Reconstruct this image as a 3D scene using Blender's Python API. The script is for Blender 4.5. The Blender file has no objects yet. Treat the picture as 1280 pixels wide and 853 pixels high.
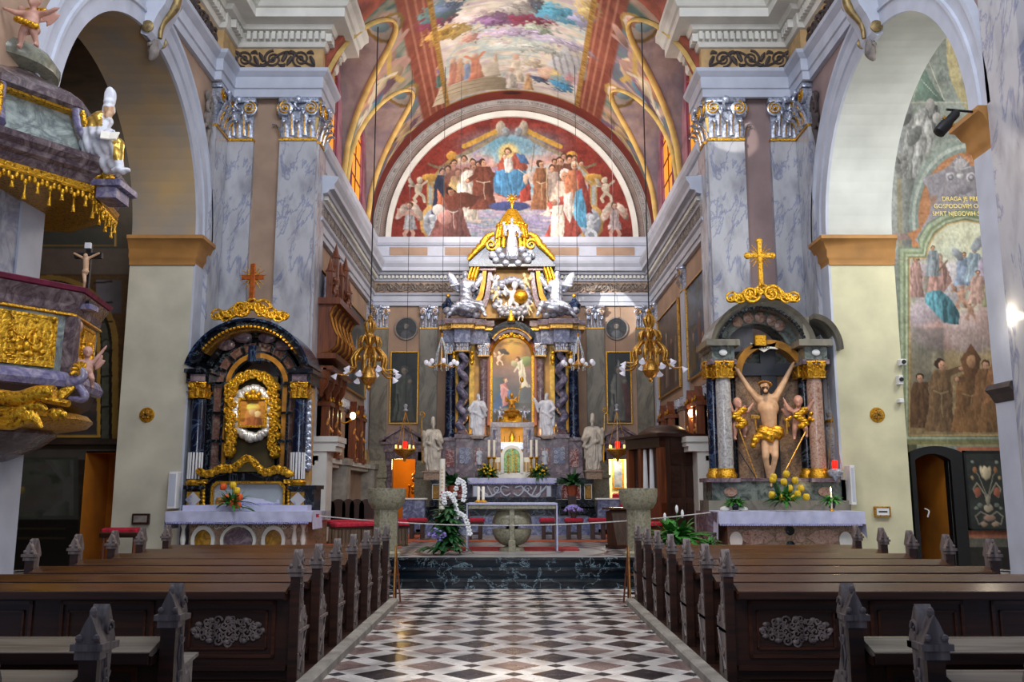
import bpy, bmesh, math, random
import numpy as np
from mathutils import Vector, Matrix, noise as mnoise
random.seed(7); np.random.seed(7)
PI=math.pi; sin=math.sin; cos=math.cos
SC=bpy.context.scene; COL=SC.collection
# ---------------------------------------------------------------- camera
F=1120.; TH=math.atan(186.5/F); CT,ST=math.cos(TH),math.sin(TH); EYE=1.7
cam=bpy.data.cameras.new('camera'); co=bpy.data.objects.new('camera',cam); COL.objects.link(co)
co.location=(0,0,EYE); co.rotation_euler=(PI/2+TH,0,0)
cam.sensor_width=36; cam.lens=F/1280*36; cam.clip_end=200; SC.camera=co
def P(px,py,Y):
    "point at depth Y seen in the direction of a photo pixel (measuring aid)"
    u=(px-640)/F; v=(426.5-py)/F; t=Y/(CT-v*ST)
    return Vector((u*t,Y,EYE+t*(ST+v*CT)))
def PX(px,py,X):
    u=(px-640)/F; v=(426.5-py)/F; t=X/u
    return Vector((X,t*(CT-v*ST),EYE+t*(ST+v*CT)))
def PZ(px,py,Z=0.):
    u=(px-640)/F; v=(426.5-py)/F; t=(Z-EYE)/(ST+v*CT)
    return Vector((u*t,t*(CT-v*ST),Z))
def lin(c):
    c=np.asarray(c,float); return np.where(c<=.04045,c/12.92,((c+.055)/1.055)**2.4)
def hexc(h):
    h=h.lstrip('#'); return tuple(int(h[i:i+2],16)/255 for i in (0,2,4))
def L4(c):
    if isinstance(c,str): c=hexc(c)
    l=lin(c); return (float(l[0]),float(l[1]),float(l[2]),1)
# ---------------------------------------------------------------- materials
def newmat(name):
    m=bpy.data.materials.new(name); m.use_nodes=True; nt=m.node_tree
    b=nt.nodes['Principled BSDF']; return m,nt,b
def N(nt,t,**k):
    n=nt.nodes.new(t)
    for a,v in k.items():
        if a in n.inputs: n.inputs[a].default_value=v
        else: setattr(n,a,v)
    return n
def objco(nt,scale=(1,1,1),rot=(0,0,0)):
    tc=N(nt,'ShaderNodeTexCoord'); mp=N(nt,'ShaderNodeMapping')
    mp.inputs['Scale'].default_value=scale; mp.inputs['Rotation'].default_value=rot
    nt.links.new(tc.outputs['Object'],mp.inputs[0]); return mp.outputs[0]
def ramp(nt,fac,stops,interp='LINEAR'):
    r=N(nt,'ShaderNodeValToRGB'); r.color_ramp.interpolation=interp
    while len(r.color_ramp.elements)<len(stops): r.color_ramp.elements.new(.5)
    for e,(p,c) in zip(r.color_ramp.elements,stops): e.position=p; e.color=L4(c)
    nt.links.new(fac,r.inputs[0]); return r.outputs[0]
def bump(nt,b,h,strength=.3,dist=.02):
    bp=N(nt,'ShaderNodeBump'); bp.inputs['Strength'].default_value=strength; bp.inputs['Distance'].default_value=dist
    nt.links.new(h,bp.inputs['Height']); nt.links.new(bp.outputs[0],b.inputs['Normal'])
def plain(name,c,rough=.6,metal=0,var=.12,scale=4,bmp=0,emit=0,spec=None,c2=None):
    m,nt,b=newmat(name); v=objco(nt)
    n=N(nt,'ShaderNodeTexNoise'); n.inputs['Scale'].default_value=scale; n.inputs['Detail'].default_value=5
    nt.links.new(v,n.inputs['Vector'])
    c=hexc(c) if isinstance(c,str) else c
    d=tuple(max(0,x*(1-var)) for x in c) if c2 is None else (hexc(c2) if isinstance(c2,str) else c2)
    l=tuple(min(1,x*(1+var)) for x in c)
    nt.links.new(ramp(nt,n.outputs['Fac'],[(.3,d),(.7,l)]),b.inputs['Base Color'])
    b.inputs['Roughness'].default_value=rough; b.inputs['Metallic'].default_value=metal
    if spec is not None: b.inputs['Specular IOR Level'].default_value=spec
    if emit:
        b.inputs['Emission Color'].default_value=L4(c); b.inputs['Emission Strength'].default_value=emit
    if bmp:
        n2=N(nt,'ShaderNodeTexNoise'); n2.inputs['Scale'].default_value=scale*5; n2.inputs['Detail'].default_value=4
        nt.links.new(v,n2.inputs['Vector']); bump(nt,b,n2.outputs['Fac'],bmp)
    return m
def marble(name,base,vein,dark=None,scale=1.2,width=.03,rough=.25,rot=(.5,.4,.7),stretch=(1,1,1)):
    m,nt,b=newmat(name); v=objco(nt,stretch,rot)
    n=N(nt,'ShaderNodeTexNoise'); n.inputs['Scale'].default_value=scale; n.inputs['Detail'].default_value=9; n.inputs['Roughness'].default_value=.62; n.inputs['Distortion'].default_value=.8
    nt.links.new(v,n.inputs['Vector'])
    base=hexc(base) if isinstance(base,str) else base; dark=dark or tuple(x*.86 for x in base)
    c=ramp(nt,n.outputs['Fac'],[(.0,dark),(.5-width*2.4,base),(.5,vein),(.5+width*2.4,base),(1.,dark)])
    n2=N(nt,'ShaderNodeTexNoise'); n2.inputs['Scale'].default_value=scale*2.7; n2.inputs['Detail'].default_value=7
    nt.links.new(v,n2.inputs['Vector'])
    mx=N(nt,'ShaderNodeMix',data_type='RGBA',blend_type='MULTIPLY'); mx.inputs[0].default_value=.75
    nt.links.new(c,mx.inputs[6]); nt.links.new(ramp(nt,n2.outputs['Fac'],[(.3,(.72,.72,.75)),(.55,(1,1,1))]),mx.inputs[7])
    nt.links.new(mx.outputs[2],b.inputs['Base Color']); b.inputs['Roughness'].default_value=rough
    return m
def gold(name='gold',c='#d9a02a',dk='#5c3a08',rough=.32,scale=30,b_=.5):
    m,nt,b=newmat(name); v=objco(nt)
    n=N(nt,'ShaderNodeTexNoise'); n.inputs['Scale'].default_value=scale; n.inputs['Detail'].default_value=5; nt.links.new(v,n.inputs['Vector'])
    nt.links.new(ramp(nt,n.outputs['Fac'],[(.3,dk),(.5,c)]),b.inputs['Base Color'])
    b.inputs['Metallic'].default_value=.75; b.inputs['Roughness'].default_value=rough
    bump(nt,b,n.outputs['Fac'],b_,.03); return m
def wood(name,c1,c2,rough=.35,scale=(3,3,3),axis='X',bmp=.05):
    m,nt,b=newmat(name); st={'X':(.6,9,9),'Y':(9,.6,9),'Z':(9,9,.6)}[axis]
    v=objco(nt,tuple(a*s/3 for a,s in zip(st,scale)))
    n=N(nt,'ShaderNodeTexNoise'); n.inputs['Scale'].default_value=2.2; n.inputs['Detail'].default_value=8; n.inputs['Distortion'].default_value=.6
    nt.links.new(v,n.inputs['Vector']); nt.links.new(ramp(nt,n.outputs['Fac'],[(.3,c1),(.7,c2)]),b.inputs['Base Color'])
    b.inputs['Roughness'].default_value=rough; bump(nt,b,n.outputs['Fac'],bmp); return m
def paintmat(name='fresco_paint',rough=.75,bmp=.0,gloss=.3):
    m,nt,b=newmat(name); a=N(nt,'ShaderNodeAttribute'); a.attribute_name='Col'
    n=N(nt,'ShaderNodeTexNoise'); n.inputs['Scale'].default_value=3; n.inputs['Detail'].default_value=8; nt.links.new(objco(nt),n.inputs['Vector'])
    mx=N(nt,'ShaderNodeMix',data_type='RGBA',blend_type='MULTIPLY'); mx.inputs[0].default_value=.5
    nt.links.new(a.outputs['Color'],mx.inputs[6]); nt.links.new(ramp(nt,n.outputs['Fac'],[(.35,(.8,.78,.76)),(.6,(1,1,1))]),mx.inputs[7])
    nt.links.new(mx.outputs[2],b.inputs['Base Color']); b.inputs['Roughness'].default_value=rough; b.inputs['Specular IOR Level'].default_value=gloss
    return m
def glassm(name,c,rough=.05,alpha=.35,emit=0):
    m,nt,b=newmat(name); b.inputs['Base Color'].default_value=L4(c); b.inputs['Roughness'].default_value=rough
    b.inputs['Alpha'].default_value=alpha
    n=N(nt,'ShaderNodeTexNoise'); n.inputs['Scale'].default_value=6; nt.links.new(objco(nt),n.inputs['Vector']); bump(nt,b,n.outputs['Fac'],.03)
    if emit: b.inputs['Emission Color'].default_value=L4(c); b.inputs['Emission Strength'].default_value=emit
    return m
def floor_tiles():
    m,nt,b=newmat('marble_tile_floor'); s=.83
    v=objco(nt); sp=N(nt,'ShaderNodeSeparateXYZ'); nt.links.new(v,sp.inputs[0])
    def mth(op,a,b_=None,c_=None):
        n=N(nt,'ShaderNodeMath',operation=op)
        for i,x in enumerate((a,b_,c_)):
            if x is None: continue
            if isinstance(x,(int,float)): n.inputs[i].default_value=x
            else: nt.links.new(x,n.inputs[i])
        return n.outputs[0]
    def tri(o,off): # distance to nearest multiple of s, in units of s
        return mth('ABSOLUTE',mth('SUBTRACT',mth('FRACT',mth('ADD',mth('DIVIDE',o,s),.5-off/s+100)),.5))
    xa=tri(sp.outputs[0],.435); ya=tri(sp.outputs[1],8.78)
    xb=mth('SUBTRACT',.5,xa); yb=mth('SUBTRACT',.5,ya)
    dark=mth('LESS_THAN',mth('ADD',xa,ya),.315); pink=mth('LESS_THAN',mth('ADD',xb,yb),.315)
    sm=mth('MAXIMUM',mth('LESS_THAN',mth('ADD',xa,yb),.115),mth('LESS_THAN',mth('ADD',xb,ya),.115))
    n=N(nt,'ShaderNodeTexNoise'); n.inputs['Scale'].default_value=2.6; n.inputs['Detail'].default_value=10; n.inputs['Distortion'].default_value=.5; nt.links.new(v,n.inputs['Vector'])
    wt=ramp(nt,n.outputs['Fac'],[(.3,'#9a938f'),(.5,'#c2bcb6'),(.7,'#dad5ce')])
    pk=ramp(nt,n.outputs['Fac'],[(.3,'#5c4a48'),(.6,'#806a64')])
    dk=ramp(nt,n.outputs['Fac'],[(.3,'#07060e'),(.6,'#151320'),(.7,'#34313f')])
    def mix(f,a,c):
        mx=N(nt,'ShaderNodeMix',data_type='RGBA'); nt.links.new(f,mx.inputs[0]); nt.links.new(a,mx.inputs[6]); nt.links.new(c,mx.inputs[7]); return mx.outputs[2]
    c=mix(pink,wt,pk); c=mix(dark,c,dk); c=mix(sm,c,dk)
    nt.links.new(c,b.inputs['Base Color'])
    rr=ramp(nt,n.outputs['Fac'],[(.3,(.42,)*3),(.7,(.62,)*3)]); nt.links.new(rr,b.inputs['Roughness'])
    return m
M={}
M['plaster']=plain('tan_plaster','#a08672',.85,var=.08,scale=1.5,bmp=.05)
M['plaster_r']=plain('mauve_plaster','#8a7573',.85,var=.08,scale=1.5,bmp=.05)
M['pier']=plain('pale_pier_plaster','#bdb8a6',.85,var=.07,scale=1.2,bmp=.04)
M['pier_r']=plain('cream_pier_plaster','#c8c3a2',.85,var=.07,scale=1.2,bmp=.04)
M['trim']=plain('pale_blue_white_stucco','#b4b9c6',.6,var=.05,scale=2)
M['trimw']=plain('ivory_stucco','#cfcdc4',.6,var=.05,scale=2)
M['impost']=plain('ochre_stucco','#a8783f',.6,var=.1,scale=2)
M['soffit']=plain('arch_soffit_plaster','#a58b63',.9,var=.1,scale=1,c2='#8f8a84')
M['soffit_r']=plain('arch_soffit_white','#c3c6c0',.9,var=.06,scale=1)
M['marble_w']=marble('white_veined_marble','#b4b4b8','#858aa2',dark=(.66,.66,.69),scale=1.1,width=.010,rot=(.2,.9,.3),stretch=(1,1,.45))
M['marble_g']=marble('grey_veined_marble','#858072','#6b675c',scale=.9,width=.02,rot=(.2,.8,.3),stretch=(1,1,.6))
M['marble_p']=marble('pink_grey_marble','#8d7d80','#5b4753',scale=3,width=.05)
M['marble_l']=marble('lilac_marble','#9aa0b5','#5a5f80',scale=4,width=.07)
M['marble_t']=marble('twisted_column_marble','#a29cae','#4b4a66',scale=3.2,width=.08)
M['marble_r']=marble('red_marble','#7c2f2b','#c9a9a0',scale=5,width=.02)
M['marble_b']=marble('black_blue_marble','#0d1730','#3f5472',dark=(.02,.035,.08),scale=2.4,width=.012,rough=.18)
M['marble_k']=marble('black_marble','#0d1118','#4b5560',dark=(.02,.03,.04),scale=2.4,width=.01,rough=.2)
M['marble_s']=marble('dark_step_marble','#0f1a22','#8fa6ad',dark=(.03,.06,.08),scale=1.6,width=.0035,rough=.14)
M['marble_o']=marble('yellow_marble','#b0832f','#7d5a1c',scale=5,width=.05)
M['marble_br']=marble('brown_speckled_marble','#6b5140','#a68b73',scale=9,width=.09)
M['marble_gr']=marble('green_marble','#3f4a44','#7b827b',scale=3,width=.05)
M['granite']=marble('grey_green_stone','#6b6650','#9c967d',scale=9,width=.08,rough=.35)
M['stone']=plain('grey_kerb_stone','#8b857b',.8,var=.15,scale=5,bmp=.2)
M['statue']=plain('grey_white_statue_stone','#b5aea2',.55,var=.15,scale=5)
M['statue_w']=plain('white_glossy_statue','#d3d5dc',.35,var=.08,scale=5)
M['silver']=plain('silvered_wood','#aab0bf',.3,metal=.5,var=.25,scale=20)
M['skin']=plain('carved_skin','#c09a78',.5,var=.1,scale=6)
M['skin_p']=plain('putto_skin','#b98b7a',.5,var=.1,scale=6)
M['gold']=gold(); M['gilt']=gold('gilt_carving','#e2ac2e','#6b4208',.28,18,.9)
M['brass']=gold('old_brass','#cf9c48','#6a4516',.35,25,.3)
M['brass2']=gold('dulled_bronze','#8f7a50','#5f5648',.5,12,.3)
M['ochre']=plain('ochre_frieze','#b39365',.8,var=.1,scale=4)
M['scroll']=plain('dark_scroll_ornament','#3f3534',.7,var=.2,scale=6)
M['scroll_g']=plain('grey_scroll_ornament','#78706b',.7,var=.2,scale=6)
M['wood_d']=wood('dark_wood','#1b0c06','#3a1d10',.4)
M['wood_dz']=wood('dark_wood_upright','#1d0f08','#46281a',.4,axis='Z')
M['wood_m']=wood('worn_ledge_wood','#36200f','#5f3d24',.22)
M['wood_g']=wood('greyed_carved_wood','#403634','#83746e',.5,axis='Z',bmp=.3)
M['wood_o']=wood('orange_kneeler_wood','#8a5a22','#b98238',.4)
M['wood_r']=wood('red_brown_wood','#4a2210','#7e4220',.35,axis='Z')
M['red']=plain('red_velvet','#a3122c',.8,var=.2,scale=12,bmp=.1)
M['carpet']=plain('terracotta_carpet','#a4512f',.95,var=.15,scale=14,bmp=.2)
M['carpet_r']=plain('red_carpet','#8f2a2c',.95,var=.2,scale=14,bmp=.2)
M['cloth']=plain('white_altar_cloth','#b9bbd6',.8,var=.05,scale=6)
M['lace']=plain('lace_edge','#9a9ac8',.85,var=.25,scale=60)
M['candle']=plain('candle_wax','#e9e2d2',.5,var=.04)
M['flame']=plain('flame','#ffe9b0',.5,emit=25)
M['bulb']=plain('warm_lit_bulb','#ffe2b0',.5,emit=14)
M['leaf']=plain('green_leaf','#2f6b26',.45,var=.35,scale=14)
M['leaf_d']=plain('dark_green_leaf','#1e4a22',.45,var=.35,scale=14)
M['orange']=plain('orange_petal','#d8541a',.5,var=.15,scale=20)
M['yellow']=plain('yellow_petal','#d9b31e',.5,var=.15,scale=20)
M['white_f']=plain('white_petal','#e6e6e6',.5,var=.06,scale=20)
M['lilac']=plain('lilac_petal','#9a8cd0',.5,var=.15,scale=20)
M['terracotta']=plain('terracotta_pot','#9c4a2c',.8,var=.1,scale=10)
M['glass']=glassm('clear_glass','#dfe8ee',.05,.28)
M['glass_r']=glassm('red_lamp_glass','#d0180e',.1,.9,2.5)
M['frost']=plain('frosted_glass_shade','#dcdbe8',.3,var=.05,emit=.25)
M['black']=plain('black_iron','#0c0c0e',.5,var=.2)
M['cable']=plain('dark_cable','#1a1820',.7,var=.1)
M['rope']=plain('pale_rope','#b9b3ae',.8,var=.2,scale=60)
M['paper']=plain('white_card','#d8d8d8',.7,var=.04)
M['orange_wall']=plain('orange_lit_plaster','#c67a18',.9,var=.15,scale=1)
M['cream_wall']=plain('cream_lit_plaster','#e2d7a8',.9,var=.05,scale=1)
M['curtain']=plain('orange_window_blind','#e08a2a',.8,var=.12,scale=3,emit=.7)
M['paint']=paintmat(); M['canvas']=paintmat('varnished_canvas_paint',.35,gloss=.5)
M['floor']=floor_tiles()
# ---------------------------------------------------------------- mesh builder
class MB:
    def __init__(s): s.v=[]; s.f=[]; s.m=[]; s.mi=0
    def mat(s,i): s.mi=i; return s
    def add(s,vs,fs,T=None):
        o=len(s.v)
        if T is not None: vs=[T@Vector(v) for v in vs]
        s.v.extend([tuple(v) for v in vs]); s.f.extend([tuple(i+o for i in f) for f in fs]); s.m.extend([s.mi]*len(fs)); return s
    def box(s,x0,x1,y0,y1,z0,z1,T=None):
        return s.add([(x0,y0,z0),(x1,y0,z0),(x1,y1,z0),(x0,y1,z0),(x0,y0,z1),(x1,y0,z1),(x1,y1,z1),(x0,y1,z1)],
            [(0,3,2,1),(4,5,6,7),(0,1,5,4),(1,2,6,5),(2,3,7,6),(3,0,4,7)],T)
    def bbox(s,x0,x1,y0,y1,z0,z1,b=.01,T=None):
        "box with bevelled vertical and top edges"
        def ring(i,z): return [(x0+i,y0,z),(x1-i,y0,z),(x1,y0+i,z),(x1,y1-i,z),(x1-i,y1,z),(x0+i,y1,z),(x0,y1-i,z),(x0,y0+i,z)]
        def inn(z): return [(x0+b,y0+b,z)]*1
        r0=ring(b,z0); r1=ring(b,z1-b); c=[( (x-(x0+x1)/2)*(1-2*b/(x1-x0))+(x0+x1)/2,(y-(y0+y1)/2)*(1-2*b/(y1-y0))+(y0+y1)/2,z1) for x,y,z in ring(b,z1)]
        vs=r0+r1+c; n=8; fs=[tuple(range(7,-1,-1)),tuple(range(16,24))]
        for k in (0,8):
            for i in range(8): j=(i+1)%8; fs.append((k+i,k+j,k+8+j,k+8+i))
        return s.add(vs,fs,T)
    def tube(s,pts,r,n=8,cap=True,flat=1.,T=None):
        pts=[Vector(p) for p in pts]; rs=r if isinstance(r,(list,tuple)) else [r]*len(pts)
        vs=[];fs=[]; up=None
        for i,p in enumerate(pts):
            d=(pts[min(i+1,len(pts)-1)]-pts[max(i-1,0)])
            if d.length<1e-9: d=Vector((0,0,1))
            d.normalize()
            if up is None: up=Vector((0,0,1)) if abs(d.z)<.9 else Vector((0,1,0))
            a=d.cross(up)
            if a.length<1e-6: a=d.orthogonal()
            a.normalize(); b=a.cross(d).normalized(); up=b
            for k in range(n):
                t=2*PI*k/n; vs.append(p+a*cos(t)*rs[i]+b*sin(t)*rs[i]*flat)
        for i in range(len(pts)-1):
            for k in range(n):
                j=(k+1)%n; fs.append((i*n+k,i*n+j,(i+1)*n+j,(i+1)*n+k))
        if cap: fs.append(tuple(range(n))[::-1]); fs.append(tuple((len(pts)-1)*n+k for k in range(n)))
        return s.add(vs,fs,T)
    def lathe(s,prof,n=24,c=(0,0,0),a0=0,a1=2*PI,T=None,sx=1,sy=1,ph=0):
        full=abs(a1-a0-2*PI)<1e-6; m=n if full else n+1; vs=[];fs=[]
        for r,z in prof:
            for k in range(m):
                t=a0+(a1-a0)*k/n+ph; vs.append((c[0]+r*cos(t)*sx,c[1]+r*sin(t)*sy,c[2]+z))
        for i in range(len(prof)-1):
            for k in range(n):
                j=(k+1)%m; fs.append((i*m+k,i*m+j,(i+1)*m+j,(i+1)*m+k))
        if prof[0][0]>1e-6: fs.append(tuple(range(m))[::-1])
        if prof[-1][0]>1e-6: fs.append(tuple((len(prof)-1)*m+k for k in range(m)))
        return s.add(vs,fs,T)
    def prism(s,poly,a,b,plane='xz',T=None):
        n=len(poly)
        def mp(p,d): return {'xz':(p[0],d,p[1]),'xy':(p[0],p[1],d),'yz':(d,p[0],p[1])}[plane]
        vs=[mp(p,a) for p in poly]+[mp(p,b) for p in poly]
        fs=[tuple(range(n))[::-1],tuple(range(n,2*n))]+[(i,(i+1)%n,n+(i+1)%n,n+i) for i in range(n)]
        return s.add(vs,fs,T)
    def sweep(s,path,prof,closed=False,T=None):
        "profile (out,z) along plan path; out is to the left of travel"
        path=[Vector((p[0],p[1])) for p in path]; n=len(path); vs=[];fs=[]; m=len(prof)
        for i in range(n):
            if closed: d0=(path[i]-path[i-1]).normalized(); d1=(path[(i+1)%n]-path[i]).normalized()
            else:
                d1=(path[min(i+1,n-1)]-path[min(i,n-2)]).normalized(); d0=(path[max(i,1)]-path[max(i-1,0)]).normalized()
            n0=Vector((-d0.y,d0.x)); n1=Vector((-d1.y,d1.x)); b=(n0+n1)
            b=b/(b.dot(n1)) if b.length>1e-6 else n1
            for o,z in prof: vs.append((path[i].x+b.x*o,path[i].y+b.y*o,z))
        for i in range(n if closed else n-1):
            j=(i+1)%n
            for k in range(m-1): fs.append((i*m+k,j*m+k,j*m+k+1,i*m+k+1))
        if not closed: fs.append(tuple(range(m))); fs.append(tuple((n-1)*m+k for k in range(m))[::-1])
        return s.add(vs,fs,T)
    def arc(s,c,prof,a0=0,a1=PI,n=32,plane='xz',ez=1.,T=None,closed=True):
        "closed profile [(r,depth)] swept round centre c (2-D in plane)"
        vs=[];fs=[];m=len(prof)
        for i in range(n+1):
            t=a0+(a1-a0)*i/n
            for r,d in prof:
                a=c[0]+r*cos(t); z=c[1]+r*sin(t)*ez
                vs.append((a,d,z) if plane=='xz' else (d,a,z))
        for i in range(n):
            for k in range(m if closed else m-1): k2=(k+1)%m; fs.append((i*m+k,(i+1)*m+k,(i+1)*m+k2,i*m+k2))
        if closed: fs.append(tuple(range(m))[::-1]); fs.append(tuple(n*m+k for k in range(m)))
        return s.add(vs,fs,T)
    def ell(s,c,r,T=None,n=10,m=7,R=None):
        if isinstance(r,(int,float)): r=(r,r,r)
        vs=[(0,0,-1)];fs=[]
        for i in range(1,m):
            a=-PI/2+PI*i/m
            for k in range(n): vs.append((cos(a)*cos(2*PI*k/n),cos(a)*sin(2*PI*k/n),sin(a)))
        vs.append((0,0,1))
        for k in range(n): fs.append((0,1+(k+1)%n,1+k)); fs.append((len(vs)-1,1+(m-2)*n+k,1+(m-2)*n+(k+1)%n))
        for i in range(m-2):
            for k in range(n): j=(k+1)%n; fs.append((1+i*n+k,1+i*n+j,1+(i+1)*n+j,1+(i+1)*n+k))
        R=R or Matrix.Identity(3)
        vs=[R@Vector((v[0]*r[0],v[1]*r[1],v[2]*r[2]))+Vector(c) for v in vs]
        return s.add(vs,fs,T)
    def spiral(s,c,r0,turns,th,d=1,plane='xz',n=30,flat=1.,a0=0,nr=6,rmin=.12,out=0):
        pts=[];rs=[]
        for i in range(n+1):
            k=i/n; t=a0+d*turns*2*PI*k; r=r0*(1-(1-rmin)*k)
            x=c[0]+r*cos(t); z=c[2]+r*sin(t)
            pts.append((x,c[1]-out*k,z) if plane=='xz' else (c[0]-out*k,c[1]+r*cos(t),z)); rs.append(th*(1-.45*k))
        s.tube(pts,rs,nr,flat=flat)
        return s
    def curve(s,pts,r,n=8,sub=6,flat=1.,T=None,cap=True):
        P_=[Vector(p) for p in pts]; rs=r if isinstance(r,(list,tuple)) else [r]*len(P_); out=[];ro=[]
        for i in range(len(P_)-1):
            p0,p1,p2,p3=P_[max(i-1,0)],P_[i],P_[i+1],P_[min(i+2,len(P_)-1)]
            for k in range(sub):
                t=k/sub; out.append(.5*((2*p1)+(-p0+p2)*t+(2*p0-5*p1+4*p2-p3)*t*t+(-p0+3*p1-3*p2+p3)*t**3)); ro.append(rs[i]*(1-t)+rs[i+1]*t)
        out.append(P_[-1]); ro.append(rs[-1]); return s.tube(out,ro,n,flat=flat,T=T,cap=cap)
    def build(s,name,mats,parent=None,smooth=False,local=False,angle=None):
        me=bpy.data.meshes.new(name)
        off=Vector((0,0,0))
        if parent is not None and not local: off=WLOC.get(parent.name,Vector((0,0,0)))
        v=s.v
        if off.length>0: v=[(a-off.x,b-off.y,c-off.z) for a,b,c in s.v]
        me.from_pydata(v,[],s.f)
        if not isinstance(mats,(list,tuple)): mats=[mats]
        for m in mats: me.materials.append(M[m] if isinstance(m,str) else m)
        if len(mats)>1: me.polygons.foreach_set('material_index',s.m)
        me.validate(); 
        bm=bmesh.new(); bm.from_mesh(me); bmesh.ops.recalc_face_normals(bm,faces=bm.faces); bm.to_mesh(me); bm.free()
        if smooth:
            me.polygons.foreach_set('use_smooth',[True]*len(me.polygons))
            me.set_sharp_from_angle(angle=math.radians(angle or 50))
        o=bpy.data.objects.new(name,me); COL.objects.link(o)
        if parent is not None: o.parent=parent; WLOC[o.name]=off
        return o
WLOC={}
def builds(mb,name,mats,parent=None,smooth=False,margin=.004):
    "one object per cluster of touching pieces"
    n=len(mb.v); par=list(range(n))
    def find(a):
        while par[a]!=a: par[a]=par[par[a]]; a=par[a]
        return a
    for f in mb.f:
        r=find(f[0])
        for i in f[1:]:
            q=find(i)
            if q!=r: par[q]=r
    comp={}
    V=np.array(mb.v)
    roots=np.array([find(i) for i in range(n)]); ids=np.unique(roots)
    bb=[(V[roots==k].min(0)-margin,V[roots==k].max(0)+margin) for k in ids]
    g=list(range(len(ids)))
    def fg(a):
        while g[a]!=a: g[a]=g[g[a]]; a=g[a]
        return a
    for i in range(len(ids)):
        for j in range(i+1,len(ids)):
            if (bb[i][0]<=bb[j][1]).all() and (bb[j][0]<=bb[i][1]).all(): g[fg(j)]=fg(i)
    cl={ids[i]:fg(i) for i in range(len(ids))}
    vc=[cl[r] for r in roots]; out=[]
    for c in sorted(set(vc)):
        m=MB(); mp={}
        for i in range(n):
            if vc[i]==c: mp[i]=len(m.v); m.v.append(mb.v[i])
        for f,k in zip(mb.f,mb.m):
            if vc[f[0]]==c: m.f.append(tuple(mp[i] for i in f)); m.m.append(k)
        out.append(m.build(name,mats,parent,smooth))
    return out
def thing(name,label,cat,loc=(0,0,0),group=None,rot=0):
    o=bpy.data.objects.new(name,None); COL.objects.link(o); o.location=loc; o.empty_display_size=.1; o.rotation_euler=(0,0,rot)
    o['label']=label; o['category']=cat
    if group: o['group']=group
    WLOC[o.name]=Vector(loc); return o
def tag(o,label,cat,group=None,kind=None):
    o['label']=label; o['category']=cat
    if group: o['group']=group
    if kind: o['kind']=kind
    return o
def struct(mb,name,mats,smooth=False):
    o=mb.build(name,mats,smooth=smooth); o['kind']='structure'; return o
KIDS={}
def dup(o,loc=None,label=None,rot=None,parent=None,scale=None,group=None):
    c=o.copy(); COL.objects.link(c)
    if parent is not None: c.parent=parent
    for ch in [x for x in COL.objects if x.parent==o]: dup(ch,parent=c)
    if loc is not None: c.location=loc
    if rot is not None: c.rotation_euler=(0,0,rot) if isinstance(rot,(int,float)) else rot
    if scale is not None: c.scale=scale if not isinstance(scale,(int,float)) else (scale,)*3
    if label: c['label']=label
    if group: c['group']=group
    return c
def xform(mesh_obj,fn):
    for v in mesh_obj.data.vertices: v.co=fn(v.co)
# ---------------------------------------------------------------- remeshed sculpture
def sculpt(prims,voxel,sm=4,fold=None):
    mb=MB()
    for p in prims:
        if p[0]=='c':
            _,a,b,r0,r1=p[:5]; a=Vector(a);b=Vector(b)
            mb.tube([a+(b-a)*t for t in (0,.34,.67,1)],[r0+(r1-r0)*t for t in (0,.34,.67,1)],10); mb.ell(a,r0,n=10,m=6); mb.ell(b,r1,n=10,m=6)
        else: mb.ell(p[1],p[2],n=14,m=9,R=p[3] if len(p)>3 else None)
    me=bpy.data.meshes.new('tmp'); me.from_pydata(mb.v,[],mb.f)
    o=bpy.data.objects.new('tmp',me); COL.objects.link(o)
    md=o.modifiers.new('r','REMESH'); md.mode='VOXEL'; md.voxel_size=voxel
    ms=o.modifiers.new('s','SMOOTH'); ms.iterations=sm; ms.factor=.5
    dg=bpy.context.evaluated_depsgraph_get(); dg.update()
    ne=bpy.data.meshes.new_from_object(o.evaluated_get(dg))
    bpy.data.objects.remove(o); bpy.data.meshes.remove(me)
    if fold: 
        for v in ne.vertices: v.co=v.co+v.normal*fold(v.co)
    ne.materials.clear()
    ne.polygons.foreach_set('use_smooth',[True]*len(ne.polygons)); return ne
def sobj(me,name,mats,fn=None,T=None,parent=None,local=False):
    "object from sculpted mesh; fn(co)->material index"
    me=me.copy(); me.name=name
    for m in (mats if isinstance(mats,(list,tuple)) else [mats]): me.materials.append(M[m] if isinstance(m,str) else m)
    if fn:
        for p in me.polygons: p.material_index=fn(p.center)
    if T is not None: me.transform(T)
    o=bpy.data.objects.new(name,me); COL.objects.link(o)
    if parent is not None:
        o.parent=parent
        if not local: me.transform(Matrix.Translation(-WLOC[parent.name]))
        WLOC[o.name]=WLOC[parent.name]
    return o
def TR(loc,rz=0,s=1,rx=0,ry=0,mx=1):
    return Matrix.Translation(Vector(loc))@Matrix.Rotation(rz,4,'Z')@Matrix.Rotation(ry,4,'Y')@Matrix.Rotation(rx,4,'X')@Matrix.Diagonal((s*mx,s,s,1))
M['ambers']=plain('amber_gilt','#c98a1e',.4,metal=.35,var=.2,scale=6)
M['pinkw']=marble('pink_white_marble','#b9a6a6','#7a5a60',scale=6,width=.06)
M['silver_g']=plain('grey_silver_cloud','#8d8f9c',.4,metal=.3,var=.3,scale=14)
M['candlew']=plain('cream_gilt_cloud','#d2bd8e',.4,metal=.2,var=.2,scale=10)
M['cloth_w']=plain('lit_white_marble','#d8d4c4',.4,var=.06,scale=5)
M['green_inlay']=plain('green_enamel','#6f8f5f',.35,metal=.3,var=.3,scale=18)
M['niche_gold']=plain('glowing_gold_niche','#d99632',.5,var=.2,scale=6,emit=.35)
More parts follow.
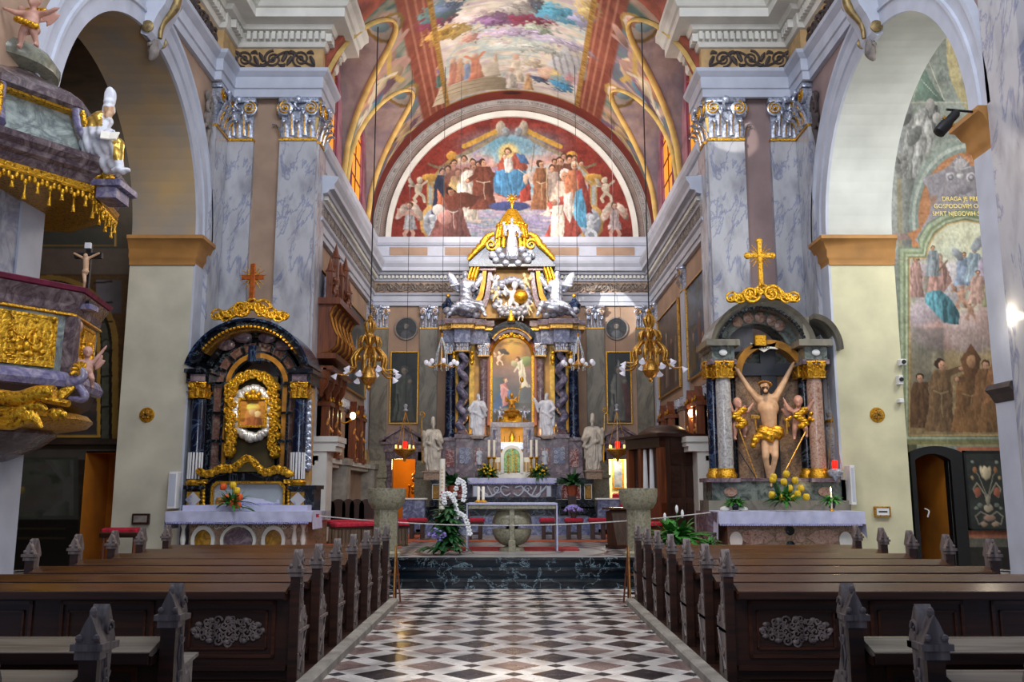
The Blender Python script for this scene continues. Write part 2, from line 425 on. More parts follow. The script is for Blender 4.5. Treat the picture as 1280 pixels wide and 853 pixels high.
M['wood_g2']=wood('grey_slat_wood','#3c3024','#6b5a44',.6,axis='Z')
M['goldskin']=plain('polychrome_carving','#a8753f',.4,metal=.2,var=.5,scale=9)
M['gold2']=gold('worn_gold_line','#9a6424','#4a2510',.4,14,.3)
# ---------------------------------------------------------------- brushwork (vertex colours on real surfaces)
def vnoise(x,y,seed=0):
    xi=np.floor(x).astype(np.int64); yi=np.floor(y).astype(np.int64); xf=x-xi; yf=y-yi
    def h(a,b):
        n=(a*374761393+b*668265263+seed*982451653)&0xffffffff; n=((n^(n>>13))*1274126177)&0xffffffff
        return ((n^(n>>16))&0xffff)/65535.
    u=xf*xf*(3-2*xf); v=yf*yf*(3-2*yf)
    return (h(xi,yi)*(1-u)+h(xi+1,yi)*u)*(1-v)+(h(xi,yi+1)*(1-u)+h(xi+1,yi+1)*u)*v
def fbm(x,y,o=4,seed=0):
    s=0;a=.5
    for i in range(o): s=s+a*vnoise(x*2**i+17*i,y*2**i+31*i,seed+i); a*=.5
    return s/(1-.5**o)
def sstep(a,b,x): t=np.clip((x-a)/(b-a),0,1); return t*t*(3-2*t)
def C3(c): return np.array(hexc(c) if isinstance(c,str) else c,float)
class Art:
    "y grows downward, like the photo; coordinates in any unit (unit = one photo pixel as a rule)"
    def __init__(s,x,y,bg='#808080'): s.x=x; s.y=y; s.c=np.tile(C3(bg),(len(x),1)); s.j=(fbm(x*.3,y*.3,4,5)-.5)*2.6; s.k=(fbm(x*.3,y*.3,4,9)-.5)*2.6
    def put(s,m,col,a=1.):
        m=(m*a)[:,None]; col=C3(col) if isinstance(col,(str,tuple)) else col; s.c=s.c*(1-m)+col*m; return s
    def clouds(s,cols,sc=.03,seed=1,mask=None,a=1.,sy=2.):
        n=fbm(s.x*sc+fbm(s.x*sc,s.y*sc,2,seed+5)*2,s.y*sc*sy,5,seed); n=np.clip((n-.25)/.5,0,.9999)*(len(cols)-1)
        i=n.astype(int); f=(n-i)[:,None]; cc=np.array([C3(c) for c in cols]); col=cc[i]*(1-f)+cc[np.minimum(i+1,len(cols)-1)]*f
        return s.put(np.ones(len(s.x)) if mask is None else mask,col,a)
    def grad(s,y0,y1,c0,c1,mask=None,a=1.):
        t=sstep(y0,y1,s.y)[:,None]; return s.put(np.ones(len(s.x)) if mask is None else mask,C3(c0)*(1-t)+C3(c1)*t,a)
    def emask(s,cx,cy,rx,ry,rot=0,soft=.8,wob=1.):
        dx=s.x+s.j*wob-cx; dy=s.y+s.k*wob-cy; c_,s_=cos(rot),sin(rot); u=(dx*c_+dy*s_)/rx; v=(-dx*s_+dy*c_)/ry
        d=(np.sqrt(u*u+v*v)-1)*min(rx,ry); return 1-sstep(-soft,soft,d)
    def ellipse(s,cx,cy,rx,ry,col,rot=0,soft=.8,a=1.,shade=.35,wob=1.):
        m=s.emask(cx,cy,rx,ry,rot,soft,wob); c=C3(col); l=np.clip(1-shade*((s.x-cx)/rx*.5+(s.y-cy)/ry*.5),.3,1.5)[:,None]
        return s.put(m,np.clip(c*l,0,1),a)
    def pmask(s,pts,soft=.8,wob=1.):
        x=s.x+s.j*wob; y=s.y+s.k*wob; n=len(pts); inside=np.zeros(len(x),bool); d=np.full(len(x),1e9)
        for i in range(n):
            x0,y0=pts[i]; x1,y1=pts[(i+1)%n]; ex,ey=x1-x0,y1-y0
            t=np.clip(((x-x0)*ex+(y-y0)*ey)/(ex*ex+ey*ey+1e-9),0,1); d=np.minimum(d,np.hypot(x-x0-t*ex,y-y0-t*ey))
            c=((y0>y)!=(y1>y)); inside^=c&(x<(x1-x0)*(y-y0)/((y1-y0) if y1!=y0 else 1e-9)+x0)
        return sstep(-soft,soft,np.where(inside,d,-d))
    def poly(s,pts,col,soft=.8,wob=1.,a=1.,fold=0,fa=.2,seed=0):
        m=s.pmask(pts,soft,wob); c=C3(col)
        cx=sum(p[0] for p in pts)/len(pts); w=max(p[0] for p in pts)-min(p[0] for p in pts)+1e-6
        l=1-.25*(s.x-cx)/w*2
        if fold: n=fbm(s.x*.16+seed,s.y*.05,3,seed); l=l+fa*.6*np.sin((s.x-cx)/w*fold*3.2+n*14+s.y*.05)+fa*1.6*(n-.5)
        return s.put(m,np.clip(c*np.clip(l,.35,1.6)[:,None],0,1),a)
    def stroke(s,pts,w,col,soft=.6,a=1.,wob=.5):
        x=s.x+s.j*wob; y=s.y+s.k*wob; m=np.zeros(len(x))
        for i in range(len(pts)-1):
            x0,y0=pts[i];x1,y1=pts[i+1];ex,ey=x1-x0,y1-y0
            t=np.clip(((x-x0)*ex+(y-y0)*ey)/(ex*ex+ey*ey+1e-9),0,1); d=np.hypot(x-x0-t*ex,y-y0-t*ey)
            m=np.maximum(m,1-sstep(w/2-soft,w/2+soft,d))
        return s.put(m,col,a)
    def rect(s,x0,x1,y0,y1,col,soft=.5,a=1.,wob=0): return s.poly([(x0,y0),(x1,y0),(x1,y1),(x0,y1)],col,soft,wob,a)
    def head(s,x,y,r,skin='#c98f6b',hair='#4a2a1a',halo=None,face=0):
        if halo: s.ellipse(x,y-.3*r,r*1.9,r*1.9,halo,shade=0,a=.8)
        s.ellipse(x-face*r*.25,y-r*.25,r*.95,r*1.0,hair,shade=.2,soft=.5); s.ellipse(x+face*r*.2,y+r*.15,r*.7,r*.85,skin,soft=.5)
        s.ellipse(x+face*r*.3-r*.25,y+r*.05,r*.13,r*.1,'#3a2218',soft=.3,a=.7); s.ellipse(x+face*r*.3+r*.25,y+r*.05,r*.13,r*.1,'#3a2218',soft=.3,a=.7)
    def robe(s,x,y,h,col,skin='#c98f6b',hair='#4a2a1a',halo=None,face=0,kneel=False,arm=None,sash=None,cape=None,w=.30,seed=0):
        "figure whose feet are at (x,y)"
        W=h*w
        if kneel:
            r=h*.12; s.poly([(x-W*.55,y-h*.72),(x+W*.45,y-h*.74),(x+W*.8,y-h*.3),(x+W*1.1,y),(x-W*1.5,y),(x-W*1.1,y-h*.25)],col,fold=4,seed=seed)
            if cape: s.poly([(x-W*.6,y-h*.7),(x-W*.1,y-h*.72),(x-W*.3,y-h*.2),(x-W*.6,y),(x-W*1.8,y),(x-W*1.2,y-h*.4)],cape,fold=3,seed=seed+1)
            hy=y-h*.84
        else:
            r=h*.075; s.poly([(x-W*.32,y-h*.84),(x+W*.32,y-h*.84),(x+W*.5,y-h*.6),(x+W*.48,y-h*.3),(x+W*.7,y),(x-W*.7,y),(x-W*.5,y-h*.35),(x-W*.5,y-h*.65)],col,fold=4,seed=seed)
            if cape: s.poly([(x+W*.05,y-h*.84),(x+W*.4,y-h*.8),(x+W*.75,y-h*.4),(x+W*.95,y-h*.03),(x+W*.35,y),(x+W*.3,y-h*.4)],cape,fold=3,seed=seed+1)
            hy=y-h*.91
        if sash: s.stroke([(x-W*.3,y-h*.56),(x,y-h*.52),(x+W*.3,y-h*.55)],h*.02,sash,a=.8); s.stroke([(x+W*.05,y-h*.53),(x+W*.02,y-h*.35),(x+W*.1,y-h*.2)],h*.014,sash,a=.8)
        for ar in (arm or []):
            s.stroke([(x+(W*.3 if ar[0]>0 else -W*.3),y-h*.76),(x+ar[0]*h*.5,y-h*.76-ar[1]*h*.5),(x+ar[0]*h,y-h*.76-ar[1]*h)],h*.085,tuple(C3(col)*.9)); s.ellipse(x+ar[0]*h,y-h*.76-ar[1]*h,h*.035,h*.035,skin)
        s.head(x,hy,r,skin,hair,halo,face)
    def angel(s,x,y,h,col='#c9b7a5',skin='#cf9e80',wing='#b9a89a',flip=1):
        s.ellipse(x-flip*h*.2,y-h*.75,h*.12,h*.3,wing,rot=flip*.5); s.ellipse(x+flip*h*.22,y-h*.75,h*.1,h*.27,wing,rot=-flip*.6)
        s.stroke([(x,y-h*.35),(x-flip*h*.1,y-h*.15),(x-flip*h*.08,y)],h*.1,skin); s.stroke([(x+h*.03,y-h*.35),(x+flip*h*.15,y-h*.12),(x+flip*h*.1,y)],h*.1,skin)
        s.poly([(x-h*.12,y-h*.8),(x+h*.12,y-h*.8),(x+h*.14,y-h*.5),(x+h*.22,y-h*.25),(x-h*.2,y-h*.25),(x-h*.13,y-h*.5)],col,fold=3)
        s.stroke([(x+h*.1,y-h*.75),(x+flip*h*.3,y-h*.62),(x+flip*h*.32,y-h*.8)],h*.07,skin); s.stroke([(x-h*.1,y-h*.75),(x-flip*h*.25,y-h*.6)],h*.07,skin)
        s.head(x,y-h*.9,h*.09,skin,'#6b4a2c',face=flip*.5)
    def putto(s,x,y,h,skin='#cfc4b4',rot=0):
        s.ellipse(x,y-h*.5,h*.15,h*.22,skin,rot=rot); s.ellipse(x+rot*h*.2,y-h*.83,h*.12,h*.13,skin)
        s.stroke([(x,y-h*.35),(x-h*.17,y-h*.12),(x-h*.1,y)],h*.12,skin); s.stroke([(x,y-h*.35),(x+h*.2,y-h*.2),(x+h*.24,y)],h*.12,skin)
        s.stroke([(x-h*.1,y-h*.6),(x-h*.35,y-h*.62)],h*.09,skin); s.stroke([(x+h*.1,y-h*.6),(x+h*.33,y-h*.8)],h*.09,skin)
        s.ellipse(x-h*.28,y-h*.75,h*.08,h*.2,tuple(C3(skin)*.85),rot=-.6)
def tone(c,sat=.8,mul=.88):
    g=(c@np.array([.3,.59,.11]))[:,None]; return (g+(c-g)*sat)*mul
def grid_paint(name,nu,nv,pos,artfn,mat='paint',parent=None,kind=None,keep=None,local=False):
    "pos(u,v)->(x,y,z) arrays; artfn(u,v)->rgb sRGB (N,3); keep(u,v)-> mask of faces by centre"
    u,v=np.meshgrid(np.linspace(0,1,nu+1),np.linspace(0,1,nv+1)); u=u.ravel(); v=v.ravel()
    p=np.stack(pos(u,v),1).astype(float); c=tone(np.clip(artfn(u,v),0,1))
    i=np.arange(nu)[None,:]+np.arange(nv)[:,None]*(nu+1); f=np.stack([i,i+1,i+nu+2,i+nu+1],-1).reshape(-1,4)
    if keep is not None:
        cu=u[f].mean(1); cv=v[f].mean(1); f=f[keep(cu,cv)]
        used=np.unique(f); mp=np.full(len(u),-1); mp[used]=np.arange(len(used)); f=mp[f]; p=p[used]; c=c[used]
    if parent is not None and not local: p=p-np.array(WLOC[parent.name])
    me=bpy.data.meshes.new(name); me.vertices.add(len(p)); me.vertices.foreach_set('co',p.ravel())
    me.loops.add(len(f)*4); me.loops.foreach_set('vertex_index',f.ravel().astype(np.int32))
    me.polygons.add(len(f)); me.polygons.foreach_set('loop_start',np.arange(0,len(f)*4,4,dtype=np.int32)); me.polygons.foreach_set('loop_total',np.full(len(f),4,dtype=np.int32))
    me.polygons.foreach_set('use_smooth',[True]*len(f)); me.update(calc_edges=True)
    at=me.color_attributes.new('Col','FLOAT_COLOR','POINT'); cc=np.ones((len(p),4)); cc[:,:3]=lin(c); at.data.foreach_set('color',cc.ravel())
    me.materials.append(M[mat]); o=bpy.data.objects.new(name,me); COL.objects.link(o)
    if parent is not None: o.parent=parent; WLOC[o.name]=WLOC[parent.name]
    if kind: o['kind']=kind
    return o
def canvas(name,p00,px_,py_,w,h,art,res=1.,mat='canvas',parent=None,keep=None,off=(0,0,0)):
    "flat painting: corner p00 (top-left), unit vectors px_ (right) and py_ (down), metres; art(X,Y) in 0..w*K"
    p00=Vector(p00); px_=Vector(px_); py_=Vector(py_); nu=max(4,int(w/res)); nv=max(4,int(h/res))
    pos=lambda u,v:[p00[k]+px_[k]*w*u+py_[k]*h*v for k in range(3)]
    return grid_paint(name,nu,nv,pos,lambda u,v:art(u,v),mat,parent,keep=keep)
def textm(name,s,size,loc,rot,mat,depth=.004,parent=None,align='CENTER',sx=1.):
    cu=bpy.data.curves.new(name,'FONT'); cu.body=s; cu.size=size; cu.align_x=align; cu.align_y='CENTER'; cu.extrude=depth
    o=bpy.data.objects.new('tmp',cu); COL.objects.link(o); dg=bpy.context.evaluated_depsgraph_get(); dg.update()
    me=bpy.data.meshes.new_from_object(o.evaluated_get(dg)); bpy.data.objects.remove(o)
    me.materials.clear(); me.materials.append(M[mat]); me.name=name
    q=bpy.data.objects.new(name,me); COL.objects.link(q)
    T=Matrix.Translation(Vector(loc))@Matrix.Rotation(rot[2],4,'Z')@Matrix.Rotation(rot[1],4,'Y')@Matrix.Rotation(rot[0],4,'X')@Matrix.Diagonal((sx,1,1,1))
    me.transform(T)
    if parent is not None: q.parent=parent; me.transform(Matrix.Translation(-WLOC[parent.name])); WLOC[q.name]=WLOC[parent.name]
    return q
# ================================================================ THE ROOM
XN=7.0; YF=20.7; XC=4.85; YB=30.0; ZS=10.3; RV=4.85; HV=5.1
ZP=.5
# floors
f=MB().box(-14,14,-1,21.5,-.2,0); struct(f,'floor','floor')
def chancel_floor():
    def pos(u,v): return (-4.9+9.8*u,16.6+13.45*v,ZP+.003+0*u)
    def art(u,v):
        x=-4.9+9.8*u; y=16.6+13.45*v; a=Art(x*30,-y*30,'#b3afad'); s=.6
        fx=np.abs((x/s)%1-.5); fy=np.abs((y/s)%1-.5)
        a.put(((fx+fy)<.42)*1.,'#2b2733'); a.put(((fx+fy)>.72)*1.,'#7a5450')
        r=np.hypot(x,(y-18.2)); a.put(((r<1.9))*1.,'#a9a8a6'); a.put((np.abs(r-1.85)<.06)*1.,'#54222a'); a.put((np.abs(r-1.0)<.04)*1.,'#54222a')
        a.put(((np.abs(np.abs(x)-2.9)<.18)&(y>17.2))*1.,'#8d8987'); a.put((y<16.95)*1.,'#a9abb0')
        return a.c
    o=grid_paint('floor_chancel',320,360,pos,art,'canvas',kind='structure')
    m=MB().box(-4.9,4.9,16.86,30.2,0.0,ZP-.002); struct(m,'floor_chancel_base','marble_s')
chancel_floor()
st=thing('altar_steps','three dark green veined marble steps across the end of the aisle','steps',(0,16.3,0))
for i,(y,z0,z1) in enumerate([(16.1,0,.17),(16.36,.17,.34),(16.62,.34,.5)]):
    m=MB().prism([(y,z0),(y,z1-.045),(y-.025,z1-.045),(y-.03,z1-.005),(y-.025,z1),(16.9-.01*i,z1),(16.9-.01*i,z0)],-3.0+.01*i,3.0-.01*i,'yz'); m.build('step','marble_s',st)
for sx in (-1,1):
    m=MB().bbox(min(sx*1.72,sx*1.86),max(sx*1.72,sx*1.86),2,14.0,0,.09,.02); o=struct(m,'trim_kerb','stone')
    m=MB().box(min(sx*1.86,sx*5.5),max(sx*1.86,sx*5.5),7.6,14.4,0,.06).box(min(sx*1.86,sx*5.5),max(sx*1.86,sx*5.5),2,6.2,0,.06); struct(m,'floor_pew_platform','wood_d')
# carpets on the platform
for sx in (-1,1):
    m=MB().box(min(sx*2.35,sx*4.7),max(sx*2.35,sx*4.7),17.6,25.5,ZP+.003,ZP+.02); tag(m.build('carpet','carpet'),'terracotta carpet strip under the %s stone pedestal and stools'%('left-side' if sx<0 else 'right-side'),'carpet')
m=MB().box(-2.35,2.35,21.4,22.2,ZP+.003,ZP+.015); tag(m.build('carpet_runner','carpet'),'narrow terracotta carpet runner crossing behind the front altar table','carpet')
m=MB().box(-1.45,1.35,18.35,19.3,ZP+.003,ZP+.03); tag(m.build('rug','carpet_r'),'red rug lying beneath the sphere based altar table','rug')
m=MB()
m.box(-2.6,2.6,24.8,27.5,ZP,ZP+.15).box(-2.4,2.4,25.2,27.5,ZP+.15,ZP+.3).box(-2.2,2.2,25.6,27.5,ZP+.3,ZP+.45)
o=m.build('altar_stair','marble_l'); tag(o,'pale blue marble stair leading up to the high altar table','steps')
# nave side walls with arches
def side_wall(sx,name,mat):
    ya,yb,zs=12.85,19.15,7.2; r=(yb-ya)/2; yc=(ya+yb)/2
    x0,x1=(sx*XN,sx*(XN+1.4)); m=MB(); top=15.5; n=40
    pts=[(yc+r*cos(PI*i/n),zs+r*sin(PI*i/n)) for i in range(n+1)] # from yb to ya
    # nave face, back face
    for x in (x0,x1):
        for i in range(n):
            m.add([(x,pts[i][0],pts[i][1]),(x,pts[i+1][0],pts[i+1][1]),(x,pts[i+1][0],top),(x,pts[i][0],top)],[(0,1,2,3)])
        m.add([(x,yb,0),(x,YF+.6,0),(x,YF+.6,top),(x,yb,top)],[(0,1,2,3)])
        m.add([(x,9,0),(x,ya,0),(x,ya,top),(x,9,top)],[(0,1,2,3)])
    m.mat(1)
    for i in range(n): m.add([(x0,*pts[i]),(x0,*pts[i+1]),(x1,*pts[i+1]),(x1,*pts[i])],[(0,1,2,3)])
    m.mat(2)
    for y in (ya,yb): m.add([(x0,y,0),(x1,y,0),(x1,y,zs),(x0,y,zs)],[(0,1,2,3)])
    m.mat(0); m.add([(x0,9,0),(x1,9,0),(x1,9,top),(x0,9,top)],[(0,1,2,3)])
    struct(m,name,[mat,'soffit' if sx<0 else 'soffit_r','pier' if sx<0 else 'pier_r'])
    # archivolt
    m=MB(); d=-sx
    pr=[(r,0),(r,.06),(r+.28,.06),(r+.3,.1),(r+.36,.1),(r+.38,.06),(r+.62,.08),(r+.66,.14),(r+.74,.14),(r+.76,0)]
    m.arc((yc,zs),[(a,x0+d*b) for a,b in pr],0,PI,48,'yz'); struct(m,'trim_archivolt','trim',True)
    # impost mouldings on the two piers
    imp=[(0,-.62),(.04,-.62),(.05,-.5),(.1,-.45),(.1,-.3),(.14,-.26),(.2,-.12),(.26,-.08),(.26,0),(0,0)]
    for a,b in (((yb),(yb+.62)),((ya),(ya-.62))):
        e=.02; yy0,yy1=min(a,b),max(a,b)
        path=[(x0,yy1),(x0,yy0),(x1,yy0)] if a==yb else [(x1,yy1),(x0,yy1),(x0,yy0)]
        if sx>0: pass
        else: path=path
        m=MB(); pf=[((-sx)*o if True else o,z+zs) for o,z in imp]
        # left of travel: going -y along x0 -> left is +x for sx<0
        if a!=yb: path=path
        sg=1 if sx<0 else -1
        m.sweep(path,[(sg*o,z+zs) for o,z in imp]); struct(m,'trim_impost','impost',True)
        # plain pier facing below impost on the nave side
        m=MB().box(min(x0,x0-sx*.05),max(x0,x0-sx*.05),yy0,yy1,0,zs-.6); struct(m,'trim_pier','trim' )
side_wall(-1,'wall_left','plaster'); side_wall(1,'wall_right','plaster_r')
# consoles (keystones) at arch crowns
def console(sx):
    x=sx*XN; yc=16.0; z=10.3
    t=thing('keystone_console','scrolled stucco console with gilt volutes at crown of the %s arch'%('pulpit' if sx<0 else 'large fresco'),'console',(x,yc,z))
    d=-sx; m=MB(); body=[(0,-.1),(.12,-.15),(.2,-.05),(.22,.1),(.3,.3),(.42,.5),(.5,.75),(.52,.95),(.5,1.0),(0,1.0)]
    m.prism([(x+d*a,z+b) for a,b in body],yc-.3,yc+.3,'xz'); m.build('body','trim',t)
    m=MB()
    for s2 in (-.33,.33):
        m.lathe([(.16,-.02),(.17,.02),(.1,.05),(.04,.06)],14,T=Matrix.Translation((x+d*.34,yc+s2,z+.8))@Matrix.Rotation(PI/2,4,'X'))
        m.lathe([(.11,-.02),(.12,.02),(.05,.05)],14,T=Matrix.Translation((x+d*.14,yc+s2,z+.02))@Matrix.Rotation(PI/2,4,'X'))
    m.curve([(x+d*.56,yc,z+.95),(x+d*.5,yc,z+.6),(x+d*.28,yc,z+.25),(x+d*.25,yc,z-.05)],[.08,.09,.06,.04],8); m.build('volute','brass2',t,True)
    m=MB(); m.curve([(x+d*.12,yc,z-.1),(x+d*.14,yc,z-.35),(x+d*.08,yc,z-.5)],[.09,.11,.03],7)
    m.curve([(x+d*.12,yc,z-.12),(x+d*.1,yc+.15,z-.25)],[.06,.03],6).curve([(x+d*.12,yc,z-.12),(x+d*.1,yc-.15,z-.25)],[.06,.03],6); m.build('leaf_drop','scroll_g',t,True)
console(-1); console(1)
# nave frontal walls beside the chancel opening
for sx,mt in ((-1,'plaster'),(1,'plaster_r')):
    a,b=sorted((sx*4.75,sx*(XN+.05))); m=MB().box(a,b,YF,YF+.5,0,16); struct(m,'wall_front','%s'%mt)
# entablature of nave: profile (out,z) base z 11.0
ZA=11.1
arch_p=[(0,ZA),(.1,ZA),(.1,ZA+.2),(.14,ZA+.22),(.14,ZA+.5),(.18,ZA+.53),(.26,ZA+.6),(.28,ZA+.68),(.06,ZA+.7)]
fr_p=[(.06,ZA+.7),(.1,ZA+.7),(.1,ZA+1.25),(.06,ZA+1.25)]
cor_p=[(.06,ZA+1.25),(.16,ZA+1.27),(.2,ZA+1.36),(.2,ZA+1.62),(.34,ZA+1.64),(.4,ZA+1.74),(.72,ZA+1.76),(.72,ZA+1.98),(.78,ZA+2.0),(.86,ZA+2.12),(.96,ZA+2.18),(.96,ZA+2.34),(.06,ZA+2.4)]
def nave_path(sx):
    # travels so that 'left' is into the nave; pilasters project
    e=.16
    p=[(4.75,YF+1.0),(4.75,YF+.0-e),(6.05 if False else 5.72,YF-e),(5.72,YF-.02),(5.95,YF-.02),(5.95,YF-e),(XN-e,YF-e),(XN-e,YF-1.15),(XN,YF-1.15),(XN,8)]
    # merge frontal pilaster breaks: photo shows one unbroken run between the two pilasters
    p=[(4.72,YF+1.2),(4.72,YF-e),(XN-e,YF-e),(XN-e,YF-1.1),(XN,YF-1.1),(XN,8)]
    p=[(sx*x,y) for x,y in p]
    return p
for sx in (-1,1):
    nm='left' if sx<0 else 'right'; path=nave_path(sx); sg=1 if sx>0 else -1
    # sx>0: travel from chancel opening towards nave: at (4.72) going -y: left is +x?? -> handled by sign
    def q(pr): return [( (-sg)*o*-1,z) for o,z in pr]
    for pr,mt,n_ in ((arch_p,'trim','trim_architrave'),(fr_p,'ochre','trim_frieze'),(cor_p,'trimw' ,'trim_cornice')):
        m=MB().sweep(path,[(-sg*o,z) for o,z in pr]); struct(m,n_,mt)
    # dentils
    m=MB(); z0,z1=ZA+1.4,ZA+1.6
    def run(x0,y0,x1,y1,nx,ny,out=.2,step=.15):
        L=math.hypot(x1-x0,y1-y0); k=int(L/step); dx,dy=(x1-x0)/L,(y1-y0)/L
        for i in range(k):
            a=(i+.25)*step; cx=x0+dx*a+nx*(out+.05); cy=y0+dy*a+ny*(out+.05)
            ex=abs(dx)*.045+abs(nx)*.07; ey=abs(dy)*.045+abs(ny)*.07
            m.box(cx-ex,cx+ex,cy-ey,cy+ey,z0,z1)
    e=.16
    run(sx*4.55,YF-e,sx*(XN-e-.3),YF-e,0,-1); run(sx*4.72,YF-e-.2,sx*4.72,YF+1,-sx,0)
    run(sx*(XN-e),YF-.5,sx*(XN-e),YF-1.1,-sx,0); run(sx*XN,YF-1.3,sx*XN,9,-sx,0); struct(m,'trim_dentil','trimw')
# scroll friezes: running rinceaux
def rinceau(name,origin,ux,uz,n,L,h,mat,out,label,th=.028,parent=None):
    "n scrolls along L metres, ux = direction, out = outward unit"
    m=MB(); o=Vector(origin); ux=Vector(ux); uo=Vector(out); w=L/n
    def pt(a,b): return o+ux*a+Vector((0,0,1))*b+uo*.03
    base=[]
    for i in range(n*8+1):
        t=i/8; base.append(pt(t*w,h*.36*sin(PI*(t-.5))))
    m.tube(base,th,6)
    for i in range(n):
        up=1 if i%2==0 else -1; cx=(i+.5)*w; pts=[];rs=[]
        for k in range(31):
            f=k/30; a=-PI/2*up-(f*1.9*2*PI)*up*-1; r=h*.44*(1-.85*f); pts.append(pt(cx+r*cos(a),-up*h*.0+r*sin(a))); rs.append(th*(1.1-.5*f))
        m.tube(pts,rs,6); m.ell(pt(cx,0),h*.09,n=8,m=5)
        for sg2 in (-1,1): # leaves
            m.curve([pt(cx+sg2*w*.33,up*h*.12),pt(cx+sg2*w*.42,-up*h*.12),pt(cx+sg2*w*.5,-up*h*.34)],[th*1.4,th*2.1,th*.5],6,4)
            m.curve([pt(cx+sg2*w*.2,up*h*.3),pt(cx+sg2*w*.36,up*h*.36),pt(cx+sg2*w*.44,up*h*.24)],[th*.8,th*1.7,th*.5],6,4)
    ob=m.build(name,mat,parent,True)
    if parent is None: tag(ob,label,'frieze ornament')
    return ob
for sx in (-1,1):
    nm='left' if sx<0 else 'right'
    rinceau('frieze_scroll',(sx*4.8,YF-.16-.1,ZA+.975),(sx,0,0),0,3,2.05,.5,'scroll',(0,-1,0),'dark acanthus scroll on ochre frieze above two pilasters on the %s of the chancel'%nm)
    rinceau('frieze_scroll',(sx*(XN-.1),YF-1.3,ZA+.975),(0,-1,0),0,13,10.5,.46,'scroll',(-sx,0,0),'long dark acanthus scroll on frieze over the %s nave arch'%nm)
# ---------------------------------------------------------------- capitals and pilasters
def capital(h,w,d,body='silver',gl='gold',parent=None,side=True,name='capital'):
    "composite capital standing on z=0, front at y=-d, centred on x, back at y=0"
    g=MB(); b=MB()
    b.bbox(-w*.5,w*.5,-d,0,0,h*.06,.01)
    b.box(-w*.47,w*.47,-d*.95,0,h*.06,h*.88)
    def leafs(x,z,hh,ww,y,rz=0,cx=0,cy=0):
        T=Matrix.Translation((x,y,z))@Matrix.Rotation(rz,4,'Z')
        b.curve([(0,0,0),(0,-.03*h,hh*.5),(0,-.1*h,hh*.9),(0,-.2*h,hh*.95),(0,-.22*h,hh*.8)],[ww*.5,ww*.52,ww*.4,ww*.25,ww*.06],8,4,flat=.35,T=T)
        g.curve([(0,-ww*.13,0.01),(0,-.065*h,hh*.5),(0,-.14*h,hh*.85)],[ww*.07,ww*.08,ww*.05],5,3,T=T)
    n=3 if w>.4 else 2
    for i in range(n): leafs(-w*.36+w*.72*i/(n-1),h*.05,h*.36,w*.26,-d)
    for i in range(n-1): leafs(-w*.18+w*.36*i/max(1,n-2) if n>2 else 0,h*.1,h*.55,w*.26,-d)
    if side:
        for s_ in (-1,1):
            for yy in (-d*.25,-d*.75): leafs(s_*w*.5,h*.05,h*.36,min(w*.26,d*.5),yy,s_*PI/2)
    for s_ in (-1,1):
        x=s_*w*.36
        b.lathe([(0,-.05*h),(h*.17,-.05*h),(h*.175,.04*h),(h*.13,.06*h),(0,.04*h)],18,T=Matrix.Translation((x,-d-.04*h,h*.74))@Matrix.Rotation(PI/2,4,'X'))
        g.spiral((x,-d-.1*h,h*.74),h*.155,2.1,h*.022,-s_,'xz',26,a0=PI/2,rmin=.15)
        g.ell((x,-d-.11*h,h*.74),h*.035,n=8,m=5)
        if side and d>.12:
            b.lathe([(0,-.05*h),(h*.17,-.05*h),(h*.175,.04*h),(0,.05*h)],18,T=Matrix.Translation((s_*w*.53,-d*.55,h*.74))@Matrix.Rotation(s_*PI/2,4,'Y'))
            g.spiral((s_*(w*.53+.06*h),-d*.55,h*.74),h*.15,2.1,h*.022,1,'yz',24,a0=PI/2)
    g.box(-w*.52,w*.52,-d-.03*h,0,-.03*h,.03*h)
    for i in range(5): b.ell((-w*.2+w*.1*i,-d-.03*h,h*.74),h*.045,n=8,m=5)
    b.bbox(-w*.56,w*.56,-d-.1*h,0,h*.89,h,.015); b.ell((0,-d-.13*h,h*.93),(h*.09,h*.06,h*.09)); b.curve([(0,-d-.1*h,h*.93),(-.06*h,-d-.15*h,h*.8),(.0,-d-.12*h,h*.7)],[.04*h,.03*h,.02*h],6)
    ob=b.build(name,body,parent,True,local=True); gg=g.build('gilding',gl,ob,True,local=True)
    return ob
def pilaster(name,label,x,y,rot,w,d,z0,z1,hc,mat='marble_w',body='silver',gl='gold',base='trimw',side=True,group=None):
    t=thing(name,label,'pilaster',(x,y,z0),group,rot); t.name=name
    H=z1-z0
    m=MB().box(-w/2,w/2,-d,0,.45,H-hc); m.build('shaft',mat,t,local=True)
    m=MB().box(-w*.62,w*.62,-d-w*.12,0,0,.25)
    m.box(-w*.58,w*.58,-d-w*.08,0,.25,.33).box(-w*.54,w*.54,-d-w*.04,0,.33,.46); m.build('base',base,t,local=True)
    c=capital(hc,w*.98,d,body,gl,t,side); c.location=(0,0,H-hc)
    return t
for sx in (-1,1):
    nm='left' if sx<0 else 'right'; oth=('leftmost' if sx<0 else 'rightmost')
    pilaster('marble_pilaster','tall veined marble pilaster with gilt capital at %s edge of the chancel opening'%nm,sx*5.17,YF,0,.88,.16,0,ZA,1.05)
    pilaster('marble_pilaster','tall veined marble pilaster on the %s frontal wall in the corner beside the nave arch'%nm,sx*6.62,YF,0,.74,.14,0,ZA,1.05,side=False)
    pilaster('marble_pilaster','veined marble corner pilaster on the %s nave wall next to the arch'%nm,sx*XN,YF-.62,(PI/2 if sx<0 else -PI/2),.86,.14,0,ZA,1.05,side=False)
    pilaster('marble_pilaster','return face of marble pilaster inside the %s reveal of chancel opening'%nm,sx*4.75,YF+.42,(PI/2 if sx<0 else -PI/2),.8,.06,0,ZA,1.05,side=False)
pilaster('marble_pilaster','bluish marble pilaster at the cut edge of the picture beside the bulb','x',) if False else None
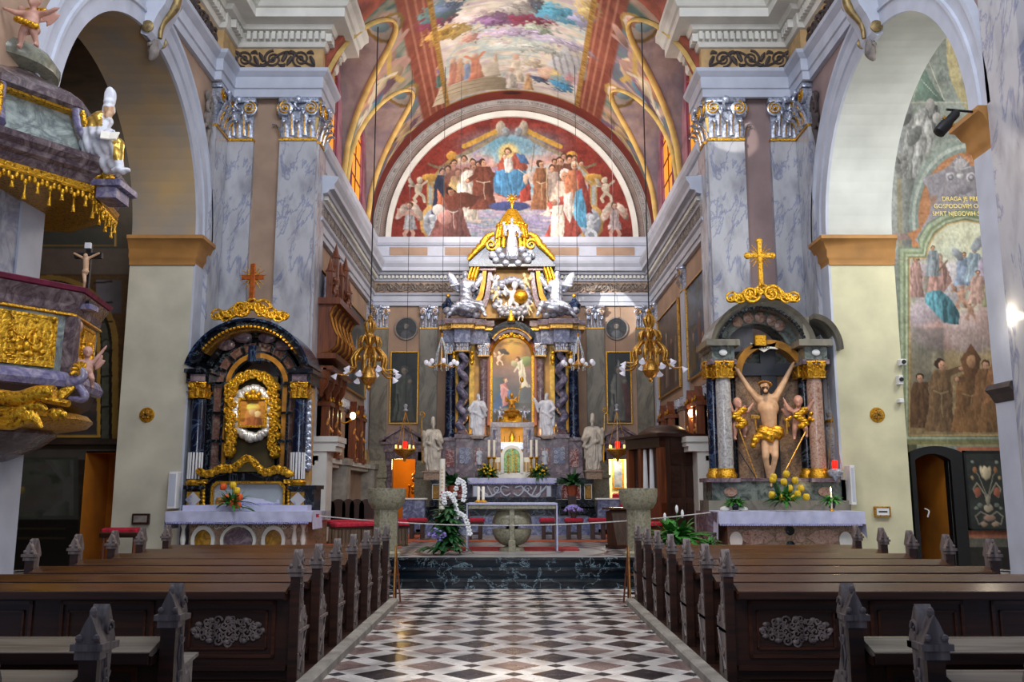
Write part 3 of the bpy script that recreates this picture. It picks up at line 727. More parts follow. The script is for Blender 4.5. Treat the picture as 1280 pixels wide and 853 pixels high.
pilaster('marble_pilaster','bluish marble pilaster on near pier at the right edge of the view',XN,11.75,-PI/2,.9,.14,0,ZA,1.05,side=False)
# wall ornaments (grey carved trophies) between arch and pilaster
for sx in (-1,1):
    x=sx*(XN-.04); y0=19.45 if sx<0 else 19.45; m=MB(); z=10.0
    zz=10.0; yy=19.3
    def q(a,b,o=.03): return (x-sx*o,yy+a,zz+b)
    m.curve([q(.1,.75),q(-.1,.6),q(.12,.35),q(0,.1),q(.08,-.2),q(0,-.75)],[.02,.06,.07,.1,.07,.02],7)
    m.spiral((x-sx*.06,yy,zz+.3),.2,1.4,.05,1,'yz',20); m.spiral((x-sx*.06,yy,zz-.02),.16,1.4,.045,-1,'yz',20)
    m.curve([q(.1,.4),q(.25,.5),q(.2,.7)],[.05,.05,.01],6); m.curve([q(0,-.1),q(-.2,-.2),q(-.15,-.4)],[.05,.05,.01],6); m.curve([q(0,0),q(.2,-.1),q(.15,-.35)],[.05,.05,.01],6)
    tag(m.build('wall_ornament','scroll_g' if sx<0 else 'scroll',None,True),'small %s carved leaf ornament on wall by the %s arch'%(('pale grey','pulpit') if sx<0 else ('dark','large fresco')),'ornament')
# pier details
for sx in (-1,1):
    nm='left' if sx<0 else 'right'; px=183 if sx<0 else 1097; p=P(px,519,19.13)
    t=thing('consecration_cross','round gilt consecration cross on the pale %s pier'%nm,'wall cross',tuple(p))
    m=MB().lathe([(0,0),(.15,0),(.165,-.02),(.165,-.05),(.13,-.05),(.12,-.02),(0,-.02)],24,T=Matrix.Translation(p)@Matrix.Rotation(-PI/2,4,'X')@Matrix.Rotation(PI,4,'X')); m.build('ring','gold',t,True)
    m=MB().box(p.x-.02,p.x+.02,p.y-.06,p.y-.02,p.z-.12,p.z+.12).box(p.x-.12,p.x+.12,p.y-.06,p.y-.02,p.z-.02,p.z+.02)
    for k in range(4): m.ell((p.x+.07*cos(PI/4+k*PI/2),p.y-.04,p.z+.07*sin(PI/4+k*PI/2)),.025,n=8,m=5)
    m.build('cross','brass',t)
p=P(176,649,19.1); t=thing('wall_plaque','small dark framed plaque low on the left pale pier','plaque',tuple(p)); MB().bbox(p.x-.18,p.x+.18,p.y-.03,p.y+.05,p.z-.11,p.z+.11,.01).build('frame','wood_d',t); MB().box(p.x-.14,p.x+.14,p.y-.035,p.y-.028,p.z-.07,p.z+.07).build('panel','scroll_g',t)
p=P(1103,640,19.1); t=thing('wall_plaque','gilt framed white notice low on the right cream pier','plaque',tuple(p)); MB().bbox(p.x-.17,p.x+.17,p.y-.03,p.y+.05,p.z-.11,p.z+.11,.01).build('frame','brass',t); MB().box(p.x-.13,p.x+.13,p.y-.035,p.y-.028,p.z-.07,p.z+.07).build('panel','paper',t)
MB().box(p.x-.09,p.x+.09,p.y-.038,p.y-.034,p.z-.015,p.z+.015).build('text_line','black',t)
for px,py,w,h,lab,mt in ((1128,453,.13,.13,'small white wall camera on the edge of the right cream pier','paper'),(1125,475,.1,.2,'white electrical box below the camera on the cream pier','paper'),(1126,501,.1,.08,'small white junction box lowest on the cream pier edge','paper')):
    p=P(px,py,19.05); t=thing('wall_box',lab,'wall box',tuple(p)); MB().bbox(p.x-w/2,p.x+w/2,p.y-.06,p.y+.12,p.z-h/2,p.z+h/2,.012).build('housing',mt,t)
    if 'camera' in lab: MB().lathe([(.045,0),(.045,.03),(.02,.035),(0,.03)],14,T=Matrix.Translation((p.x,p.y-.06,p.z))@Matrix.Rotation(PI/2,4,'X')).build('lens','black',t,True)
# white blade panels near the side altars
for px0,px1,y0,y1,Y,lab in ((212,220,590,636,18.9,'narrow white upright panel leaning by the left pier behind the altar cloth'),(1061,1070,582,631,18.9,'narrow white upright panel on the right pier beside the altar candle')):
    a=P(px0,y0,Y); b=P(px1,y1,Y); t=thing('upright_panel',lab,'panel',(a.x,Y,b.z)); MB().bbox(a.x,b.x,Y-.05,Y+.25,b.z,a.z,.01).build('board','paper',t); MB().box(a.x+.02,b.x-.02,Y-.056,Y-.05,b.z+.05,a.z-.05).build('slot','trim',t)
# ---------------------------------------------------------------- side chapels seen through the arches
YCH=20.0
m=MB().box(-14,-8.4,9,9.3,0,14); struct(m,'wall_chapel_rear_left','plaster')
m=MB().box(-14.2,-14,9,YCH+2,0,14).box(-14,-8.4,9,YCH+2,14,14.2); struct(m,'wall_chapel_outer_left','soffit')
m=MB().box(14,14.2,9,YCH+2,0,14); struct(m,'wall_chapel_outer_right','soffit_r')
m=MB().box(8.4,14,9,YCH,14,14.2); struct(m,'ceiling_chapel_right','soffit_r')
M['rustp']=plain('rust_red_painted_plaster','#8a4634',.8,var=.2,scale=3)
M['rib']=plain('yellow_rib_paint','#c9a862',.95,var=.1,scale=3)
M['mauve']=plain('painted_mauve_plaster','#7d5560',.8,var=.25,scale=2)
M['maroon']=plain('painted_maroon_moulding','#7a3350',.7,var=.15,scale=3)
# ================================================================ FRESCOES
def pixof(X,Y,Z):
    z=Z-EYE; d=Y*CT+z*ST; return 640+F*X/d, 426.5-F*(z*CT-Y*ST)/d
def plane_pos(x0,x1,z0,z1,Y): return lambda u,v:(x0+(x1-x0)*u,Y+0*u,z1+(z0-z1)*v)
def plane_art(x0,x1,z0,z1,Y,fn,bg='#808080'):
    def art(u,v):
        X=x0+(x1-x0)*u; Z=z1+(z0-z1)*v; px,py=pixof(X,Y+0*u,Z); a=Art(px,py,bg); fn(a); return a.c
    return art
# --- lunette over the high altar
def lunette(a):
    a.clouds(['#8c2c22','#a03426','#7c241e'],.05,3)
    inner=[(545,300),(543,225),(560,205),(585,188),(612,176),(640,168),(668,176),(695,188),(722,205),(735,225),(735,300)]
    m=a.pmask(inner,1.2); a.clouds(['#7fa6bb','#a9b9bb','#c9a79a','#c98f80','#a884a0','#c8b29e','#d2b9a0'],.022,8,m,sy=2.5)
    a.ellipse(640,180,52,16,'#5f9db8',soft=12,a=.85,shade=0)
    a.grad(262,300,'#8d86b8','#7f9aa0',m*sstep(255,275,a.y),.7); a.clouds(['#d9c2b8','#8d86b8','#b7a6c4','#6f8fa0','#d4b69e'],.04,14,m*sstep(258,272,a.y),sy=4,a=.7)
    # painted architecture: scrolled frame
    for s in (-1,1):
        X=lambda x:640+s*(x-640)
        a.stroke([(X(742),228),(X(742),278)],9,'#b08a46'); a.stroke([(X(742),230),(X(742),277)],5,'#9aa09c')
        a.stroke([(X(740),228),(X(722),208),(X(712),200)],9,'#b08a46'); a.stroke([(X(738),226),(X(722),209)],5,'#a3a6a0')
        a.ellipse(X(742),222,11,5,'#c48f35'); a.ellipse(X(715),195,7,6,'#c98c2e'); a.stroke([(X(708),196),(X(690),188),(X(668),176),(X(652),163)],5,'#8e7f66')
        a.stroke([(X(700),183),(X(680),174),(X(660),164)],6,'#c8932f'); a.ellipse(X(654),160,6,9,'#a89a86'); a.ellipse(X(648),165,5,6,'#8a8f94')
        a.ellipse(X(738),278,17,22,'#b98f48'); a.ellipse(X(738),279,13,18,'#8f97a8'); a.putto(X(738),297,30,'#b6bfc8',.3*s); a.ellipse(X(728),272,7,12,'#c3c9cf')
        a.putto(X(757),252,32,'#c4b69c',-.2*s); a.angel(X(768),298,45,'#b9a8a8' if s>0 else '#a0a3a8','#c99a86','#bfae9e',s)
        a.stroke([(X(560),205),(X(548),210),(X(536),205)],3,'#7d6a4c')
    # company of standing figures, two sides
    for (x,y,h,c,k,o) in [(553,268,58,'#26304a',0,{'hair':'#20283c'}),(566,262,60,'#6b3a2a',0,{}),(572,270,60,'#c2a366',0,{}),(583,275,66,'#cdc0ac',0,{}),(592,262,58,'#a86a58',0,{'cape':'#8e3c32'})]:
        a.robe(x,y,h,c,kneel=False,w=.36,seed=int(x),**o)
    a.ellipse(575,215,22,12,'#94675c',soft=5,a=.6); 
    for x,y in ((568,204),(580,199),(591,203),(598,206),(560,212)): a.head(x,y,4.2,'#b98368','#4a3428')
    a.poly([(578,215),(590,212),(594,240),(588,272),(574,270),(573,240)],'#cfc6b8',fold=3)
    a.poly([(547,236),(556,250),(560,290),(546,292)],'#c96a42',fold=2)
    a.robe(604,262,64,'#743827',sash='#d8c6a8',arm=[(.3,-.12),(-.3,-.2)],face=1,w=.42)
    a.robe(566,298,62,'#7d4a44',sash='#d8cabb',arm=[(.28,.08)],face=1,kneel=True,w=.34); a.poly([(556,242),(580,240),(600,246),(592,258),(560,262)],'#6e3526')
    a.head(563,240,5,'#b57a5c','#3a241c',face=1); a.ellipse(548,262,8,7,'#d8cfc6'); a.ellipse(556,272,9,9,'#c98a80')
    a.ellipse(637,258,26,6,'#3f4b86',shade=.2)
    # central seated figure
    a.ellipse(636,192,13,13,'#d9b45c',soft=4,a=.8,shade=0); a.poly([(622,205),(632,190),(644,190),(655,196),(660,208),(656,216),(664,236),(658,246),(640,250),(622,244),(616,232),(622,218)],'#9c4532',fold=3)
    a.poly([(644,190),(656,195),(661,205),(650,203)],'#41689c'); a.poly([(620,214),(636,211),(656,213),(662,228),(654,243),(634,247),(618,240),(616,228)],'#3f7fae',fold=4,fa=.25); a.poly([(629,194),(640,193),(642,214),(631,216)],'#c9bdb4',fold=3)
    a.head(635,190,4.5,'#cf9e80','#6a4528',halo='#e0c070'); a.head(631,196,3,'#d0a080','#8a6a3c')
    a.stroke([(648,212),(668,226)],1,'#c8b080'); a.stroke([(668,180),(664,215)],1.2,'#7d6a5a'); a.poly([(650,240),(662,228),(664,250),(650,254)],'#b03a2a',fold=2); a.ellipse(657,224,3,7,'#d3a588')
    # right hand company
    for x,y,h,c,o in [(700,262,66,'#7d4a2e',{}),(712,258,64,'#6e4030',{}),(690,262,56,'#a38f82',{})]: a.robe(x,y,h,c,w=.38,seed=int(x),**o)
    a.robe(676,262,62,'#8c5634',sash='#cdb48e',face=1,w=.3); a.stroke([(683,208),(684,258)],1.2,'#c9a878')
    for x,y in ((705,196),(718,199),(693,203),(727,205)): a.head(x,y,4,'#b98368','#5c3a2a')
    a.robe(706,270,60,'#cfae98',kneel=True,hair='#d8d0c8',w=.3); a.robe(718,268,66,'#c2724a',hair='#cfc0a8',cape='#9c3b30',w=.36)
    a.poly([(719,240),(727,236),(733,262),(734,285),(720,284),(716,262)],'#4a97c0',fold=3)
    a.poly([(684,254),(704,244),(712,262),(728,290),(720,298),(680,298),(690,275)],'#b5483a',fold=3); a.poly([(690,258),(704,256),(706,280),(704,297),(688,297)],'#d8cbb8',fold=4); a.poly([(705,242),(715,240),(718,262),(712,280),(704,262)],'#d9cfc2',fold=3)
    a.head(694,253,5,'#b98368','#c9bfb4',face=-1); a.stroke([(692,262),(676,268)],3,'#d9cfc0')
    a.c=a.c*(.82+.4*fbm(a.x*.5,a.y*.4,4,3))[:,None]
    return a
a0,a1=PI,0
def tymp():
    R=4.2; cx,cz=0,ZS+.02
    x0,x1,z0,z1=-R,R,cz,cz+R*1.06
    art=plane_art(x0,x1,z0,z1,YB-.02,lunette)
    o=grid_paint('lunette_fresco',420,230,plane_pos(x0,x1,z0,z1,YB-.02),art,'paint',keep=lambda u,v:((u*2-1)**2+(1-v)**2)<1.)
    tag(o,'semicircular fresco of robed figures around a blue draped seated figure above the high altar','mural')
tymp()
m=MB(); # arch bands round the lunette
for r0,r1,d,mt in ((4.18,4.36,.12,'trimw'),): m.arc((0,ZS),[(r0,YB+.02),(r0,YB-d),(r1,YB-d-.03),(r1,YB+.02)],0,PI,64,'xz',1.06)
struct(m,'trim_lunette_inner','trimw',True)
def band_art(u,v):
    ang=PI*u; a=Art(u*500,v*28,'#d8d2c4'); x=a.x;y=a.y
    c1=(y>19); 
    a.put(((y<28))*1.,'#c4bfb8'); 
    a.put((y>16.5)*1.,'#bfa596'); a.put(((y>17.5)&(np.sin(x*2.2)*np.sin(y*2.4)>.0))*1.,'#7c5f54'); a.put(((y>15.6)&(y<16.6))*1.,'#54403e'); a.put((y<.8)*1.,'#7b3c30')
    a.put(((y>3.6)&(y<4.4))*1.,'#7d7878'); a.put(((y<3.6)&(np.sin(x*2.6)>0))*1.,'#a9a5a4',.6); a.put(((y>12.8)&(y<13.6))*1.,'#7d7878')
    # worn lettering
    wd=vnoise(x*.16,0*x,4); let=(vnoise(x*2.4,y*.5,7)>.5)&(y>6.6)&(y<10.8)&(wd>.3); a.put(let*1.,'#6e6a6e',.75)
    a.clouds(['#b4ada6','#9a9596'],.05,3,a=.25); return a.c
def bpos(u,v):
    r=4.88-(4.88-4.34)*v; t=PI*(1-u); return (r*np.cos(t),YB-.06-.0*u,ZS+1.06*r*np.sin(t))
o=grid_paint('trim_lunette_band',900,26,bpos,band_art,'paint',kind='structure')
# --- barrel vault with painted panel and lunette vaults
def zbarrel(x): return ZS+HV*np.sqrt(np.clip(1-(x/RV)**2,0,1))
LUN=[(26.75,1.95),(22.5,1.9)]   # window bays (centre, half width)
def hcross(y):
    h=np.zeros_like(y)
    for c,w in LUN: h=np.maximum(h,np.where(np.abs(y-c)<w,3.85*np.sqrt(np.clip(1-((y-c)/w)**2,0,1))**.9,0))
    return h
def vault_art_fn(X,Y,cross):
    # unit: 1 = 1/30 m ; draw in plan space
    S=30.; a=Art(X*S,(Y)*S,'#8b3a28'); x=a.x; y=a.y; ax=np.abs(x)
    a.clouds(['#7c3324','#9a4a34','#8b3a28'],.06,2,sy=.3)
    for k in (72,78,84): a.put(1-sstep(.5,1.4,np.abs(ax-k)),'#c07a5c',.7)
    # spandrel paintings outside 
    sp=sstep(90,93,ax); a.clouds(['#4d6a66','#8d8f78','#b98f7e','#c9a98e','#7d6a86','#5c7f80','#a8563c'],.035,21,sp,sy=1.)
    for s in (-1,1):
        a.ellipse(s*112,24.6*S,16,24,'#c2a07c',rot=.2*s); a.putto(s*108,24.2*S+20,60,'#b98a7a'); a.ellipse(s*118,24.9*S,9,16,'#4a86a8',rot=.4); a.ellipse(s*122,24.2*S,7,14,'#b5532f'); a.stroke([(s*100,25.6*S),(s*108,24.6*S),(s*104,23.6*S)],4,'#c9a04a')
        for i in range(9):
            r=random.Random(i*7+2); xx=s*r.uniform(98,132); yy=r.choice((24.2,24.6,24.9,20.9,28.9,29.2,21.2))*S+r.uniform(-8,8)
            a.ellipse(xx,yy,r.uniform(4,9),r.uniform(6,16),r.choice(('#c98f6a','#3f6f8a','#a8442c','#d8c49a','#7a4a6a','#c9a04a','#e0d2b8','#4f6a50')),rot=r.uniform(-1,1),wob=4,soft=1.5,a=.8)
        a.stroke([(s*103,24.9*S),(s*118,24.3*S),(s*126,25*S)],3,'#d8c7a8')
        a.putto(s*110,29.1*S+10,40,'#b9966a'); a.stroke([(s*98,29.3*S),(s*112,28.9*S),(s*128,29.2*S)],3,'#c9b26a')
    # central panel
    pm=(1-sstep(64,66,ax))*(1-sstep(29.25*S,29.3*S,y)); a.put(pm,'#b8aa98')
    a.clouds(['#8f83a8','#cfc3b0','#d8cfc0','#b9a4b0','#c9bda6','#7fa3b0','#d4c3a2','#a98fa0'],.02,31,pm,sy=2.6)
    def q(px,py): # photo pixel -> plan on barrel
        u=(px-640)/F; v=(426.5-py)/F; dy=CT-v*ST; dz=ST+v*CT
        lo,hi=15.,31.
        for _ in range(40):
            mid=(lo+hi)/2; t=mid/dy
            if EYE+t*dz>float(zbarrel(np.array(u*t))): hi=mid
            else: lo=mid
        t=lo/dy; return (u*t*S,lo*S)
    def blob(px,py,rx,ry,c,rot=0,**k): X_,Y_=q(px,py); a.ellipse(X_,Y_,rx,ry*1.9,c,rot=-rot,wob=7,soft=2.,a=.85,**k); a.ellipse(X_-rx*.2,Y_+ry*.5,rx*.6,ry*.8,tuple(np.clip(C3(c)*1.3,0,1)),rot=-rot,wob=9,soft=2.5,a=.5); a.ellipse(X_+rx*.3,Y_-ry*.6,rx*.5,ry*.7,tuple(C3(c)*.6),rot=-rot,wob=9,soft=2.5,a=.5)
    def pl(pts,c,**k): a.poly([q(*p) for p in pts],c,**k)
    def st_(pts,w,c,**k): a.stroke([q(*p) for p in pts],w,c,**k)
    pl([(540,134),(556,98),(600,92),(632,98),(634,112),(600,114),(560,128)],'#b09f80'); 
    for i in range(4): st_([(545+i*3,126-i*6),(575,114-i*5),(625,106-i*4)],1,'#857560')
    pl([(596,79),(622,78),(626,95),(598,97)],'#b3a58e')
    pl([(672,80),(704,50),(735,70),(733,100),(715,104),(690,98)],'#a59a88'); pl([(684,80),(706,58),(728,82),(726,95),(700,92)],'#8f98a8'); 
    for i in range(5): st_([(690+i*8,66+i*1),(696+i*8,92)],2.2,'#5f6878')
    st_([(672,80),(704,51),(735,71)],3,'#c9bda0')
    def fg(px,py,h,c,**k):
        X_,Y_=q(px,py); h=h*.85; a.poly([(X_-h*.12,Y_-h*1.7),(X_+h*.12,Y_-h*1.7),(X_+h*.22,Y_-h*.6),(X_+h*.3,Y_),(X_-h*.3,Y_),(X_-h*.2,Y_-h*.7)],c,fold=4); a.ellipse(X_,Y_-h*1.85,h*.12,h*.2,'#b98368')
        for ar in k.get('arm',[]): a.stroke([(X_,Y_-h*1.5),(X_+ar[0]*h,Y_-h*1.5-ar[1]*h)],h*.13,c)
    fg(552,105,22,'#6f5a86'); fg(550,108,16,'#4a6a60'); fg(570,104,30,'#a84a30'); fg(578,100,26,'#b06a3a'); fg(586,98,22,'#4a6a96'); fg(596,98,30,'#c4552c',arm=[(.35,.5),(-.35,.5)]); fg(620,78,10,'#a58a6a')
    fg(645,102,34,'#c9b9a0',arm=[(-.3,.1)]); fg(640,110,26,'#b8b0a4'); fg(660,112,22,'#c89a68'); blob(675,99,9,4,'#3a4a6a',.3); blob(688,93,14,6,'#c98a6a'); blob(703,104,12,9,'#2f84b8'); fg(706,112,14,'#3a86b4'); blob(696,92,6,5,'#c4a040'); blob(715,100,5,6,'#a04a5a'); fg(722,108,18,'#8f6a80'); blob(665,80,10,4,'#8a7a5c')
    a.clouds(['#b8a8b8','#e0d6c2','#c9b8a8','#e8dcc8'],.05,77,pm*(np.abs(y-26*S)<60),sy=1.,a=.35)
    # clouds drapery and bird
    blob(560,40,22,6,'#c79a3e',-.35); blob(548,46,10,5,'#b5842e',-.5); blob(588,47,8,4,'#b97a6a'); blob(545,25,16,6,'#7c2f4a',-.5); blob(550,14,18,7,'#4f7a7a',-.5); blob(560,8,14,5,'#5f6f90',-.4); blob(600,20,24,6,'#c9b5b0',-.2)
    blob(640,22,34,5,'#5c3f5c',-.05); blob(655,26,26,5,'#8a2f4a',.15); blob(618,26,18,4,'#7f5a86',-.3); blob(700,18,24,6,'#3f92b8',.2); blob(690,12,16,5,'#4a9ec0',.1); blob(672,36,18,5,'#8fa08a',.2); blob(645,8,12,4,'#6a625c'); blob(668,6,8,7,'#4c4a58'); blob(645,10,16,6,'#a09a94'); blob(728,24,10,8,'#8a86a8'); blob(735,12,9,9,'#c9a860'); blob(640,40,30,4,'#a892b4'); blob(700,52,30,4,'#a39ab8'); blob(660,58,34,4,'#a9b3ac')
    pb=(1-sstep(1,3,np.abs(ax-67)))*(y<29.35*S); a.put(pb,'#a8772a'); a.clouds(['#7a4f16','#c4923a'],.3,5,pb,a=.8)
    eb=sstep(29.2*S,29.27*S,y); a.put(eb,'#8a2e20'); a.put(sstep(29.2*S,29.22*S,y)*(1-sstep(29.28*S,29.3*S,y))*(ax<70),'#b08030')
    a.ellipse(0,29.45*S,10,4,'#4a1c14')
    # lunette vault cells
    if cross is not None:
        cm=cross*1.
        a.put(cm,'#a58a8c'); a.clouds(['#8f7a86','#b59a92','#a58a8c'],.05,41,cm)
        for c,w in LUN:
            for s in (-1,1):
                a.ellipse(s*105,c*S,17,20,'#9a7432',a=1); a.ellipse(s*105,c*S,14,17,'#bfae9e'); a.ellipse(s*101,(c-.1)*S,8,8,'#c98a72'); a.ellipse(s*108,(c+.1)*S,8,8,'#7f9fa8'); a.ellipse(s*104,(c-.2)*S,4,5,'#c9a48c')
                a.ellipse(s*128,c*S,5,9,'#3c3a44'); a.ellipse(s*124,(c+.1)*S,7,4,'#b08a40')
        for c,w in LUN:
            em=cm*(1-sstep(.12,.2,np.abs(hcross(Y)-0)-0.0)) if False else 0
    return a.c
def vault():
    nx,ny=420,420; y0,y1=YF+.02,YB
    def pos(u,v):
        t=(2*u-1); X=RV*np.sin(t*PI/2*.999); Y=y0+(y1-y0)*v; return X,Y,np.maximum(zbarrel(X),ZS+hcross(Y))
    def art(u,v):
        X,Y,Z=pos(u,v); cross=(Z>zbarrel(X)+.02); return vault_art_fn(X,Y,cross)
    grid_paint('ceiling',nx,ny,pos,art,'paint',kind='structure')
    # yellow ribs along the groins
    for c,w in LUN:
        for s in (-1,1):
            m=MB(); pts=[]
            for k in range(61):
                yy=c-w+2*w*k/60; h=float(hcross(np.array([yy]))[0]); xx=RV*math.sqrt(max(0,1-(h/HV)**2)); pts.append((s*(xx-.03),yy,ZS+h-.03))
            m.tube(pts,.085,8,flat=.5); struct(m,'trim_vault_rib','rib',True)
vault()
# chancel side walls with windows (round headed) and lunette upper walls
def chancel_side(sx):
    x=sx*XC; m=MB(); 
    m.box(min(x,x+sx*.3),max(x,x+sx*.3),YF+.5,YB+.3,0,9.4)
    m.mat(1)
    # upper wall as columns with window gaps
    ys=np.linspace(YF+.3,YB+.2,90)
    for i in range(len(ys)-1):
        yc=(ys[i]+ys[i+1])/2; top=ZS+max(.1,float(hcross(np.array([yc]))[0]))+.1; hole=None
        for c,w in LUN:
            if abs(yc-c)<.9: hole=(10.6,12.5+math.sqrt(max(0,.9**2-(yc-c)**2)))
        for z0,z1 in ([(9.4,hole[0]),(hole[1],max(hole[1]+.05,top))] if hole else [(9.4,top)]):
            m.box(min(x,x+sx*.3),max(x,x+sx*.3),ys[i],ys[i+1],z0,z1)
    struct(m,'wall_chancel_left' if sx<0 else 'wall_chancel_right',['plaster','mauve'])
    for n_,(c,w) in enumerate(LUN):
        m=MB().box(min(x+sx*.06,x+sx*.08),max(x+sx*.06,x+sx*.08),c-.92,c+.92,10.55,13.42); o=m.build('window_%d'%(n_+1+(0 if sx<0 else 2)),'curtain'); o['kind']='structure'
        m=MB(); 
        m.arc((c,12.5),[(.9,x-sx*.01),(.9,x+sx*.07),(1.0,x+sx*.07),(1.0,x-sx*.025)],0,PI,18,'yz')
        for s in (-1,1): m.box(min(x-sx*.025,x+sx*.07),max(x-sx*.025,x+sx*.07),min(c+s*.9,c+s*1.0),max(c+s*.9,c+s*1.0),10.5,12.5)
        m.box(min(x-sx*.04,x+sx*.07),max(x-sx*.04,x+sx*.07),c-1.05,c+1.05,10.45,10.6); m.build('window_frame','maroon',o)
        m=MB().box(min(x+sx*.03,x+sx*.055),max(x+sx*.03,x+sx*.055),c-.02,c+.02,10.6,13.35)
        for z in (11.3,12.0,12.7): m.box(min(x+sx*.03,x+sx*.055),max(x+sx*.03,x+sx*.055),c-.9,c+.9,z-.02,z+.02)
        m.build('window_bar','wood_r',o)
chancel_side(-1); chancel_side(1)
# back wall
m=MB().box(-5.2,-3.36,YB,YB+.3,0,16).box(3.36,5.2,YB,YB+.3,0,16).box(-3.36,3.36,YB,YB+.3,3.1,16)
m=MB()
for s in (-1,1):
    for a,b,z0,z1 in ((0,3.2,0,16),(3.2,3.97,2.72,16),(3.97,5.2,0,16)): 
        x0,x1=sorted((s*a,s*b)); m.box(x0,x1,YB,YB+.3,z0,z1)
struct(m,'wall_back','plaster')

# spandrel wall over the chancel opening and vault back above it
m=MB(); n=40
for k in range(n):
    xa,xb=-4.85+9.7*k/n,-4.85+9.7*(k+1)/n; za,zb_=float(zbarrel(np.array(xa))),float(zbarrel(np.array(xb)))
    m.add([(xa,YF+.02,za-.02),(xb,YF+.02,zb_-.02),(xb,YF+.02,18),(xa,YF+.02,18),(xa,YF+.5,za-.02),(xb,YF+.5,zb_-.02),(xb,YF+.5,18),(xa,YF+.5,18)],[(0,1,2,3),(4,5,6,7),(0,1,5,4),(3,2,6,7)])
struct(m,'wall_chancel_arch','rustp')
M['goldp']=plain('pale_gilt_panel','#c9a24a',.45,metal=.4,var=.2,scale=6)
M['tanp']=plain('warm_tan_panel','#b98f52',.6,var=.15,scale=3)
M['marble_r2']=plain('reddish_brown_frame','#8a4f34',.4,var=.1)
# ================================================================ CHANCEL FITTINGS
cp=[(XC,YF+.5),(XC,YB),(-XC,YB),(-XC,YF+.5)]
for pr,mt,n_ in (([(0,7.9),(.1,7.9),(.1,8.02),(.14,8.04),(.14,8.22),(.2,8.26),(.22,8.32),(0,8.34)],'trim','trim_architrave'),
    ([(0,8.34),(.1,8.34),(.1,8.72),(0,8.72)],'plaster','trim_frieze'),
    ([(0,8.72),(.16,8.74),(.18,8.8),(.18,8.92),(.3,8.95),(.34,9.02),(.46,9.04),(.46,9.16),(.54,9.28),(.56,9.36),(.1,9.4),(.1,9.62),(.14,9.64),(.14,9.98),(.2,10.0),(.26,10.08),(.26,10.28),(0,10.32)],'trim','trim_cornice')):
    struct(MB().sweep(cp,pr),n_,mt)
m=MB()
for s in (-1,1):
    for i in range(68): y=YF+.7+i*.135; a,b=sorted((s*(XC-.18),s*(XC-.27))); m.box(a,b,y,y+.08,8.82,8.92)
for i in range(66): x=-4.5+i*.137; m.box(x,x+.08,YB-.27,YB-.18,8.82,8.92)
struct(m,'trim_dentil','trimw')
rinceau('frieze_scroll',(-4.6,YB-.12,8.53),(1,0,0),0,22,9.2,.34,'scroll_g',(0,-1,0),'grey scroll ornament on the frieze across the altar wall',.02)
for s in (-1,1): rinceau('frieze_scroll',(s*(XC-.12),YF+.6,8.53),(0,1,0),0,20,8.6,.34,'scroll_g',(-s,0,0),'grey scroll ornament on the %s chancel side wall frieze'%('left' if s<0 else 'right'),.02)
# attic panels above cornice of altar wall
m=MB()
for a,b in ((-4.2,-2.9),(-2.3,-1.2),(1.2,2.3),(2.9,4.2)): m.box(a,b,YB-.16,YB-.1,9.66,9.94)
struct(m,'trim_attic_panel','plaster')
for x,w,l in ((-4.47,.55,'grey veined pilaster in the left back corner of the chancel'),(-2.82,.6,'grey veined pilaster between left saint panel and high altar'),(2.82,.6,'grey veined pilaster between right saint panel and high altar'),(4.47,.55,'grey veined pilaster in the right back corner of the chancel')):
    pilaster('grey_pilaster',l,x,YB,0,w,.12,2.2,7.9,.78,'marble_g','silver','brass','granite',side=False)
    a=x-w*.62; m=MB().box(x-w*.62,x+w*.62,YB-.28,YB,ZP,2.1).box(x-w*.7,x+w*.7,YB-.34,YB,2.1,2.2); struct(m,'trim_pilaster_plinth','granite')
for s in (-1,1):
    nm='left' if s<0 else 'right'
    for y,w in ((24.55,.42),(29.5,.4),(21.5,.5)):
        if y==21.5: continue
        pilaster('side_pilaster','slim pale pilaster %s on the %s chancel wall'%('beside the saint busts halfway along' if y<25 else 'at far corner',nm),s*XC,y,(PI/2 if s<0 else -PI/2),w,.1,2.55,7.9,.7,'trim','silver','brass','ochre',side=False)
    a,b=sorted((s*XC,s*(XC-.3))); m=MB().box(a,b,YF+.5,YB,2.38,2.5); a,b=sorted((s*XC,s*(XC-.22))); m.box(a,b,YF+.5,YB,2.28,2.38)
    struct(m,'trim_dado_ledge','trimw')
    m=MB()
    for y in (24.55,29.45): a,b=sorted((s*XC,s*(XC-.42))); m.box(a,b,y-.32,y+.32,ZP,2.4).box(a-.04,b+.04,y-.38,y+.38,2.36,2.54)
    struct(m,'trim_dado_pier','stone')
    a,b=sorted((s*XC,s*(XC-.75))); m=MB().box(a,b,YF+.45,22.1,2.72,2.82).box(a+.04,b-.04,YF+.45,22.0,2.6,2.72).box(a-.02,b+.02,YF+.4,22.2,2.82,2.95); a,b=sorted((s*XC,s*(XC-.5))); m.box(a,b,YF+.5,21.9,ZP,2.6)
    struct(m,'trim_side_shelf','trimw')
    m=MB()
    for y0,y1 in ((21.9,24.3),(25,29.2)): a,b=sorted((s*XC,s*(XC-.03))); m.box(a,b,y0,y1,3.95,4.35)
    struct(m,'trim_grey_band','scroll_g')
    rinceau('band_scroll',(s*(XC-.05),21.9,4.15),(0,1,0),0,16,7.3,.3,'trim',(-s,0,0),'pale scroll ornament on grey band above the carved shrines of %s chancel wall'%nm,.016)
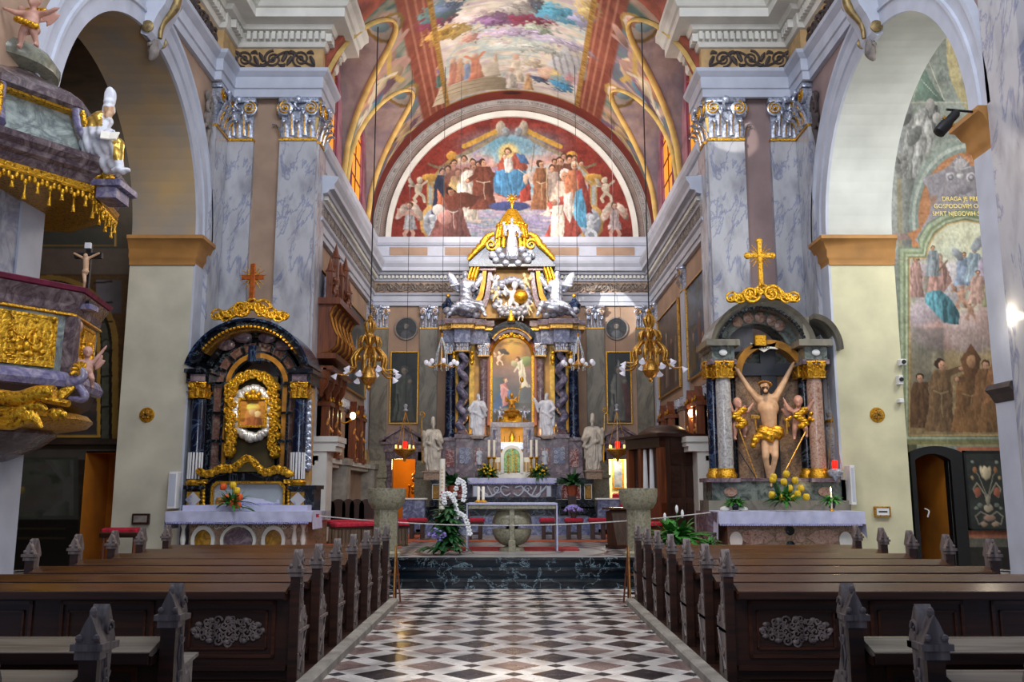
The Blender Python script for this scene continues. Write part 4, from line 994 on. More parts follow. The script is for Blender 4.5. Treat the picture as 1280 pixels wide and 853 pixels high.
# framed pictures
def picture(label,p00,ux,w,h,artfn,res,frame='gold',fw=.07,cat='painting',name='framed_painting',nrm=(0,-1,0),arch=False):
    "p00 top-left corner; ux right vector"
    p00=Vector(p00); ux=Vector(ux); n=Vector(nrm); dz=Vector((0,0,-1)); c=p00+ux*w/2+dz*h
    t=thing(name,label,cat,tuple(c))
    def art(u,v): a=Art(u*100*w/h,v*100,'#20262a'); artfn(a,100*w/h); return a.c
    canvas('canvas',p00+n*.03,ux,dz,w,h,art,res,'canvas',t)
    m=MB()
    def bar(a,b,c_,d): # rect u0,u1,v0,v1
        q=[p00+ux*a+dz*c_,p00+ux*b+dz*c_,p00+ux*b+dz*d,p00+ux*a+dz*d]; m.add([p+n*0 for p in q]+[p+n*.07 for p in q],[(0,1,2,3),(4,5,6,7),(0,1,5,4),(1,2,6,5),(2,3,7,6),(3,0,4,7)])
    bar(-fw,0,-fw,h+fw); bar(w,w+fw,-fw,h+fw); bar(0,w,-fw,0); bar(0,w,h,h+fw); m.build('frame',frame,t); return t
def art_scene(cols,figs,seed):
    def f(a,W):
        a.clouds(cols,.05,seed,sy=1.2)
        for (x,y,h,c,*o) in figs: a.robe(x*W,y,h,c,seed=seed+int(y),**(o[0] if o else {}))
    return f
for s in (-1,1):
    ux=(0,1,0) if s<0 else (0,-1,0)
    nm='left' if s<0 else 'right'
    y0,y1=25.4,29.0; 
    f=art_scene(['#10202c','#1f3a4c','#2f5668','#152a38','#41606a'],[(.3,92,60,'#2f5a78',{'cape':'#1f3a58'}),(.55,80,55,'#8f98a4'),(.75,95,50,'#3a2f38')],3) if s<0 else art_scene(['#241a1c','#4a3030','#5c4440','#2c2430'],[(.2,95,62,'#6b3a34'),(.42,92,66,'#8a6a58',{'hair':'#cfc0b0'}),(.65,95,60,'#5c2f2a'),(.85,92,55,'#7a6a60')],13)
    picture('large dark blue canvas on the left chancel wall beyond the slim pilaster' if s<0 else 'large brown toned canvas of standing figures on the far part of right chancel wall',(s*(XC-.02),y0 if s<0 else y1,7.15),ux,y1-y0,2.5,f,.04,'brass',.05,nrm=(-s,0,0))
    f=art_scene(['#16283e','#2b4a6e','#56738c','#1d3450'],[(.4,90,50,'#7a5a40')],23) if s<0 else art_scene(['#18283c','#284a70','#35597c','#101c2c','#5c5a3c'],[(.3,95,45,'#6b5a38',{'kneel':True}),(.65,85,50,'#7c3a2c'),(.8,98,40,'#8a7a50',{'kneel':True})],33)
    y0,y1=21.75,24.1
    picture('blue canvas on left chancel wall half hidden by the carved organ case' if s<0 else 'large blue canvas with a few figures on the near part of right chancel wall',(s*(XC-.02),y0 if s<0 else y1,7.15),ux,y1-y0,2.5,f,.04,'brass',.05,nrm=(-s,0,0))
def saint_panel(seed,robe_c,right):
    def f(a,W):
        a.clouds(['#0c1210','#1a2420','#232c28','#141a1c'],.05,seed,sy=1.)
        a.robe(W*.5,97,78,robe_c,'#8a7a68','#4a4438',w=.3,arm=[(.1,-.05)],cape='#5a2a28' if right else None); 
        if right: a.poly([(W*.42,20),(W*.5,10),(W*.58,20)],'#8f9a94')
        a.stroke([(W*.2,97),(W*.3,80),(W*.25,60)],2,'#1c1c1c')
    return f
for s in (-1,1):
    nm='left' if s<0 else 'right'
    a=P(490 if s<0 else 758.5,441,YB); b=P(521 if s<0 else 789,529,YB)
    picture('tall narrow dark painting of a hooded monk on altar wall over the orange lit doorway' if s<0 else 'tall narrow dark painting of a bishop in red on altar wall over the bright doorway',(a.x,YB-.01,a.z),(1,0,0),b.x-a.x,a.z-b.z,saint_panel(41+s,'#4a5248' if s<0 else '#6a6a60',s>0),.03,'gold',.035)
    c=P(508 if s<0 else 770.5,411,YB); t=thing('round_portrait','round dark portrait medallion above the %s painting'%('hooded monk' if s<0 else 'bishop'),'painting',(c.x,YB,c.z-.36)); R=.36
    def art(u,v,c=c): 
        q=Art(u*40,v*40,'#1a1d22'); q.clouds(['#101216','#2a2f34','#1a1c20'],.1,5); q.poly([(8,40),(12,26),(20,22),(28,26),(33,40)],'#4c4f55',fold=2); q.head(20,15,5.5,'#8d8478','#3a3734'); return q.c
    grid_paint('canvas',40,40,lambda u,v:(c.x-R+2*R*u,YB-.03+0*u,c.z+R-2*R*v),art,'canvas',t,keep=lambda u,v:(u-.5)**2+(v-.5)**2<.25)
    MB().arc((c.x,c.z),[(R-.01,YB),(R-.01,YB-.06),(R+.04,YB-.06),(R+.04,YB)],0,2*PI,36,'xz',closed=True).build('frame','scroll_g',t,True)
    # door surround
    x0,x1=sorted((s*3.2,s*3.97)); t=thing('door_surround','pink grey marble doorway with a pediment, opening to %s'%('an orange lit room' if s<0 else 'a bright cream room'),'doorway',((x0+x1)/2,YB,ZP))
    m=MB().box(x0-.2,x0,YB-.12,YB,ZP,2.72).box(x1,x1+.2,YB-.12,YB,ZP,2.72).box(x0-.2,x1+.2,YB-.12,YB,2.72,2.95); m.build('jamb','marble_p',t)
    m=MB().box(x0-.28,x1+.28,YB-.16,YB,2.95,3.2).box(x0-.36,x1+.36,YB-.24,YB,3.2,3.28); m.build('lintel','marble_p',t)
    xc=(x0+x1)/2; w=(x1-x0)/2+.38; m=MB().prism([(xc-w,3.28),(xc+w,3.28),(xc,3.75)],YB-.12,YB,'xz').prism([(xc-w-.04,3.28),(xc-w-.04,3.36),(xc,3.85),(xc+w+.04,3.36),(xc+w+.04,3.28),(xc,3.75)],YB-.24,YB,'xz'); m.build('pediment','marble_p',t)
    # rooms behind
    m=MB(); wl='orange_wall' if s<0 else 'cream_wall'; a0,a1=sorted((s*2.4,s*5.5))
    m.box(a0,a1,32.6,32.7,0,3.4).box(a0-.1,a0,YB+.3,32.7,0,3.4).box(a1,a1+.1,YB+.3,32.7,0,3.4).box(a0,a1,YB+.3,32.7,3.4,3.5); struct(m,'wall_sacristy_%s'%nm,wl)
    struct(MB().box(a0,a1,YB,32.7,ZP-.1,ZP),'floor_sacristy_%s'%nm,'stone')
t=thing('gilded_cabinet','gilded ornament panel seen through the orange lit doorway','ornament',(-4.05,31.6,ZP)); m=MB().box(-4.45,-4.15,31.5,31.7,ZP,2.7); m.build('panel','gold',t)
m=MB()
for i in range(9): m.spiral((-4.3,31.48,1.0+i*.2),.09,1.3,.03,(-1)**i,'xz',14)
m.build('scrollwork','gilt',t,True)
t=thing('candle_stand','slender gilt candle stand inside the orange lit doorway','candle stand',(-3.55,31.4,ZP)); MB().lathe([(.14,0),(.15,.04),(.04,.1),(.03,1.3),(.07,1.36),(.02,1.4)],12,(-3.55,31.4,ZP)).build('stem','gold',t,True); m=MB()
for i in range(7): m.ell((-3.35+.08*cos(i*2.1),31.4,1.5+i*.14),(.1,.05,.09))
tag(m.build('gilt_bouquet','brass',None,True),'gilt leaf bouquet hanging inside the orange lit doorway','ornament')
p=P(766,590,32.5); picture('small gilt framed picture in the bright cream room behind the right doorway',(3.65,32.58,2.75),(1,0,0),.3,.95,art_scene(['#5a6a80','#a0a8b0','#8a3a30'],[],3),.06,'gold',.05)
for i,(x,l) in enumerate(((3.75,'red upholstered armchair in the bright room nearer the door jamb'),(4.25,'second red upholstered armchair deeper in the bright room'))):
    t=thing('armchair',l,'chair',(x,31.2+i*.5,ZP)); m=MB().bbox(-.28,.28,-.28,.25,.3,.48,.04); m.build('seat','red',t,local=True); MB().bbox(-.28,.28,.18,.3,.45,1.1,.05).build('backrest','red',t,local=True); m=MB()
    for a in (-.24,.24):
        for b in (-.24,.24): MB().box(a-.03,a+.03,b-.03,b+.03,0,.3).build('leg','wood_d',t,local=True)
# ================================================================ SCULPTURE MESHES
def fold_robe(k=13,amp=.007,zt=.76):
    def f(co):
        if co.z>zt: return 0
        th=math.atan2(co.y,co.x); n=mnoise.noise(co*5)
        return amp*sin(k*th+n*5+co.z*4)*min(1,(zt-co.z)*4)
    return f
def head_p(x,y,z,s=1,beard=False,hair=True,yaw=0,tilt=0):
    R=Matrix.Rotation(yaw,3,'Z')@Matrix.Rotation(tilt,3,'X'); c=Vector((x,y,z)); q=lambda a,b,d:tuple(c+R@Vector((a*s,b*s,d*s)))
    L=[('e',q(0,0,0),(.043*s,.052*s,.062*s),R),('e',q(0,-.055,-.008),(.009*s,.014*s,.02*s),R),('e',q(0,-.04,-.04),(.022*s,.02*s,.022*s),R),('e',q(0,-.05,-.03),(.014*s,.008*s,.005*s),R)]
    for a in (-1,1): L+=[('e',q(a*.018,-.044,.018),(.014*s,.01*s,.006*s),R),('e',q(a*.044,.002,-.005),(.008*s,.012*s,.018*s),R)]
    if hair: L+=[('e',q(0,.012,.014),(.051*s,.054*s,.058*s),R)]
    if beard: L+=[('e',q(0,-.045,-.065),(.028*s,.024*s,.042*s),R)]
    return L
def hand_p(e,h,s=1):
    e=Vector(e);h=Vector(h); d=(h-e).normalized(); sd=d.cross(Vector((0,1,.2))).normalized(); L=[('e',tuple(h+d*.012*s),(.02*s,.016*s,.022*s))]
    for i,(o,l) in enumerate(((-.014,.034),(-.005,.042),(.005,.044),(.014,.036))): a=h+sd*o*s+d*.02*s; L.append(('c',tuple(a),tuple(a+d*l*s),.006*s,.005*s))
    a=h+sd*-.018*s; L.append(('c',tuple(a),tuple(a+(d-sd*.8).normalized()*.03*s),.006*s,.005*s)); return L
def saint(aL,aR,mitre=False,beard=True,shift=.0,voxel=.013,yaw=0,cape=True,lean=0):
    L=[('e',(-.06,-.07,.02),(.03,.055,.022)),('e',(.06,-.06,.02),(.03,.055,.022)),
       ('c',(-.03,.0,.05),(-.02+shift,0,.46),.115,.095),('c',(.05,.01,.05),(.03+shift,0,.46),.11,.09),('c',(.05,-.06,.28),(.04,-.02,.45),.06,.07),
       ('c',(shift,0,.48),(shift*.6,0,.72),.1,.095),('c',(-.09+shift*.5,0,.775),(.09+shift*.5,0,.775),.055,.055),('c',(shift*.4,0,.8),(shift*.3,-.008,.88),.032,.03)]
    for sg,(e,h) in ((-1,aL),(1,aR)):
        s0=(sg*.115+shift*.5,0,.77); L+=[('c',s0,e,.048,.046),('c',e,h,.05,.036)]+hand_p(e,h)
        L+=[('c',tuple(Vector(h)*.8+Vector(e)*.2-Vector((0,0,.02))),tuple(Vector(e)-Vector((0,0,.13))),.03,.03)]
    L+=head_p(shift*.3,-.012,.925,1,beard,True,yaw)
    if mitre: L+=[('c',(shift*.3,0,.965),(shift*.3,.0,1.0),.044,.046),('e',(shift*.3,-.012,1.03),(.042,.016,.06)),('e',(shift*.3,.018,1.03),(.042,.016,.06))]
    if cape: L+=[('e',(0,.06,.42),(.15,.06,.38)),('c',(-.13,.02,.72),(-.15,.0,.2),.04,.045),('c',(.13,.02,.72),(.15,.02,.25),.04,.04),('c',(-.1,-.07,.55),(.12,-.08,.42),.03,.035)]
    return sculpt(L,voxel,3,fold_robe())
def putto(pose='stand',wings=True,voxel=.02,arms=None,legs=None):
    arms=arms or (((-.2,-.05,.62),(-.3,-.1,.75)),((.2,-.05,.6),(.28,-.12,.5)))
    legs=legs or (((-.1,-.04,.24),(-.12,0,.03)),((.12,-.1,.26),(.14,.02,.08)))
    L=[('e',(0,0,.52),(.13,.11,.14)),('e',(0,-.02,.42),(.13,.12,.11)),('e',(-.06,.04,.36),(.08,.09,.09)),('e',(.06,.04,.36),(.08,.09,.09)),('c',(-.1,0,.62),(.1,0,.62),.06,.06),('c',(0,0,.64),(0,0,.72),.05,.05)]
    for sg,(e,h) in ((-1,arms[0]),(1,arms[1])): L+=[('c',(sg*.12,0,.62),e,.055,.045),('c',e,h,.047,.03)]+hand_p(e,h,1.3)
    for sg,(k,f) in ((-1,legs[0]),(1,legs[1])): L+=[('c',(sg*.07,0,.36),k,.085,.06),('c',k,f,.06,.035),('e',(f[0],f[1]-.04,f[2]),(.035,.07,.03))]
    L+=head_p(0,-.02,.84,2.0,False,True)
    if wings:
        for s in (-1,1): R=Matrix.Rotation(s*.7,3,'Y'); L+=[('e',(s*.2,.12,.68),(.08,.025,.2),R),('e',(s*.27,.13,.6),(.05,.02,.16),R)]
    return sculpt(L,voxel,3)
# ================================================================ HIGH ALTAR
CX=639
def pz(py,Y): return P(640,py,Y).z
def px_(px,py,Y): return P(px,py,Y).x
HA=thing('high_altar','towering baroque high altar of coloured marble with twisted columns and a gilded crown','altar',(0,28.5,ZP))
def hb(m,a,b,t,bt,Y,d,bev=0):
    "symmetric pair of boxes, px half-offsets a<b from axis, rows t<bt, front at Y, depth d"
    x0=(a)/F*Y/(CT-(426.5-t)/F*ST); x1=b/F*Y/(CT-(426.5-t)/F*ST); z1=pz(t,Y); z0=pz(bt,Y)
    if a==0: m.box(-x1,x1,Y,Y+d,z0,z1)
    else:
        for s in (-1,1): m.box(min(s*x0,s*x1),max(s*x0,s*x1),Y,Y+d,z0,z1)
    return m
def ho(px,py,Y): return px/F*Y/(CT-(426.5-py)/F*ST)
Y0=28.4
# black plinth with inlaid panels
m=MB(); hb(m,0,102,598,604,27.9,1.6); hb(m,0,100,604,626,28.0,1.5); hb(m,0,103,626,636,27.9,1.6); m.box(-2.75,2.75,27.9,29.6,ZP,pz(634,27.9)); builds(m,'plinth','marble_k',HA)
for a,b,mt,n_ in ((91,99,'marble_o','yellow_inlay'),(62,85,'marble_r','red_inlay'),(50,61,'marble_l','grey_inlay')):
    m=MB(); hb(m,a,b,607,623,27.97,.05); builds(m,n_,mt,HA); m=MB()
    for s in (-1,1):
        x0,x1=sorted((s*ho(a,607,27.96),s*ho(b,607,27.96))); z1,z0=pz(606,27.96),pz(624,27.96)
        m.box(x0-.02,x1+.02,27.95,27.99,z1,z1+.02).box(x0-.02,x1+.02,27.95,27.99,z0-.02,z0).box(x0-.02,x0,27.95,27.99,z0-.02,z1+.02).box(x1,x1+.02,27.95,27.99,z0-.02,z1+.02)
    builds(m,'inlay_border','trimw',HA)
# pedestal zone
m=MB(); hb(m,0,90,548,598,28.9,.8); hb(m,48,70,545,600,28.35,.8); hb(m,68,88,549,600,28.6,.8); hb(m,30,50,549,600,28.55,.8)
hb(m,46,72,543,548,28.28,.9); hb(m,66,90,547,551,28.5,.9); hb(m,28,52,547,551,28.5,.9); hb(m,46,72,590,600,28.28,.9); hb(m,66,90,592,600,28.5,.9); hb(m,28,50,592,600,28.5,.9); builds(m,'pedestal','marble_p',HA)
m=MB(); hb(m,52,66,560,580,28.32,.05); builds(m,'relief_panel','marble_l',HA); m=MB(); hb(m,72,83,562,584,28.57,.05); builds(m,'red_panel','marble_r',HA); m=MB(); hb(m,36,47,560,582,28.52,.05); builds(m,'niche_panel','marble_r',HA)
me_s=saint(((-.17,-.06,.6),(-.08,-.13,.55)),((.18,-.05,.6),(.1,-.14,.66)),voxel=.02)
for s in (-1,1):
    x=s*ho(41,580,28.5); h=pz(560,28.5)-pz(581,28.5); sobj(me_s,'niche_figure','statue_w',T=TR((x,28.48,pz(581,28.5)),0,h),parent=HA)
    m=MB(); x=s*ho(59,570,28.3); 
    for k in range(6): m.spiral((x+(-.1 if k%2 else .1),28.3,pz(562+k*3,28.3)),.07,1.3,.018,(-1)**k,'xz',12)
    builds(m,'relief_scroll','trim',HA,True)
# back wall slab of altar and lateral golden strips
m=MB(); hb(m,0,80,428,548,29.3,.5); builds(m,'back_panel','marble_b',HA)
m=MB(); hb(m,47,53,432,545,29.15,.2); hb(m,67,71,436,547,29.15,.2); builds(m,'gilt_strip','goldp',HA)
m=MB(); hb(m,27,47,432,545,29.2,.2); builds(m,'tan_panel','tanp',HA)
m=MB()
for s in (-1,1):
    x=s*ho(77,490,28.85); r=.17; m.lathe([(r*1.35,pz(549,28.85)),(r*1.35,pz(546,28.85)),(r*1.1,pz(544,28.85)),(r,pz(541,28.85)),(r,pz(500,28.85)),(r*.86,pz(442,28.85))],22,(x,28.85,0))
builds(m,'black_column','marble_b',HA,True)
for s in (-1,1):
    x=s*ho(62,490,28.6); z0=pz(543,28.6); z1=pz(438,28.6); pts=[];rs=[]
    for k in range(141): t=k/140; w=.095*min(1,t*12,(1-t)*12); ang=s*2*PI*4.6*t; pts.append((x+w*cos(ang),28.6+w*sin(ang),z0+(z1-z0)*t)); rs.append(.125-.02*t)
    MB().tube(pts,rs,16).build('twisted_column','marble_t',HA,True)
    MB().lathe([(.2,z0-.02),(.22,z0+.03),(.17,z0+.07),(.18,z0+.12),(.14,z0+.15)],20,(x,28.6,0)).build('column_base','marble_p',HA,True)
    # pinkish inner pilaster
    x=s*ho(35.5,490,28.95); MB().lathe([(.15,pz(546,28.95)),(.15,pz(543,28.95)),(.12,pz(541,28.95)),(.12,pz(450,28.95))],18,(x,28.95,0)).build('inner_column','marble_p',HA,True)
    for off,Yc,w,tp in ((62,28.6,.42,424),(77,28.85,.36,427),(35.5,28.95,.36,430)):
        h=.42; c=capital(h,w,w*.8,'silver','gold',HA,True); c.name='column_capital'; zc=pz(tp,Yc)-h; c.location=Vector((s*ho(off,440,Yc),Yc+w*.4,zc))-WLOC[HA.name]
m=MB()
for s in (-1,1):
    for dx in (-.28,.3): m.ell((s*ho(62,450,28.5)+dx,28.6,pz(448,28.6)),(.08,.1,.14)); m.ell((s*ho(62,450,28.5)+dx,28.6,pz(441,28.6)),.07); m.ell((s*ho(62,450,28.5)+dx,28.6,pz(454,28.6)),(.05,.06,.08))
builds(m,'gilt_garland','gilt',HA,True)
# entablature
m=MB(); hb(m,52,72,410,428,28.3,.9); hb(m,70,86,412,428,28.6,.7); hb(m,36,53,411,430,28.7,.6); hb(m,27,40,413,434,28.9,.5); builds(m,'frieze_block','marble_l',HA)
m=MB(); hb(m,48,76,404,410,28.15,1.1); hb(m,68,91,406,412,28.5,.8); hb(m,34,54,406,411,28.55,.8); hb(m,24,40,408,413,28.8,.6); builds(m,'gilt_moulding','brass',HA)
m=MB(); hb(m,46,84,398,404,28.05,1.2); hb(m,66,92,400,406,28.4,.9); hb(m,32,50,399,406,28.45,.9); hb(m,22,38,401,408,28.7,.7); builds(m,'cornice','marble_p',HA)
# altarpiece
xw=ho(28,480,29.0); zc=pz(445,29.0); zb=pz(530,29.0); xi=ho(24.5,480,29)
def altar_art(a):
    altar_art2(a); a.c=np.clip(a.c*1.35,0,1)
def altar_art2(a):
    a.clouds(['#2c3434','#3a4440','#46504a','#2a3438'],.04,4)
    a.grad(405,470,'#b5781c','#7a5a3c',a=.95); a.ellipse(640,428,16,20,'#d9982a',soft=8,shade=0,a=.8); a.ellipse(622,440,9,22,'#6e4a1c',soft=5,a=.6); a.ellipse(662,440,8,22,'#6e4a1c',soft=5,a=.6)
    a.grad(470,500,'#6a5a5c','#37424a',(a.y>462)*1.,.8); a.rect(616,632,472,500,'#3f5252',1,.7); a.rect(648,664,486,512,'#4c5c64',2,.5); a.rect(612,670,504,512,'#4a4a3c',.5); a.rect(612,670,514,530,'#363b34',.5); a.rect(612,670,511,513.5,'#6a644c',.4)
    a.ellipse(640,462,26,7,'#8a6a5c',soft=5,a=.6,shade=0)
    a.putto(624,456,17,'#c4a084',.2); a.ellipse(630,440,7,3,'#3a2c1c',rot=.4)
    a.ellipse(656,452,9,6,'#6a7a40',rot=-.3); a.ellipse(644,455,6,4,'#8f8a64',rot=.5); a.poly([(646,452),(653,450),(656,462),(658,476),(664,484),(656,484),(650,486),(649,470)],'#b0a890',fold=3); a.head(647,450,3,'#b98a64','#5a2c14',face=-1); a.stroke([(648,456),(643,465)],2,'#b0a890')
    a.poly([(627,484),(634,482),(640,494),(636,508),(628,510),(624,512),(616,514),(620,498),(625,488)],'#1f4f86',fold=2); a.poly([(625,481),(632,478),(636,486),(634,497),(636,506),(628,508),(626,492)],'#c9706e',fold=2); a.poly([(634,486),(638,488),(641,500),(636,498)],'#2f66a0'); a.head(632,476,3,'#cf9e80','#8a5a30',face=1); a.stroke([(629,483),(635,488)],2,'#cf8a80')
    return a
x0,x1=-xi,xi; z0,z1=zb,zc+xi*1.02
grid_paint('altarpiece_painting',130,240,plane_pos(x0,x1,z0,z1,29.02),plane_art(x0,x1,z0,z1,29.02,altar_art),'canvas',HA,keep=lambda u,v:((z1+(z0-z1)*v)<zc)|(((x0+(x1-x0)*u))**2+((z1+(z0-z1)*v)-zc)**2<xi*xi))
m=MB(); pr=[(xi-.01,29.05),(xi-.01,28.96),(xi+.05,28.9),(xi+.07,28.96),(xi+.07,29.1)]
m.arc((0,zc),pr,0,PI,36,'xz')
for s in (-1,1): m.box(min(s*xi,s*(xi+.07)),max(s*xi,s*(xi+.07)),28.92,29.1,zb-.05,zc)
m.box(-xi-.07,xi+.07,28.92,29.1,zb-.1,zb); builds(m,'altarpiece_frame','gold',HA,True)
m=MB(); m.arc((0,zc),[(xi+.07,29.1),(xi+.07,28.94),(xi+.16,28.9),(xi+.16,29.1)],0,PI,36,'xz')
for s in (-1,1): m.box(min(s*(xi+.07),s*(xi+.16)),max(s*(xi+.07),s*(xi+.16)),28.95,29.1,zb-.05,zc)
builds(m,'outer_frame','marble_r2',HA,True)
# ---------------------------------------------------------------- high altar: upper storey
def PP(px,py,Y): p=P(px,py,Y); return (p.x,p.z)
# buttress scrolls (concave) : inner edge & outer edge in px offsets
def butt(o,i,Y,d,mat,name):
    out=[]
    for s in (-1,1):
        poly=[PP(CX+s*a,b,Y) for a,b in o]+[PP(CX+s*a,b,Y) for a,b in reversed(i)]
        MB().prism(poly,Y,Y+d,'xz').build(name,mat,HA)
butt([(58,392),(56,386),(46,378),(40,366),(37,350),(35,330)],[(52,396),(49,391),(41,383),(35,370),(32,352),(30,330)],28.6,.5,'ambers','attic_volute')
butt([(50,396),(47,390),(38,382),(33,370),(30,352),(28,330)],[(43,398),(39,391),(31,383),(27,370),(25,352),(23,330)],28.7,.5,'pinkw','attic_scroll')
butt([(62,392),(58,386),(50,376),(44,362),(41,346),(40,330)],[(58,392),(54,386),(45,377),(40,365),(37,350),(35,330)],28.75,.5,'marble_b','attic_edge')
m=MB().prism([PP(CX+a,b,28.9) for a,b in [(-44,398),(-32,382),(-27,360),(-24,330),(24,330),(27,360),(32,382),(44,398)]],28.9,29.3,'xz'); m.build('attic_panel','tanp',HA)
# curved cornice over the picture
for r0,r1,Y,mt,nm_ in ((27,31,28.75,'marble_p','arched_frieze'),(31,33,28.68,'brass','arched_moulding'),(33,39,28.6,'marble_k','arched_cornice')):
    c=P(CX,448,Y); k=lambda r:ho(r,430,Y); m=MB().arc((0,c.z),[(k(r0),Y),(k(r1),Y),(k(r1),29.2),(k(r0),29.2)],PI*.22,PI*.78,28,'xz',1.22); m.build(nm_,mt,HA,False)
p=P(CX,395,28.5); MB().lathe([(.14,-.18),(.1,0),(.03,.35),(0,.42)],8,(p.x,28.5,p.z)).build('gilt_spike','gilt',HA,True)
m=MB(); c=P(CX,419,28.7)
for i in range(-3,4): m.spiral((c.x+i*.12,28.68,c.z+.02-abs(i)*.035),.06,1.2,.02,(-1)**i,'xz',12)
m.build('gilt_crest','gilt',HA,True)
# dark blue volutes and moulding under the crown
for s in (-1,1):
    m=MB(); q=lambda a,b,Y=28.6:(P(CX+s*a,b,Y).x,Y,P(CX+s*a,b,Y).z)
    m.prism([PP(CX+s*a,b,28.45) for a,b in [(54,326),(48,319),(36,312),(29,300),(24,298),(19,303),(18,312),(24,322),(22,330),(52,331)]],28.45,29.1,'xz')
    m.build('crown_volute','marble_b',HA)
    m=MB(); m.spiral(q(25,306,28.42),.2,1.6,.05,s,'xz',26,out=.06); m.curve([q(54,325,28.4),q(44,314,28.4),q(36,306,28.4),q(31,297,28.4),q(22,292,28.4)],[.06,.09,.11,.1,.08],8); 
    for k in range(5): m.ell(q(50-k*5,321-k*6,28.5),(.12,.1,.13))
    m.build('gilt_edge','gilt',HA,True)
    m=MB(); m.curve([q(44,334,28.6),(q(48,346,28.6)),(q(50,358,28.6))],[.16,.14,.06],8,flat=.6)
    for k in range(3): m.curve([q(41+k*4,334,28.48),q(45+k*4,346,28.45),q(47+k*4,358,28.5)],[.04,.05,.02],6)
    m.build('gilt_drapery','gilt',HA,True)
m=MB(); hb(m,0,54,330,333,28.4,.8); m.build('crown_moulding','marble_k',HA); m=MB(); hb(m,20,44,334,338,28.55,.6); builds(m,'impost_block','marble_r',HA)
# crown: shell canopy of gold with silver figure
m=MB(); c=P(CX,300,28.7); z=c.z
m.lathe([(ho(22,300,28.7),0),(ho(19,296,28.7),.15),(ho(17,290,28.7),.4),(ho(15,285,28.7),.62),(ho(9,278,28.7),.9),(ho(6,272,28.7),1.05)],20,(0,28.8,z))
m.build('gilt_canopy','gilt',HA,True)
m=MB()
for k in range(10):
    a=PI+PI*k/9; m.curve([(.55*cos(a),28.8+.5*sin(a),z-.35),(.5*cos(a),28.8+.45*sin(a),z+.2),(.36*cos(a),28.8+.3*sin(a),z+.6),(.12*cos(a),28.8+.1*sin(a),z+1.05)],[.05,.07,.08,.04],7)
    m.ell((.46*cos(a),28.8+.42*sin(a),z+.5),(.09,.09,.07)); m.ell((.6*cos(a),28.8+.45*sin(a),z-.2),(.08,.08,.1))
m.build('gilt_ribs','gilt',HA,True)
z=P(CX,274,28.8).z; MB().lathe([(.2,-.05),(.1,.06),(.06,.2),(.08,.26),(.05,.3),(.035,.45),(.08,.52),(.035,.58),(.02,.68),(.02,.72)],14,(0,28.8,z)).build('spire','gold',HA,True)
m=MB(); zz=P(CX,248,28.8).z; m.ell((0,28.8,zz),.1)
for k in range(10): a=2*PI*k/10; m.tube([(.08*cos(a),28.8,zz+.08*sin(a)),(.2*cos(a),28.8,zz+.2*sin(a))],[.03,.006],5)
m.build('ray_orb','gold',HA,True)
# silver crest in front of the crown, cloud of putti with globe
ang_m=saint(((-.16,-.1,.66),(-.2,-.2,.8)),((.17,-.08,.62),(.22,-.2,.55)),beard=False,voxel=.018,cape=False)
pm=putto(voxel=.028)
sobj(ang_m,'silver_figure','silver',T=TR((0,28.3,P(CX,322,28.3).z),0,1.35),parent=HA)
m=MB(); random.seed(3)
for k in range(16):
    a=PI*k/15; m.ell((.65*cos(a)*1.,28.35,P(CX,316,28.35).z-.1+.25*sin(a)*((k%3)-1)),(.12,.1,.11))
m.build('silver_cloud','silver',HA,True)
t=thing('angel_group','white and gilt cluster of putti clouds and a gold globe in the altar gable','sculpture',(0,28.6,P(CX,392,28.5).z))
for i,(px,py,h,r,mt) in enumerate([(640,372,1.1,.2,'statue_w'),(660,352,.65,-.5,'candlew'),(655,378,.7,.4,'statue_w'),(618,368,.6,.5,'candlew'),(628,386,.6,-.2,'statue_w'),(650,392,.55,.3,'statue_w'),(616,352,.65,.9,'statue_w'),(664,385,.5,-.6,'candlew')]):
    p=P(px,py+h*18,28.55); sobj(pm,'putto',mt,T=TR(p,r,h,0,r*.5),parent=t)
p=P(651,371,28.45); MB().ell(p,.24,n=20,m=12).build('globe','gold',t,True)
m=MB(); 
for k in range(26): a=2*PI*k/26; p=P(640+20*cos(a)*(1+.15*sin(k*3)),372+22*sin(a),28.65); m.ell(p,(.14,.1,.12))
for k in range(14): p=P(625+k*2.4,388+4*sin(k*2),28.5); m.ell(p,(.11,.1,.1))
m.build('cloud','silver_g',t,True)
M_s=None
